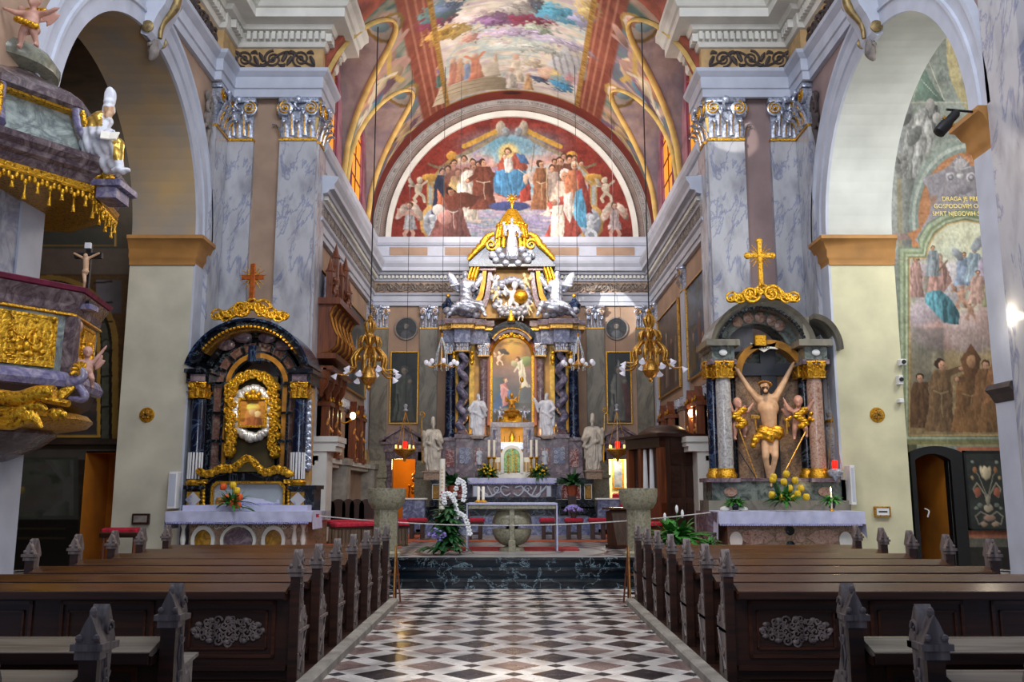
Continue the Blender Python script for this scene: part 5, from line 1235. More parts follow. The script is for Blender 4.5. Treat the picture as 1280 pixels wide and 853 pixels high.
# flanking angels on the entablature
for s in (-1,1):
    nm='left' if s<0 else 'right'
    p=P(639+s*56,391,28.4); t=thing('seated_angel','silver winged angel reclining on the %s end of the high altar cornice'%nm,'statue',tuple(p))
    L=[('c',(0,0,.35),(s*.05,0,.95),.22,.18),('c',(0,0,.3),(-s*.5,-.2,.2),.2,.12),('c',(-s*.45,-.2,.25),(-s*.62,-.25,-.15),.12,.06),('c',(0,-.1,.3),(s*.4,-.3,.1),.2,.1),('c',(s*.4,-.3,.1),(s*.6,-.3,-.2),.1,.05),('c',(s*.2,0,.95),(s*.5,-.15,.85),.07,.05),('c',(-s*.1,0,.95),(-s*.35,-.2,.75),.07,.05),('c',(-.15,0,.98),(.2,0,.98),.1,.1),('c',(s*.05,0,1.0),(s*.05,0,1.15),.06,.06)]+head_p(s*.05,-.02,1.25,2.0,False,True)+[('e',(s*.42,.2,1.05),(.16,.05,.42),Matrix.Rotation(s*.5,3,'Y')),('e',(-s*.32,.22,1.0),(.13,.05,.36),Matrix.Rotation(-s*.6,3,'Y')),('e',(0,0,.15),(.45,.3,.2))]
    sobj(sculpt(L,.035,2,lambda co:.012*sin(co.z*40+co.x*12) if co.z<.8 else 0),'body','silver',T=Matrix.Translation(p),parent=t)
    m=MB(); 
    for k in range(9): q=P(639+s*(44+k*4.5),394-6*abs(sin(k*1.7)),28.5); m.ell(q,(.15,.14,.13))
    m.build('cloud','silver_g',t,True)
    t2=thing('gilt_urn','small dark blue urn with gilt knobs on the outer %s end of altar cornice'%nm,'urn',tuple(P(639+s*78,397,28.6))); q=P(639+s*79,397,28.7); MB().lathe([(.1,0),(.06,.08),(.2,.28),(.22,.42),(.1,.55),(.06,.65),(0,.68)],16,q).build('bowl','marble_b',t2,True); MB().ell((q.x,q.y,q.z+.72),.07).build('knob','gold',t2,True)
# big statues
def statue(label,px,py0,py1,Y,mesh,mat,rz=0,mx=1,staff=None,base=None,name='saint_statue'):
    a=P(px,py1,Y); h=P(px,py0,Y).z-a.z; t=thing(name,label,'statue',tuple(a))
    sobj(mesh,'figure',mat,T=TR(a,rz,h,mx=mx),parent=t)
    if staff: 
        s=staff; x=a.x+s*.34*h*.55; z0=a.z+.15*h; z1=a.z+h*1.12; m=MB().tube([(x,Y-.12,z0),(x+s*.05,Y-.1,z1-.12)],.02,7); m.spiral((x+s*.05,Y-.1,z1),.11,1.2,.025,1,'xz',22,a0=-PI/2); m.build('crozier','gold',t,True)
    if base: MB().bbox(a.x-base[0]/2,a.x+base[0]/2,Y-.25,Y+.25,a.z-base[1],a.z,.02).box(a.x-base[0]/2-.04,a.x+base[0]/2+.04,Y-.3,Y+.3,a.z-.05,a.z-.005).build('pedestal','marble_br',t)
    return t
mitred=saint(((-.19,-.08,.62),(-.2,-.14,.75)),((.17,-.08,.58),(.05,-.17,.62)),mitre=True,voxel=.013,shift=.02)
bare=saint(((-.2,-.03,.62),(-.19,-.13,.55)),((.18,-.08,.6),(.05,-.17,.68)),voxel=.013,shift=.03,yaw=.4)
bare2=saint(((-.2,-.05,.68),(-.28,-.12,.84)),((.18,-.06,.62),(.1,-.15,.55)),voxel=.013,shift=-.03,yaw=-.4)
statue('grey stone bishop with mitre and gilt crozier standing left of the high altar columns',540,526,589,28.1,mitred,'statue',.25,1,-1,(.5,.28))
statue('grey stone bishop with mitre and gilt crozier right of the high altar, toward bright doorway',742,522,588,28.1,mitred,'statue',-.25,-1,1,(.5,.28))
statue('pale robed saint statue standing between the twisted column and painting on the left',597,492,545,28.4,bare,'statue_w',.2,base=(.4,.1))
statue('pale robed saint statue with raised hand standing right of the altar painting',684,491,545,28.4,bare2,'statue_w',-.2,base=(.4,.1))
# tabernacle and exposition niche
T_=thing('tabernacle','white marble tabernacle with a green and gold arched door at centre of the high altar','tabernacle',(0,27.6,pz(598,27.6)))
m=MB(); hb(m,0,17,590,598,27.5,.9); hb(m,0,14,566,592,27.55,.8); hb(m,13,29,572,598,27.75,.6); m.build('body','cloth_w',T_)
zc=pz(571,27.5); r=ho(14,570,27.5); m=MB().arc((0,zc),[(0.001,27.55),(r,27.55),(r,28.2),(0.001,28.2)],0,PI,22,'xz'); m.build('arched_top','cloth_w',T_,True)
m=MB().arc((0,zc),[(r*.72,27.55),(r*.72,27.46),(r,27.46),(r,27.55)],0,PI,22,'xz',1.)
for s in (-1,1): x0,x1=sorted((s*r*.72,s*r)); m.box(x0,x1,27.46,27.55,pz(592,27.5),zc)
m.build('door_arch','trimw',T_)
r2=r*.72; poly=[(r2*cos(a),zc+r2*sin(a)) for a in [PI*k/14 for k in range(15)]]+[(-r2,pz(591,27.5)),(r2,pz(591,27.5))]
d=MB().prism(poly,27.5,27.54,'xz').build('door','green_inlay',T_)
m=MB()
for k in range(6):
    z=pz(590-k*4,27.48)
    for s in (-1,1): m.spiral((s*r2*.45,27.49,z),.055,1.3,.013,s,'xz',12)
m.box(-.012,.012,27.47,27.5,pz(591,27.5),zc+r2*.9); m.build('door_scrollwork','gold',d,True)
m=MB(); 
for s in (-1,1):
    for k in range(3): x=s*ho(16+k*3.6,580,27.7); m.box(x-.03,x+.03,27.72,27.75,pz(590,27.7),pz(578,27.7))
builds(m,'side_flute','tanp',T_)
m=MB(); hb(m,0,14,553,562,27.9,.5); m.build('crown_block','silver',T_)
E2=thing('exposition_niche','glowing golden niche above the tabernacle flanked by pinkish colonnettes','niche',(0,28.0,pz(560,28.0)))
m=MB(); hb(m,0,28,566,572,27.9,.8); hb(m,14,27,534,567,28.0,.6); hb(m,0,27,528,534,27.95,.7); m.build('frame','marble_p',E2)
m=MB().arc((0,28.4),[(0,0)]*0 or [(.001,pz(566,28.2)),(.36,pz(566,28.2)),(.36,pz(534,28.2)),(.001,pz(534,28.2))],PI,2*PI,4,'xz') if False else MB()
m.box(-.36,.36,28.45,28.5,pz(566,28.2),pz(534,28.2)); m.build('glow_panel','niche_gold',E2)
m=MB()
for x in (-.22,-.07,.07,.22): m.lathe([(.035,0),(.02,.05),(.02,.42),(.035,.46)],8,(x,28.15,pz(564,28.1)))
builds(m,'colonnette','gold',E2,True)
MB().lathe([(.09,0),(.03,.08),(.03,.2),(.06,.25),(.07,.45),(.03,.55),(0,.6)],12,(0,28.05,pz(563,28))).build('monstrance','gold',E2,True)
m=MB(); 
for s in (-1,1): m.lathe([(.07,0),(.06,.04),(.05,.6),(.07,.7)],12,(s*ho(21,550,27.9),27.9,pz(566,27.9)))
builds(m,'colonnette_side','marble_l',E2,True)
z=pz(528,27.9); MB().lathe([(.55,0),(.52,.08),(.4,.2),(.22,.3),(.3,.36),(.1,.44),(0,.46)],20,(0,28.2,z),sy=.6).build('dome','gold',E2,True)
for s in (-1,1): sobj(pm,'cherub','silver',T=TR((s*.38,27.95,z+.02),-s*.4,.5),parent=E2)
sobj(pm,'cherub_dome','silver',T=TR((0,27.95,z+.25),0,.0001),parent=E2) if False else None
p=P(639.5,516,27.8); t=thing('gilt_statuette','small orange gilt child figure with a staff standing before the altar painting','statue',tuple(p))
sobj(pm,'figure','ambers',T=TR(p,.2,.62),parent=t); q=P(650,488,27.8)
m=MB().tube([(p.x+.2,27.75,p.z+.3),(p.x+.3,27.75,p.z+.95)],.012,6); m.ell((p.x+.32,27.75,p.z+1.02),(.06,.04,.09)); m.build('staff','gold',t,True)
MB().lathe([(.16,-.12),(.18,-.06),(.1,0)],12,p).build('base','gold',t,True)
# mensa of high altar with cloth
t=thing('high_altar_table','lilac veined marble altar table with scrollwork front standing before the tabernacle','altar table',(0,27.0,ZP))
m=MB(); hb(m,0,50,606,622,26.95,.7); m.box(-1.3,1.3,26.95,27.6,ZP,pz(622,26.95)); m.build('body','marble_p',t)
m=MB(); hb(m,0,55,622,632,26.9,.9); m.box(-1.45,1.45,26.9,27.8,ZP,pz(631,26.9)); m.build('foot','marble_k',t)
m=MB(); z=pz(614,26.93)
for s in (-1,1):
    q=lambda a,b:(s*ho(a,614,26.92),26.92,pz(b,26.92))
    m.curve([q(4,610),q(12,608),q(14,614),q(8,620),q(2,617)],[.025]*5,6); m.curve([q(16,612),q(24,620),q(34,620),q(36,608)],[.02,.035,.03,.02],6); m.spiral(q(19,612),.13,1.4,.022,s,'xz',18)
    m.curve([q(30,620),q(38,614),q(44,607)],[.03]*3,6); m.curve([q(25,619),q(29,612),q(31,607)],[.025]*3,6)
m.build('scroll_relief','trim',t,True)
m=MB()
for s in (-1,1): x=s*ho(46,614,26.9); m.box(x-.06,x+.06,26.9,26.95,pz(621,26.9),pz(608,26.9))
builds(m,'side_panel','trim',t)
def cloth(name,label,x0,x1,y0,y1,z,front,side,mat='cloth',lace=True,corner=0,grp=None,under=None):
    t=thing(name,label,'altar cloth',((x0+x1)/2,y0,z)); m=MB(); n=60
    m.box(x0-.01,x1+.01,y0-.02,y1,z,z+.018)
    vs=[];fs=[]
    for i in range(n+1):
        u=i/n; x=x0-.02+(x1-x0+.04)*u
        for j in range(5):
            v=j/4; vs.append((x,y0-.03-.018*v*sin(u*38+2*sin(u*9)),z+.016-front*v-(.008*abs(sin(u*80)) if j==4 else 0)))
    for i in range(n):
        for j in range(4): fs.append((i*5+j,(i+1)*5+j,(i+1)*5+j+1,i*5+j+1))
    m.add(vs,fs)
    for s,x in ((-1,x0),(1,x1)):
        vs=[];fs=[]
        for i in range(13):
            u=i/12; y=y0-.03+(y1-y0)*u; 
            for j in range(4): v=j/3; vs.append((x+s*(.02+.02*v*(1+sin(u*20))),y,z+.016-(side+corner*(1-u*4 if u<.25 else 0))*v))
        for i in range(12):
            for j in range(3): fs.append((i*4+j,(i+1)*4+j,(i+1)*4+j+1,i*4+j+1))
        m.add(vs,fs)
    m.build('linen',mat,t,True)
    if lace:
        m=MB()
        for i in range(int((x1-x0)/.045)): m.ell((x0+.02+i*.045,y0-.035,z-front),(.022,.006,.03),n=6,m=4)
        m.build('lace_hem','lace',t)
    return t
cloth('altar_cloth','pale blue cloth over the high altar table hanging low at both ends',-1.3,1.3,26.85,27.65,pz(598.5,26.9),.14,.5)
# front table: slab on a stone sphere
yT=18.0; t=thing('altar_table','modern altar table whose slab rests on a split grey green stone sphere','altar table',(0,yT+.35,ZP))
zt=P(640,630,yT).z; xt=.87
MB().bbox(-xt,xt,yT,yT+.75,zt-.1,zt-.005,.01).build('slab','granite',t)
zc=P(640,658,yT+.4).z
for s in (-1,1):
  for u in (-1,1):
    prof=[(.0,.05),(.345,.05)]+[(.345*cos(a),.05+.345*sin(a)) for a in [PI/2*k/10 for k in range(1,11)]]
    T=Matrix.Translation((s*.055,yT+.4,zc))@Matrix.Diagonal((1,1,u,1)); m=MB().lathe(prof,16,a0=-PI/2 if s>0 else PI/2,a1=PI/2 if s>0 else 3*PI/2,T=T)
    m.build('sphere_quarter','granite',t,True)
MB().lathe([(.12,-.42),(.12,.42)],12,(0,yT+.4,zc)).build('core','marble_k',t,True)
MB().bbox(-.07,.07,yT+.0,yT+.12,ZP,ZP+.22,.01).box(-.05,.05,yT+.05,yT+.12,ZP,zt-.1).build('cross_bar','granite',t)
MB().lathe([(.12,zt-.3),(.3,zt-.12),(.3,zt-.1)],20,(0,yT+.4,0)).build('collar','granite',t); MB().lathe([(.26,0),(.24,.06),(.1,.1)],20,(0,yT+.4,ZP)).build('foot','granite',t)
def thin_cloth():
    t=thing('altar_cloth','thin white cloth edged runner hanging to the floor at both ends of front table','altar cloth',(0,yT,zt))
    m=MB().box(-xt-.03,xt+.03,yT-.02,yT+.77,zt,zt+.015)
    for s in (-1,1): x0,x1=sorted((s*(xt+.005),s*(xt+.03))); m.box(x0,x1,yT-.02,yT+.77,ZP+.02,zt+.015)
    m.box(-xt-.03,xt+.03,yT-.025,yT-.02,zt-.02,zt+.015); m.build('linen','cloth',t)
thin_cloth()
def candle(label,x,y,z,h,r,stick=0,lit=False,mat='candle',group=None):
    t=thing('candle',label,'candle',(x,y,z),group)
    if stick: MB().lathe([(r*2.6,0),(r*2.8,.02),(r*1,.06),(r*.7,stick*.3),(r*1.4,stick*.4),(r*.7,stick*.5),(r*.7,stick*.85),(r*2,stick*.95),(r*1.4,stick)],14,(x,y,z)).build('candlestick','gold',t,True)
    MB().lathe([(r,stick),(r,stick+h),(r*.8,stick+h+.005),(0,stick+h+.005)],14,(x,y,z)).build('wax','candle',t,True)
    if lit: MB().lathe([(0,0),(.014,.02),(.01,.05),(0,.09)],8,(x,y,z+stick+h+.015)).build('flame','flame',t,True)
    return t
for px,l in ((598,'thick white candle standing on the front altar table, outer of the pair'),(604,'thick white candle standing on the front altar table, inner of the pair')):
    p=P(px,626,yT+.3); candle(l,p.x,yT+.3,zt+.016,.28,.03,.035)
for px,l in ((611,'tall white candle in gilt stick left of the tabernacle, outer of its pair'),(617.5,'tall white candle in gilt stick left of the tabernacle, inner of its pair'),(664,'tall white candle in gilt stick right of the tabernacle, inner of its pair'),(671,'tall white candle in gilt stick right of the tabernacle, outer of its pair')):
    p=P(px,597,27.3); candle(l,p.x,27.3,pz(597,27.3),.5,.04,.62)
# paschal candle
p=P(552,655,18.6); t=thing('paschal_candle','very tall white paschal candle with a red cross, left of the front altar','candle',(p.x,18.6,ZP))
h=P(552,574,18.6).z-ZP; MB().lathe([(.06,.25),(.06,h),(0,h+.005)],16,(p.x,18.6,ZP)).build('wax','candle',t,True); MB().lathe([(.17,0),(.17,.04),(.05,.08),(.04,.2),(.08,.25)],16,(p.x,18.6,ZP)).build('stand','brass',t,True)
zz=P(552,622,18.6).z; m=MB().box(p.x-.012,p.x+.012,18.532,18.545,zz-.12,zz+.12).box(p.x-.045,p.x+.045,18.535,18.55,zz+.02,zz+.045); m.build('cross_mark','red',t)
m=MB(); 
for k in range(6): m.spiral((p.x,18.54,zz+.2+k*.07),.025,1.1,.006,1,'xz',10)
m.build('gilt_ornament','gold',t,True)
# stone pedestals (ambo bowls)
for s,px,lab in ((-1,483,'goblet shaped grey stone ambo on the left front of the chancel'),(1,798,'goblet shaped grey stone ambo on the right front of the chancel')):
    Y=16.95; x=P(px,640,Y).x; zt2=P(px,611,Y).z; t=thing('stone_ambo',lab,'ambo',(x,Y,ZP)); r=.36
    MB().lathe([(r*.42,zt2-.42),(r*.75,zt2-.36),(r*.93,zt2-.26),(r,zt2-.12),(r,zt2),(r*.9,zt2+.005),(r*.8,zt2-.03),(0,zt2-.03)],28,(x,Y,0)).build('bowl','granite',t,True)
    MB().lathe([(.23,ZP),(.23,zt2-.36)],8,(x,Y,0),ph=PI/8).build('shaft','granite',t)
    MB().lathe([(.3,ZP),(.3,ZP+.06),(.24,ZP+.1)],8,(x,Y,0),ph=PI/8).build('foot','granite',t)
    MB().tube([(x,Y,zt2-.02),(x-.02,Y,zt2+.09),(x-.03,Y-.05,zt2+.13)],.008,6).build('microphone','black',t)
# rope barrier
t=thing('rope_barrier','pale rope slung across the chancel front between the two side altars','rope',(0,16.8,1.0))
pts=[]
for i in range(61):
    u=i/60; px=397+(888-397)*u; Y=17.1-.25*sin(PI*u); sag=(645+(641-645)*u)+ (15)*4*u*(1-u)*.95; pts.append(P(px,sag,Y))
MB().tube(pts,.012,6).build('rope','rope',t,True)
m=MB().lathe([(.03,0),(.03,.06)],8,tuple(pts[0]-Vector((0,0,.03)))); m.build('hook','red',t)
# red cushioned stools
def make_stool():
    t=thing('stool','x','stool',(0,0,0)); MB().bbox(-.24,.24,-.17,.17,.42,.5,.03).build('cushion','red',t,local=True); MB().box(-.22,.22,-.15,.15,.36,.42).build('seat','wood_d',t,local=True)
    for s in (-1,1): MB().box(s*.13-.05,s*.13+.05,-.12,.12,0,.36).build('leg','wood_dz',t,local=True)
    MB().box(-.1,.1,-.02,.02,.1,.16).build('stretcher','wood_d',t,local=True); return t
st0=None
for i,(px,lab,rz) in enumerate([(686,'red topped stool just right of the front altar table',0),(717,'red topped stool carrying a pot of lilac flowers',0),(747,'red topped stool beside the pale side table on the right',0),(594,'red topped stool behind the left end of front altar table',0),(556,'red topped stool behind the paschal candle',0),(522,'red topped stool nearest the left pale marble block',0)]):
    Y=22.6; p=P(px,640,Y)
    if st0 is None: st0=make_stool(); o=st0
    else: o=dup(st0)
    o.location=(p.x,Y,ZP+.017); o['label']=lab
# stalls benches left with red cushions
def pew_stall(label,x0,y0,x1,y1,zc=.45):
    t=thing('choir_bench',label,'bench',(x0,y0,ZP)); d=Vector((x1-x0,y1-y0,0)); L=d.length; rz=math.atan2(d.y,d.x); T=TR((x0,y0,ZP),rz)
    MB().bbox(0,L,-.2,.2,zc,zc+.08,.03,T).build('cushion','red',t); MB().box(0,L,-.18,.18,zc-.06,zc,T).build('seat','wood_d',t)
    m=MB(); n=int(L/.08)
    for i in range(n): m.box(i*L/n,i*L/n+.06,-.17,-.14,.04,zc-.06,T)
    m.box(0,L,-.15,.15,0,.05,T); m.build('slat_front','wood_g2',t); return t
pew_stall('red cushioned slatted bench nearest the left ambo',-3.75,19.1,-2.3,19.9)
pew_stall('red cushioned slatted bench behind, along the left stalls',-4.2,20.6,-2.6,21.9)
pew_stall('short red cushioned bench tucked on the right behind the ambo',2.35,20.2,3.1,19.5)
for i in range(5):
    y=19.6+i*.75 if False else None
    px=[408,422.5,435,446,458][i]; w=[.42,.36,.3,.36,.36][i]; p=P(px,640,22.6); t=thing('stall_back','dark arched stall back, %s of the row behind the red benches'%['first from the left altar','second from the left altar','middle one','fourth from the left altar','fifth, nearest the ambo'][i],'stall',(p.x,22.6,ZP),'arched stall backs'); z1=P(px,624,22.6).z
    x=p.x; m=MB().prism([(x-w/2,ZP+.5),(x+w/2,ZP+.5),(x+w/2,z1-w/2)]+[(x+w/2*cos(a),z1-w/2+w/2*sin(a)) for a in [PI*k/10 for k in range(1,10)]]+[(x-w/2,z1-w/2)],22.6,22.68,'xz'); m.build('backrest','wood_dz',t)
    MB().box(x-w/2,x+w/2,22.25,22.62,ZP+.42,ZP+.5).build('seat','wood_d',t); MB().box(x-w/2+.03,x+w/2-.03,22.4,22.6,ZP+.01,ZP+.42).build('base','wood_d',t)
# pale marble blocks/side tables near stair
for s,px,lab in ((-1,518,'pale marble block with a flat top left of the high altar stair'),(1,760,'pale marble side table under a white cloth right of the high altar stair')):
    Y=25.0; p=P(px,623,Y); t=thing('marble_block',lab,'side table',(p.x,Y,ZP)); MB().bbox(p.x-.3,p.x+.3,Y-.2,Y+.2,ZP,p.z-.04,.01).build('body','marble_l',t); MB().bbox(p.x-.34,p.x+.34,Y-.24,Y+.24,p.z-.04,p.z,.01).build('top','trimw' if s<0 else 'paper',t)
# dark chair by right ambo
t=thing('lectern_chair','dark wooden kneeler with slanted top beside the right ambo','kneeler',(2.25,19.0,ZP)); T=TR((2.3,19.2,ZP),.5)
MB().box(-.28,.28,-.2,.2,0,.08,T).build('base','wood_d',t); MB().prism([(-.2,.08),(.15,.08),(.2,.75),(0,.8)],-.26,.26,'yz',T=T).build('side','wood_dz',t); MB().box(-.32,.32,-.1,.25,.8,.84,T).build('shelf','wood_m',t)
M_=0
# confessional
p=PZ(829,676,ZP); A=Vector((3.55,21.5)); D=Vector((2.95,23.2)); w_=(D-A).length; rz=math.atan2((A-D).y,(A-D).x)
t=thing('confessional','dark wooden confessional with domed top and white curtains against the right chancel wall','confessional',(3.6,22.4,ZP)); T=Matrix.Translation((D.x,D.y,ZP))@Matrix.Rotation(rz,4,'Z')
H=P(829,546,21.5).z-ZP; dp=1.15
MB().box(0,w_,0.12,dp,0,H,T).build('body','wood_dz',t)
for nm_,a,b in (('side_post',0,.16),('side_post',w_*.36,w_*.44),('side_post',w_-.2,w_),): MB().box(a,b,-.02,.12,0,H,T).build(nm_,'wood_r',t)
MB().box(.0,w_,-.04,.12,0,.9,T).build('lower_panel','wood_r',t); MB().box(0,w_,-.04,.12,H-.25,H,T).build('header','wood_d',t)
m=MB()
for x in (w_*.5,w_*.68): m.tube([T@Vector((x,.05,.95)),T@Vector((x+.02,.04,1.6)),T@Vector((x,.05,H-.27))],[.07,.055,.04],10,flat=.5)
builds(m,'curtain','paper',t,True)
m=MB()
for k in range(3): m.box(w_-.01,w_+.03,.25,.5,.3+k*.75,.9+k*.75,T).box(w_-.01,w_+.03,.65,.95,.3+k*.75,.9+k*.75,T)
builds(m,'side_panel','wood_d',t)
MB().box(-.12,w_+.12,-.16,dp+.1,H,H+.08,T).build('cornice','wood_d',t); MB().lathe([(.9,0),(.86,.08),(.6,.2),(.4,.25),(0,.28)],24,T=T@Matrix.Translation((w_/2,dp/2,H+.08)),sy=.62).build('dome_top','wood_d',t,True)
# carved shrines (busts) on ledges
def make_shrine():
    t=thing('carved_shrine','x','shrine',(0,0,0)); w=.5; m=MB()
    m.box(-w/2,w/2,-.1,0,0,1.3).box(-w/2,-w/2+.07,-.3,0,0,1.25).box(w/2-.07,w/2,-.3,0,0,1.25).box(-w/2-.04,w/2+.04,-.34,0,-.02,.1).box(-w/2-.04,w/2+.04,-.34,0,1.25,1.35); m.build('case','wood_r',t,local=True)
    m=MB().prism([(-w/2,1.35),(w/2,1.35),(.1,1.5),(0,1.75),(-.1,1.5)],-.28,-.08,'xz'); m.build('pediment','wood_r',t,local=True)
    o=sobj(bare2,'figure','goldskin',T=TR((0,-.18,.12),0,.95),parent=t,local=True)
    m=MB(); 
    for s in (-1,1): m.spiral((s*.15,-.31,1.42),.08,1.4,.02,s,'xz',14)
    m.build('gilt_scroll','gold',t,True,local=True); return t
sh0=None
for s,y,lab in ((-1,22.5,'carved brown shrine with gilt figure nearest the left side altar'),(-1,23.6,'second carved brown shrine, just before the slim left pilaster'),(-1,26.3,'carved brown shrine behind the lit lamp on left chancel wall'),(-1,27.6,'last carved brown shrine toward the altar on left chancel wall'),(1,22.3,'carved brown shrine nearest the crucifix altar on the right ledge'),(1,23.3,'second carved brown shrine on the right ledge beside the warm lamp'),(1,26.3,'carved dark shrine behind the confessional on the right ledge'),(1,27.6,'farthest carved dark shrine on the right ledge')):
    if sh0 is None: sh0=make_shrine(); o=sh0
    else: o=dup(sh0)
    o.location=(s*(XC-.01),y,2.52); o.rotation_euler=(0,0,(PI/2 if s<0 else -PI/2)); o['label']=lab; o['group']='carved shrines on the chancel ledges'
# wall lamps in the chancel
for px,py,s,lab in ((441,520,-1,'lit gilt wall lamp between shrines on the left chancel wall'),(864,517,1,'lit gilt wall lamp between shrines on the right chancel wall')):
    Y=24.9 if s<0 else 22.9; p=P(px,py,Y); t=thing('wall_lamp',lab,'lamp',tuple(p)); MB().curve([(s*XC,Y,p.z-.15),((s*XC+p.x)/2,Y,p.z-.2),(p.x,Y,p.z-.1)],.02,6).build('arm','gold',t,True); MB().ell(p,(.08,.08,.1),n=14,m=10).build('bulb','bulb',t,True)
# organ case
def organ():
    t=thing('organ_case','ornate carved brown organ gallery projecting from the left chancel wall','organ gallery',(-XC,22.6,4.2)); x0=-XC
    def prof(p): return [(x0,p[0][1])]+[(x0+a,z) for a,z in p]+[(x0,p[-1][1])]
    body=[(.15,4.95),(.45,5.0),(.6,5.15),(.62,5.35),(.5,5.6),(.42,5.9),(.5,6.1),(.56,6.15)]
    m=MB(); m.prism(prof(body),21.3,24.0,'xz'); m.build('parapet','wood_r',t,True)
    m=MB()
    for i in range(6):
        y=21.35+i*.52; m.tube([(x0+a+.02,y,z) for a,z in body],.045,6)
    m.build('rib','gold2',t,True)
    m=MB().box(x0,x0+.7,21.2,24.1,6.15,6.3).box(x0,x0+.62,21.25,24.05,4.82,4.95); m.box(x0,x0+.55,21.3,24,4.55,4.65); builds(m,'moulding','wood_r',t)
    m=MB()
    for i in range(4): y=21.5+i*.75; m.lathe([(0,-.7),(.05,-.65),(.06,-.55),(.16,-.4),(.2,-.2),(.22,0)],12,(x0+.25,y,4.6)); 
    m.box(x0,x0+.4,21.3,24,4.35,4.6); m.build('pendant','wood_r',t,True)
    m=MB()
    for i,(y,h) in enumerate(((21.45,.7),(22.1,1.2),(22.75,.9),(23.4,1.2),(23.95,.7))): m.box(x0+.3,x0+.46,y-.08,y+.08,6.3,6.3+h); m.lathe([(.12,0),(.07,.1),(.03,.3),(0,.4)],8,(x0+.38,y,6.3+h))
    m.build('finial_post','wood_r',t,True)
    for y in (22.1,23.4): MB().prism([(y-.5,6.9),(y+.5,6.9),(y+.1,7.3),(y,7.7),(y-.1,7.3)],x0+.3,x0+.42,'yz').build('gable','wood_r',t)
    m=MB()
    for i in range(14): y=21.6+i*.17; m.tube([(x0+.25,y,6.3),(x0+.25,y,6.9+.12*sin(i*1.3))],.045,8)
    m.build('pipe','silver_g',t,True)
    for y in (21.5,23.2): sobj(pm,'carved_angel','wood_r',T=TR((x0+.5,y,6.3),PI/2,.6),parent=t)
organ()
M['hair']=plain('dark_brown_carved_hair','#3a2416',.6,var=.2,scale=12)
M['wood_m_lit']=wood('lit_ledge_wood','#5c5142','#928673',.22)  # paler copy of the ledge wood, with light on it painted into the colour
M['wood_p']=wood('panel_moulding_wood','#28120a','#4d2918',.3)
M['wood_m2']=wood('worn_seat_wood','#2c1e14','#4a3626',.3)
M['paleboard']=wood('pale_board','#6f665a','#9a9082',.5)
M['teal']=plain('grey_teal_satin','#5f6e72',.6,var=.2,scale=3)
M['gold_in']=plain('ochre_gold_marble','#a8742a',.35,metal=.3,var=.2,scale=5)
M['marble_r3']=marble('mottled_rose_marble','#8a7872','#5c3c34',scale=6,width=.1)
M['olive']=plain('dark_olive_silk','#4a4128',.4,var=.25,scale=2)
M['silver_b']=plain('bright_silver_leaf','#c9c8c8',.3,metal=.4,var=.2,scale=14)
M['redgold']=plain('red_gilt','#a8551e',.35,metal=.5,var=.2,scale=10)
M['marble_r4']=marble('salmon_speckled_marble','#8c5c48','#b99a88',scale=9,width=.08)
M['marble_w2']=marble('grey_speckled_marble','#82807e','#bab6b4',scale=8,width=.08)
M['cross_w']=plain('dark_cross_wood','#22262e',.5,var=.2)
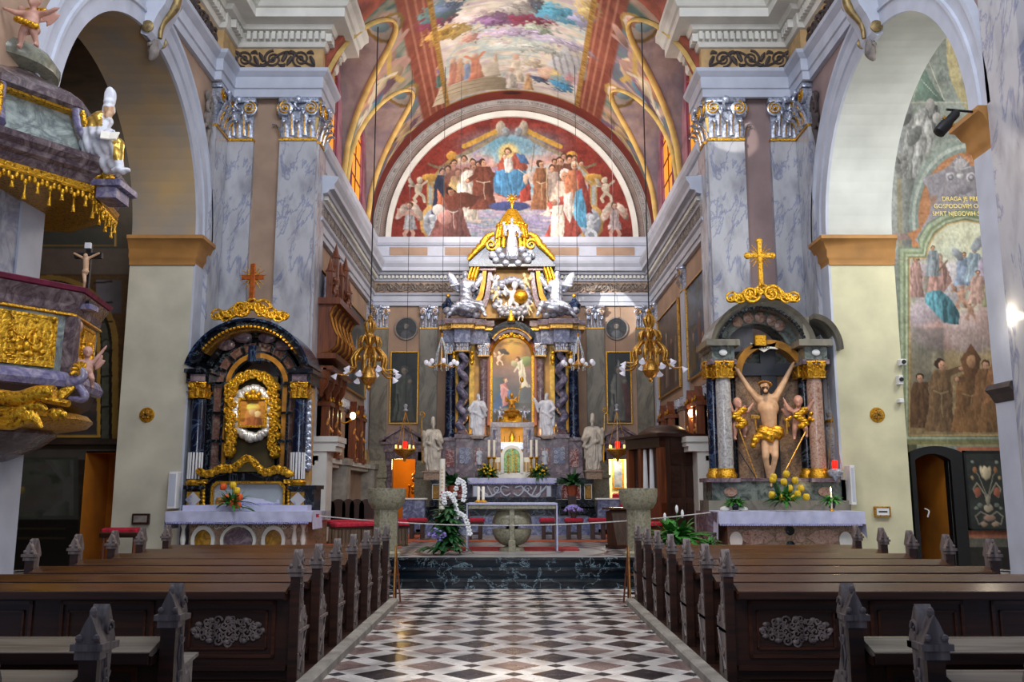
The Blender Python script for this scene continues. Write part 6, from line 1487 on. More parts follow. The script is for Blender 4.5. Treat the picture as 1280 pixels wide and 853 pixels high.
# ================================================================ PEWS
def make_pew(x0,x1,lm='wood_m'):
    "bench seen from behind; aisle end at x0, wall end x1; backrest plane y=0, seat toward +y"
    t=thing('church_pew','x','pew',(0,0,0)); a,b=min(x0,x1),max(x0,x1); B=.06
    m=MB().box(a+.05,b-.05,0,.035,B+.02,.83); m.build('back_panel','wood_d',t,local=True)
    m=MB(); n=3; L=(b-a-.1)/n
    for i in range(n):
        u0=a+.05+i*L+.12; u1=u0+L-.24
        for (z0,z1,q) in ((.2,.68,.0),(.27,.6,.07)):
            e=.03 if q==0 else .018
            m.box(u0+q,u1-q,-.018,0,z1-e+B,z1+B).box(u0+q,u1-q,-.018,0,z0+B,z0+e+B).box(u0+q,u0+q+e,-.018,0,z0+B,z1+B).box(u1-q-e,u1-q,-.018,0,z0+B,z1+B)
    m.build('panel_moulding','wood_p',t,local=True)
    m=MB(); random.seed(5)
    for i in (0,) if True else ():
        uc=(a+.05+L*(.5 if x0==a else 2.5)); 
        for k in range(40): m.spiral((uc+.29*cos(k*2.4)*math.sqrt((k+.5)/40),-.012,.43+B+.11*sin(k*2.4)*math.sqrt((k+.5)/40)),random.uniform(.03,.045),1.2,.011,random.choice((-1,1)),'xz',12)
        for k in range(12): m.ell((uc+.3*cos(k*.52),-.01,.43+B+.1*sin(k*.52)),(.035,.015,.025),n=6,m=4)
    m.build('carving','wood_g',t,True,local=True)
    # sloping ledge: faces the sitter behind (toward -y)
    m=MB().prism([(-.15,.755+B),(-.145,.775+B),(.04,.825+B),(.06,.825+B),(.06,.79+B),(-.1,.745+B)],a+.06,b-.06,'yz'); m.build('book_ledge',lm,t,local=True); MB().box(a+.06,b-.06,-.165,-.145,.715+B,.772+B).build('ledge_nosing','wood_d',t,local=True)
    m=MB().box(a+.06,b-.06,-.12,0,.7+B,.745+B).box(a+.06,b-.06,-.05,0,.1+B,.14+B); builds_local(m,'rail','wood_d',t)
    m=MB().bbox(a+.06,b-.06,.04,.46,.4+B,.44+B,.01); m.build('seat','wood_m2',t,local=True)
    m=MB().box(a+.1,b-.1,.56,.72,.14+B,.19+B).box(a+.1,a+.16,.4,.7,.1+B,.15+B).box(b-.16,b-.1,.4,.7,.1+B,.15+B); m.build('kneeler','wood_o',t,local=True)
    # end panels
    for x,s in ((x0,1 if x0>x1 else -1),(x1,-1 if x0>x1 else 1)):
        prof=[(-.02,0),(-.02,.25),(.0,.3),(-.02,.5),(-.02,.92),(-.045,.93),(-.045,.96),(.03,1.1),(.045,1.12),(.06,1.1),(.13,.96),(.13,.93),(.1,.92),(.09,.75),(.15,.62),(.16,.6),(.2,.62),(.24,.56),(.28,.52),(.3,.46),(.29,.43),(.25,.42),(.27,.3),(.24,.18),(.27,0)]
        w=.075; e=MB().prism([(y,z+B) for y,z in prof],x-w/2,x+w/2,'yz').build('end_panel',['wood_g'],t,local=True)
        q=MB().box(x-w/2-.004,x+w/2+.004,-.055,-.021,0+B,.93+B).build('end_post','wood_d',t,local=True)
        m=MB(); xs=x+s*(w/2+.005); 
        m.box(min(xs,xs-s*.02),max(xs,xs+s*.012),-.05,.14,.915+B,.945+B).box(min(xs,xs-s*.02),max(xs,xs+s*.016),-.05,.3,.41+B,.435+B)
        for k,(yy,zz,r) in enumerate(((.045,1.01,.04),(.04,.82,.035),(.04,.62,.03),(.2,.52,.045),(.16,.25,.05),(.06,.25,.04))): m.spiral((xs,yy,zz+B),r,1.3,.01,(-1)**k,'yz',12)
        m.curve([(xs,-.0,.5+B),(xs,.06,.7+B),(xs,.03,.9+B)],.009,5).curve([(xs,.0,.1+B),(xs,.16,.3+B),(xs,.24,.42+B)],.011,5)
        # lozenge
        for yy,zz in ((.04,.73),(.1,.15)): m.tube([(xs,yy,zz+.09+B),(xs,yy+.035,zz+B),(xs,yy,zz-.09+B),(xs,yy-.035,zz+B),(xs,yy,zz+.09+B)],.007,5)
        m.build('end_carving','wood_g',e,True,local=True)
        # cap : carved crest on a moulded block
        m=MB().box(x-w/2-.035,x+w/2+.035,-.085,.02,.93+B,.96+B).box(x-w/2-.02,x+w/2+.02,-.07,.0,.89+B,.93+B)
        m.prism([(x-w/2-.02,.96+B),(x+w/2+.02,.96+B),(x+.02,1.05+B),(x,1.085+B),(x-.02,1.05+B)],-.07,.0,'xz'); m.ell((x,-.035,1.09+B),(.018,.018,.028),n=8,m=5)
        for u in (-1,1): m.ell((x+u*.038,-.075,.985+B),(.018,.012,.018),n=7,m=4)
        m.build('crest','wood_g' if True else '',t,False,local=True)
    return t
def builds_local(m,n,mt,t): return [m.build(n,mt,t,local=True)] if False else builds(m,n,mt,t)
rowsL=[8.15,9.0,9.95,10.95,11.95,12.85,13.8]; 
ordn=['last row with fully visible carved back','just ahead of the carved back row','third counted from the carved back','middle row','third from the steps','second from the steps','front row by the steps']
for s in (-1,1):
    nm='left' if s<0 else 'right'; P0=make_pew(s*1.9,s*5.2)
    for i,y in enumerate(rowsL):
        o=P0 if i==0 else dup(P0); o.location=(0,y,0); o['label']='long dark wooden pew of the %s block, %s'%(nm,ordn[i]); o['group']='pews of the %s block'%nm
    P1=make_pew(s*1.9,s*5.2,'wood_m_lit')  # rear rows use the ledge wood coloured as if lit
    for i,(y,l) in enumerate(((5.2,'first pew of the rear group, pale lit-toned ledge, behind the cross aisle'),(4.25,'second pew of the rear group, pale lit-toned ledge'),(3.3,'pew closest to the camera, only its crest and ledge corner showing'))):
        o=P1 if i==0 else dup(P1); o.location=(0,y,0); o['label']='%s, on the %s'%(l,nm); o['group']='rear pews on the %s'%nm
    # arm box in front of the rear pew end
    if s>0: continue
    x0,x1=sorted((s*1.93,s*2.06)); t=thing('pew_step_box','pale wooden box ledge before the first rear pew on the %s'%nm,'box',(s*1.95,5.6,0)); MB().prism([(5.3,.07),(5.3,.66),(5.66,.7),(5.66,.07)],x0,x1,'yz').build('body','paleboard',t); MB().prism([(5.27,.66),(5.27,.68),(5.7,.725),(5.7,.705)],x0-.02,x1+.02,'yz').build('top','paleboard',t)
# poles leaning by the front pews
for s,lab in ((-1,'slim folding easel leaning at the aisle end of left front pew'),(1,'slim folding easel leaning at the aisle end of right front pew')):
    x=s*1.8; y=14.2; t=thing('easel',lab,'easel',(x,y,0)); k=0
    for dx,dy in ((-.0,-.12),(-s*.09,.0),(0,.15)): MB().tube([(x+dx,y+dy,0),(x,y,.85)],.014,6).build('leg','wood_r' if k else 'wood_o',t); k+=1
    MB().box(x-.07,x+.07,y-.03,y-.01,.4,.43).build('bar','wood_r',t)
# ================================================================ SIDE ALTARS
def side_altar_left():
    Y=19.2; c=314; A=thing('side_altar','black and gilt marian side altar with arched niche, on the frontal wall left of chancel','altar',(P(c,650,Y).x,Y,0)); X=lambda px,py=500,Yy=Y:P(px,py,Yy).x; Z=lambda py,Yy=Y:P(c,py,Yy).z
    def bx(m,a,b,t,bt,Yy=Y,d=.5): return m.box(X(a,(t+bt)/2,Yy),X(b,(t+bt)/2,Yy),Yy,Yy+d,Z(bt,Yy),Z(t,Yy))
    # table
    bx(MB(),236,384,652,708,18.4,1.9).build('table_body','marble_br',A); bx(MB(),216,388,641,653,18.2,2.0).build('table_top','marble_w',A); bx(MB(),228,384,632,641,18.6,1.2).build('riser','cloth',A)
    m=MB(); 
    for px in (254,342): a=P(px,676,18.38); MB().lathe([(0,-.03),(.16,-.02),(.16,.02),(0,.03)],20,T=Matrix.Translation(a)@Matrix.Rotation(PI/2,4,'X')@Matrix.Diagonal((1,1.3,1,1))).build('yellow_oval','marble_o',A,True); m.arc((a.x,a.z),[(.17,18.4),(.17,18.34),(.24,18.34),(.24,18.4)],0,2*PI,26,'xz',1.25)
    a=P(298,676,18.38); m.arc((a.x,a.z),[(.3,18.4),(.3,18.34),(.36,18.34),(.36,18.4)],0,2*PI,30,'xz',.9); builds(m,'oval_border','trimw',A,True); MB().lathe([(0,-.03),(.28,-.02),(.28,.02),(0,.03)],20,T=Matrix.Translation(a)@Matrix.Rotation(PI/2,4,'X')@Matrix.Diagonal((1,.85,1,1))).build('relief_oval','marble_p',A,True)
    m=MB(); random.seed(2)
    for k in range(26): m.spiral((a.x-1.05+k*.085,18.37,a.z+random.choice((-.27,.27,.3))),.05,1.2,.012,(-1)**k,'xz',10)
    m.build('relief_scroll','trimw',A,True)
    for px in (229,368,379): a=P(px,675,18.38); MB().lathe([(.05,-.35),(.07,-.3),(.03,-.15),(.06,0),(.03,.2),(.07,.3)],10,(a.x,18.36,a.z)).build('baluster','trimw',A,True)
    # pedestals
    for a,b in ((232,250),(362,392)): 
        bx(MB(),a,b,612,640,19.0,.7).build('pedestal','marble_k',A); bx(MB(),a-3,b+3,607,612,18.95,.8).build('pedestal_cap','marble_k',A)
        q=P((a+b)/2 if a<300 else 372,625,18.98); r=.16; MB().prism([(q.x-r,q.z),(q.x,q.z-r),(q.x+r,q.z),(q.x,q.z+r)],18.97,19.0,'xz').build('lozenge','marble_w',A)
        bx(MB(),a+1,b-1 if b<300 else b-12,615,637,18.985,.02).build('inlay','marble_o',A)
    # glass coffin
    bx(MB(),252,362,603,640,19.25,.7).build('back_case','marble_k',A)
    F_=MB(); y=19.12
    def ring(a,b,t,bt,w,ch,Yy,d):
        def pts(i): 
            x0,x1,z0,z1=X(a+i,620,Yy),X(b-i,620,Yy),Z(bt-i,Yy),Z(t+i,Yy); k=ch
            return [(x0+k,z0),(x1-k,z0),(x1,z0+k),(x1,z1-k),(x1-k,z1),(x0+k,z1),(x0,z1-k),(x0,z0+k)]
        o=pts(0);i_=pts(w); m=MB(); n=8
        vs=[(p[0],Yy,p[1]) for p in o]+[(p[0],Yy,p[1]) for p in i_]+[(p[0],Yy+d,p[1]) for p in o]+[(p[0],Yy+d,p[1]) for p in i_]
        fs=[]
        for k in range(n): j=(k+1)%n; fs+=[(k,j,n+j,n+k),(2*n+k,3*n+k,3*n+j,2*n+j),(k,2*n+k,2*n+j,j),(n+k,n+j,3*n+j,3*n+k)]
        m.add(vs,fs); return m
    cas=thing('glass_reliquary','gilt framed glass case with a reclining relic figure on the marian side altar','reliquary',(X(308),19.1,Z(638)))
    ring(263,356,602,639,2.6,.1,19.05,.12).build('frame','gold',cas); bx(MB(),266,353,605,637,19.16,.005).build('pane','glass',cas)
    bx(MB(),264,354,604,638,19.22,.01).build('backdrop','teal',cas)
    L=[('e',(-.62,0,.16),(.1,.09,.12)),('c',(-.5,0,.12),(-.15,0,.14),.13,.15),('c',(-.15,0,.14),(.3,0,.12),.15,.12),('c',(.3,0,.12),(.62,0,.1),.1,.05),('e',(.68,0,.14),(.05,.05,.1)),('c',(-.35,-.12,.2),(0,-.14,.2),.05,.05)]
    q=P(309,637,19.19); sobj(sculpt(L,.025,2),'relic_figure',['goldskin','cloth','lace'],lambda c_:0 if c_.x<-.48 else (1 if c_.z>.13 else 2),T=TR(q,0,.95),parent=cas)
    for px in (254,361):
        m=MB()
        for k in range(7): q=P(px,608+k*4.6,19.1); m.ell(q,(.05,.04,.05),n=8,m=5)
        q=P(px,603,19.1); m.box(q.x-.1,q.x+.1,19.05,19.2,q.z-.03,q.z+.06); m.build('husk_chain','gilt',A,True)
    m=MB(); 
    for k in range(40):
        u=k/39; px=250+u*113; py=590+(-14*math.exp(-((u-.5)/.16)**2))+3*sin(u*20); q=P(px,py,19.0); m.ell(q,(.09,.07,.08+.02*sin(k*3)),n=8,m=5)
        if k%4==0: m.spiral((q.x,18.93,q.z),.08,1.3,.025,(-1)**k,'xz',12)
    m.build('gilt_garland_rail','gilt',A,True)
    bx(MB(),250,364,592,603,19.1,.8).build('black_shelf','marble_k',A)
    # niche body with arch (black), inlay panels
    zc=Z(478); xc=X(316,478); R=ho(1,478,Y)/1.
    bx(MB(),240,388,470,606,19.85,.3).build('back_slab','marble_k',A)
    for (r0,r1,d,mt,nm_) in ((30,33,.25,'marble_k','arch_rib'),(33,39,.32,'gold_in','gilt_arch_band'),(39,42,.25,'marble_k','arch_rib'),(42,52,.33,'marble_r3','marble_arch_band'),(52,58,.22,'marble_k','arch_rib')):
        k=ho(1,478,19.5); m=MB().arc((xc,zc),[(r0*k,19.5-.0*d),(r1*k,19.5-.0*d),(r1*k,19.9),(r0*k,19.9)],0,PI,36,'xz',1.0)
        for s in (-1,1): x0,x1=sorted((xc+s*r0*k,xc+s*r1*k)); m.box(x0,x1,19.5 if mt!='marble_k' else 19.44,19.9,Z(592,19.5),zc)
        if mt=='marble_k': pass
        m.build(nm_,mt,A)
    k=ho(1,478,19.5)
    m=MB()
    for i in range(9): a=PI*i/8; m.box(-.025,.025,19.42,19.5,42*k,52*k,T=Matrix.Translation((xc,0,zc))@Matrix.Rotation(PI/2-a,4,'Y'))
    for s in (-1,1):
        for py in (478,515,550): m.box(min(xc+s*33*k,xc+s*52*k),max(xc+s*33*k,xc+s*52*k),19.42,19.5,Z(py+3,19.5),Z(py,19.5))
    builds(m,'black_divider','marble_k',A)
    # big gilt carved frame
    m=MB(); random.seed(4)
    for k_ in range(64):
        u=k_/63; 
        if u<.25: px,py=289,568-(u/.25)*72
        elif u>.75: px,py=343,496+((u-.75)/.25)*72
        else: a=PI*(1-(u-.25)/.5); px,py=316+27*cos(a),494-26*sin(a)
        q=P(px,py,19.45); m.ell((q.x+random.uniform(-.05,.05),19.45,q.z),(random.uniform(.09,.14),.12,random.uniform(.08,.12)),n=9,m=6); m.spiral((q.x+random.uniform(-.06,.06),19.34,q.z),random.uniform(.07,.11),1.3,.035,random.choice((-1,1)),'xz',14)
    m.build('gilt_cloud_frame','gilt',A,True)
    MB().box(X(288,520,19.6),X(344,520,19.6),19.7,19.72,Z(590,19.6),Z(470,19.6)).build('niche_back','olive',A)
    ic=thing('marian_icon','small gold toned icon of mother and child in a gilt frame ringed by silver clouds','icon',tuple(P(316,520,19.4)))
    a=P(302,500,19.4); b=P(331,532,19.4)
    def art(u,v):
        q=Art(u*40,v*46,'#8a5418'); q.clouds(['#7a4510','#b5741c','#99601a'],.08,3); q.ellipse(20,14,11,8,'#d9a53a'); q.ellipse(20,30,13,14,'#a86a2c'); q.ellipse(19,21,6,7,'#d09a62'); q.ellipse(28,26,5,5.5,'#d8a870'); q.ellipse(19,15,9,3,'#e0b648'); q.poly([(5,46),(8,34),(20,30),(34,34),(37,46)],'#8f4c22',fold=2); return q.c/.8
    canvas('image',(a.x,19.38,a.z),(1,0,0),(0,0,-1),b.x-a.x,a.z-b.z,art,.012,'canvas',ic)
    m=MB(); w=.05; m.box(a.x-w,b.x+w,19.34,19.42,a.z,a.z+w).box(a.x-w,b.x+w,19.34,19.42,b.z-w,b.z).box(a.x-w,a.x,19.34,19.42,b.z,a.z).box(b.x,b.x+w,19.34,19.42,b.z,a.z); m.build('frame','gold',ic)
    m=MB()
    for k_ in range(44):
        an=2*PI*k_/44; q=P(316.5+22*cos(an)*(1+.06*sin(k_*2.3)),517+30*sin(an),19.45); m.ell(q,(random.uniform(.08,.13),.1,random.uniform(.08,.13)),n=9,m=6)
    m.build('silver_cloud_ring','silver_b',ic,True)
    m=MB(); q=P(316,493,19.3)
    for s in (-1,0,1): m.ell((q.x+s*.13,19.3,q.z+.05*(s==0)),.06); m.ell((q.x+s*.07,19.32,q.z-.06),.07)
    m.build('crown','gilt',ic,True)
    # columns
    for px in (247,374):
        for off,yy in ((0,19.2),) if px==247 else ((0,19.2),):
            x=X(px,540,yy); MB().lathe([(.17,Z(607,yy)),(.19,Z(603,yy)),(.15,Z(600,yy))],20,(x,yy,0)).build('column_base','gold',A,True)
            MB().lathe([(.15,Z(600,yy)),(.15,Z(500,yy)),(.135,Z(497,yy))],20,(x,yy,0)).build('black_column','marble_b',A,True)
            m=MB()
            for a_ in range(7): an=-PI/2+(a_-3)*.42; m.tube([(x+.15*cos(an),yy+.15*sin(an),Z(599,yy)),(x+.15*cos(an),yy+.15*sin(an),Z(566,yy))],.022,6)
            builds(m,'flute','paper',A,True)
            cc=capital(.34,.36,.36,'gold','gilt',A,True); cc.name='gilt_capital'; cc.location=Vector((x,yy+.18,Z(498,yy)))-WLOC[A.name]
            bx(MB(),px-14,px+14,466,479,19.0,.9).build('frieze_block','marble_k',A); bx(MB(),px-9,px+9,468,477,18.97,.03).build('frieze_inlay','marble_p',A)
            bx(MB(),px-17,px+17,461,466,18.9,1.0).build('cornice','marble_k',A)
    x=X(384,540,19.5); bx(MB(),380,388,485,606,19.5,.3).build('side_pilaster','tanp',A)
    m=MB()
    for k_ in range(12): q=P(385,495+k_*8,19.4); m.ell(q,(.09,.08,.12)); m.spiral((q.x,19.32,q.z),.07,1.2,.025,(-1)**k_,'xz',10)
    m.build('hanging_carving','silver',A,True)
    # pediment: segmental arch with dentils
    zc2=Z(478,19.3); k=ho(1,470,19.3); xc2=X(314,470,19.3)
    for (r0,r1,yf,mt,nm_,a0,a1) in ((58,66,19.5,'marble_k','pediment_field',.12,.88),(66,70,19.2,'brass','gilt_pediment_moulding',.18,.82),(70,76,19.0,'marble_k','pediment_cornice',.1,.9),(76,79,18.9,'marble_b','pediment_edge',.08,.92)):
        MB().arc((xc2,zc2),[(r0*k,yf),(r1*k,yf),(r1*k,20.2),(r0*k,20.2)],PI*a0,PI*a1,40,'xz',.98).build(nm_,mt,A)
    m=MB()
    for i in range(26): a_=PI*(.2+.6*i/25); m.box(-.026,.026,18.94,19.1,67.5*k,70*k,T=Matrix.Translation((xc2,0,zc2))@Matrix.Rotation(PI/2-a_,4,'Y')@Matrix.Diagonal((1,1,.98,1)))
    builds(m,'dentil','gold',A)
    for an in (.3,.42,.58,.7): q=(xc2+62*k*cos(PI*an),19.46,zc2+60*k*sin(PI*an)); MB().ell(q,(.2,.06,.13),n=14,m=8).build('stone_boss','marble_p',A,True)
    bx(MB(),310,320,432,452,19.15,.4).build('keystone','marble_b',A)
    m=MB(); 
    for k_ in range(24): u=k_/23; q=P(272+u*84,394-12*math.exp(-((u-.5)/.2)**2)+3*abs(u-.5),19.1); m.ell(q,(.1,.08,.09)); m.spiral((q.x,19.02,q.z),.1*(1 if k_%3 else 1.6),1.4,.03,(-1)**k_,'xz',14)
    for s in (-1,1): q=P(315+s*13,386,19.05); m.spiral((q.x,19.0,q.z),.2,1.6,.045,s,'xz',22)
    m.build('gilt_crest','gilt',A,True)
    q=P(316,352,19.1); z0=P(316,384,19.1).z; z1=P(316,330,19.1).z; hz=P(316,347,19.1).z
    cr=thing('altar_cross','reddish gilt rayed cross crowning the marian side altar','cross',(q.x,19.1,z0)); m=MB().bbox(q.x-.055,q.x+.055,19.05,19.13,z0,z1,.015).box(q.x-.24,q.x+.24,19.06,19.12,hz-.045,hz+.05); m.build('cross','redgold',cr)
    m=MB()
    for k_ in range(16): a_=2*PI*k_/16+.2; m.tube([(q.x+.08*cos(a_),19.1,hz+.08*sin(a_)),(q.x+.3*cos(a_),19.1,hz+.3*sin(a_))],[.02,.006],5)
    m.build('rays','gold',cr,True); MB().lathe([(.12,0),(.05,.08),(.06,.12),(.03,.16)],12,(q.x,19.1,z0-.06)).build('base','gold',cr,True)
    a=P(210,641,18.2); b=P(390,641,18.2); cloth('altar_cloth','white scalloped altar cloth on the marian side altar with knotted right corner',a.x,b.x,18.15,19.0,a.z+.005,.2,.35)
side_altar_left()
def side_altar_right():
    Y=19.2; c=962; A=thing('side_altar','grey and dark marble crucifix altar with gilt capitals, on the frontal wall right of chancel','altar',(P(c,650,Y).x,Y,0)); X=lambda px,py=500,Yy=Y:P(px,py,Yy).x; Z=lambda py,Yy=Y:P(c,py,Yy).z
    def bx(m,a,b,t,bt,Yy=Y,d=.5): return m.box(X(a,(t+bt)/2,Yy),X(b,(t+bt)/2,Yy),Yy,Yy+d,Z(bt,Yy),Z(t,Yy))
    bx(MB(),910,1066,652,708,18.4,1.9).build('table_body','marble_br',A); bx(MB(),896,1080,641,653,18.2,2.0).build('table_top','marble_p',A); bx(MB(),886,896,640,708,18.6,1.2).build('side_block','marble_p',A)
    m=MB()
    for (px,py,r) in ((958,672,.07),(970,672,.07)): pass
    q=P(988,672,18.38)
    for dx,dz,r,mt in ((0,.13,.09,'marble_k'),(0,-.16,.09,'marble_k'),(-.2,0,.1,'marble_r4'),(.2,0,.1,'marble_r4')): MB().lathe([(0,-.02),(r,-.015),(r,.015),(0,.02)],16,T=Matrix.Translation((q.x+dx,18.39,q.z+dz))@Matrix.Rotation(PI/2,4,'X')).build('inlay_disc',mt,A,True)
    for s in (-1,1): 
        z=q.z; m=MB().prism([(q.x+s*.32,z),(q.x+s*.5,z+.12),(q.x+s*.75,z+.16),(q.x+s*.95,z+.1),(q.x+s*.98,z-.05),(q.x+s*.8,z-.15),(q.x+s*.5,z-.12)],18.37,18.41,'xz'); m.build('scalloped_inlay','marble_r4',A)
        px=920 if s<0 else 1057; e=P(px,676,18.36); MB().lathe([(0,-.04),(.13,-.02),(.13,.02),(0,.04)],18,T=Matrix.Translation(e)@Matrix.Rotation(PI/2,4,'X')@Matrix.Diagonal((1,1.35,1,1))).build('pale_oval','trimw',A,True)
    # stepped base
    bx(MB(),886,1064,626,642,19.0,.9).build('gradine','marble_g',A); bx(MB(),890,1060,600,627,19.15,.9).build('base_block','marble_gr',A); bx(MB(),884,926,598,603,18.95,.8).build('base_cap','marble_p',A); bx(MB(),1015,1050,598,603,18.95,.8).build('base_cap','marble_p',A)
    bx(MB(),926,1015,598,602,19.1,.6).build('base_ledge','marble_p',A)
    for px in (913,1031): q=P(px,615,19.13); MB().lathe([(0,-.03),(.14,-.02),(.14,.02),(0,.03)],18,T=Matrix.Translation(q)@Matrix.Rotation(PI/2,4,'X')@Matrix.Diagonal((1,.7,1,1))).build('pale_oval','marble_r4',A,True)
    # back
    bx(MB(),892,1030,440,600,20.0,.3).build('back_slab','marble_k',A)
    bx(MB(),922,1012,470,600,19.85,.1).build('speckled_panel','marble_br',A)
    zc=P(962,470,19.6).z; k=ho(1,470,19.6); xc=X(962,470,19.6)
    MB().arc((xc,zc),[(36*k,19.5),(45*k,19.5),(45*k,20),(36*k,20)],0,PI,36,'xz').build('gilt_arch_band','gold_in',A)
    MB().arc((xc,zc),[(.0001,19.9),(37*k,19.9),(37*k,20),(.0001,20)],0,PI,30,'xz').build('arch_field','marble_gr',A)
    for dx,dz in ((-28,10),(-15,18),(15,18),(28,8),(-30,-8),(30,-8)): q=P(962+dx,452-dz,19.85); MB().prism([(q.x-.12,q.z-.12),(q.x+.1,q.z-.1),(q.x+.13,q.z+.08),(q.x,q.z+.14),(q.x-.11,q.z+.1)],19.84,19.9,'xz').build('red_inlay','marble_r4',A)
    for px,dx in ((906,1),(893,0),(1021,1),(1008,0)):
        yy=19.2 if dx else 19.6; x=X(px,540,yy); mt={906:'marble_w2',893:'marble_b',1021:'marble_r4',1008:'marble_k'}[px]; r=.16 if dx else .14
        MB().lathe([(r+.05,Z(600,yy)),(r+.07,Z(594,yy)),(r+.02,Z(590,yy)),(r+.02,Z(586,yy))],20,(x,yy,0)).build('column_base','gold',A,True)
        MB().lathe([(r,Z(586,yy)),(r,Z(480,yy)),(r*.88,Z(472,yy))],20,(x,yy,0)).build('column',mt,A,True)
        cc=capital(.36,.38,.38,'gold','gilt',A,True); cc.name='gilt_capital'; cc.location=Vector((x,yy+.19,Z(473,yy)))-WLOC[A.name]
    for px in (904,1020):
        bx(MB(),px-14,px+14,432,455,19.05,.9).build('frieze_block','marble_gr',A); bx(MB(),px-17,px+17,449,455,19.0,1.0).build('block_moulding','marble_p',A); bx(MB(),px-21,px+21,424,432,18.9,1.1).build('cornice','marble_g',A)
        q=P(px,441,19.02); MB().ell(q,(.09,.03,.07),n=12,m=7).build('oval_boss','paper',A,True)
    zc2=Z(440,19.3); k=ho(1,430,19.3); xc2=X(950,430,19.3)
    MB().arc((xc2,zc2),[(40*k,19.6),(56*k,19.6),(56*k,20.2),(40*k,20.2)],PI*.08,PI*.85,36,'xz',.98).build('pediment_field','marble_gr',A)
    for an in (.36,.46,.56,.28,.66): MB().ell((xc2+48*k*cos(PI*an),19.58,zc2+47*k*sin(PI*an)),(.13,.05,.13),n=7,m=5).build('rose_inlay','marble_r4',A)
    MB().arc((xc2,zc2),[(56*k,19.2),(62*k,19.1),(66*k,19.0),(66*k,20.2),(56*k,20.2)],PI*.06,PI*.8 if False else PI,36,'xz',.98).build('pediment_cornice','marble_g',A)
    xc3=X(1012,430,19.3); MB().arc((xc3,zc2),[(30*k,19.0),(34*k,18.9),(34*k,20.0),(28*k,20.0)],0,PI*.5,16,'xz',1.3).build('broken_pediment','marble_g',A)
    bx(MB(),1004,1012,396,432,19.1,.9).build('break_block','marble_g',A)
    m=MB()
    for i in range(30): a_=PI*(.1+.82*i/29); m.box(-.03,.03,19.08,19.2,54*k,57*k,T=Matrix.Translation((xc2,0,zc2))@Matrix.Rotation(PI/2-a_,4,'Y')@Matrix.Diagonal((1,1,.98,1)))
    builds(m,'dentil','marble_k',A)
    m=MB()
    for k_ in range(26): u=k_/25; q=P(913+u*80,374-9*math.exp(-((u-.5)/.22)**2)+2*abs(u-.5),19.1); m.ell(q,(.09,.07,.07)); m.spiral((q.x,19.02,q.z+.03),.09*(1 if k_%3 else 1.6),1.4,.028,(-1)**k_,'xz',14)
    for s in (-1,1): q=P(951+s*13,368,19.05); m.spiral((q.x,19.0,q.z),.2,1.6,.045,s,'xz',22)
    m.build('gilt_crest','gilt',A,True)
    q=P(951,352,19.1); z0=P(951,360,19.1).z; z1=P(951,302,19.1).z; hz=P(951,320,19.1).z
    cr=thing('altar_cross','bright gilt rayed cross crowning the crucifix side altar','cross',(q.x,19.1,z0)); m=MB().bbox(q.x-.055,q.x+.055,19.05,19.13,z0,z1,.015).box(q.x-.27,q.x+.27,19.06,19.12,hz-.045,hz+.05)
    for dx,dz in ((-.27,0),(.27,0),(0,z1-hz)): m.ell((q.x+dx,19.09,hz+dz),(.08,.04,.08),n=10,m=6)
    m.build('cross','gold',cr)
    m=MB()
    for k_ in range(16): a_=2*PI*k_/16+.2; m.tube([(q.x+.08*cos(a_),19.1,hz+.08*sin(a_)),(q.x+.3*cos(a_),19.1,hz+.3*sin(a_))],[.02,.006],5)
    m.build('rays','gold',cr,True)
    a=P(898,641,18.2); b=P(1078,641,18.2); cloth('altar_cloth','white lace edged cloth on the crucifix side altar with drooping pointed left corner',a.x,b.x,18.15,19.0,a.z+.005,.24,.42,corner=.15)
    # crucifix
    Yc=19.3; cx=thing('crucifix','large painted wooden crucifix with gold loincloth on the right side altar','crucifix',tuple(P(962,600,Yc)))
    g=lambda px,py,y=Yc:tuple(P(px,py,y))
    a=P(958,425,19.75); b=P(958,598,19.75); MB().box(a.x-.17,a.x+.17,19.7,19.8,b.z,a.z).build('upright','cross_w',cx); a=P(922,455,19.75); b=P(992,470,19.75); MB().box(a.x-.1,b.x+.1,19.68,19.8,b.z,a.z).build('cross_beam','cross_w',cx)
    hd=Vector(g(956,483,19.15)); R=Matrix.Rotation(.25,3,'Y')@Matrix.Rotation(-.35,3,'X')
    L=[('c',g(922,464,19.45),g(936,486,19.38),.045,.065),('c',g(936,486,19.38),g(948,500,19.32),.065,.085),('c',g(990,458,19.45),g(980,478,19.38),.045,.065),('c',g(980,478,19.38),g(969,497,19.32),.065,.085),
       ('c',g(949,500,19.32),g(968,498,19.32),.1,.1),('e',g(960,510,19.3),(.24,.14,.22)),('c',g(960,512,19.28),g(962,532,19.3),.19,.16),('e',g(962,540,19.3),(.2,.14,.13)),('c',g(958,492,19.3),tuple(hd-Vector((0,0,.08))),.06,.06),
       ('c',g(957,546,19.3),g(957,572,19.14),.11,.075),('c',g(957,572,19.14),g(961,601,19.3),.07,.038),('c',g(967,546,19.3),g(969,571,19.14),.11,.075),('c',g(969,571,19.14),g(964,600,19.24),.07,.038),('c',g(961,601,19.3),g(960,608,19.2),.04,.03),('c',g(964,600,19.24),g(964,608,19.12),.04,.03)]
    L+=[('e',tuple(Vector(v)+hd),r,*rr) for (_,v,r,*rr) in [( 'e',p[1],p[2],*(p[3:4])) for p in head_p(0,0,0,1.95,True,True)]] if False else []
    for p in head_p(0,0,0,2.0,True,True):
        L.append(('e',tuple(hd+R@Vector(p[1])),p[2],R))
    for (e,h) in ((g(936,486,19.38),g(922,464,19.45)),(g(980,478,19.38),g(990,458,19.45))): L+=hand_p(e,h,1.9)
    hi=R.inverted()
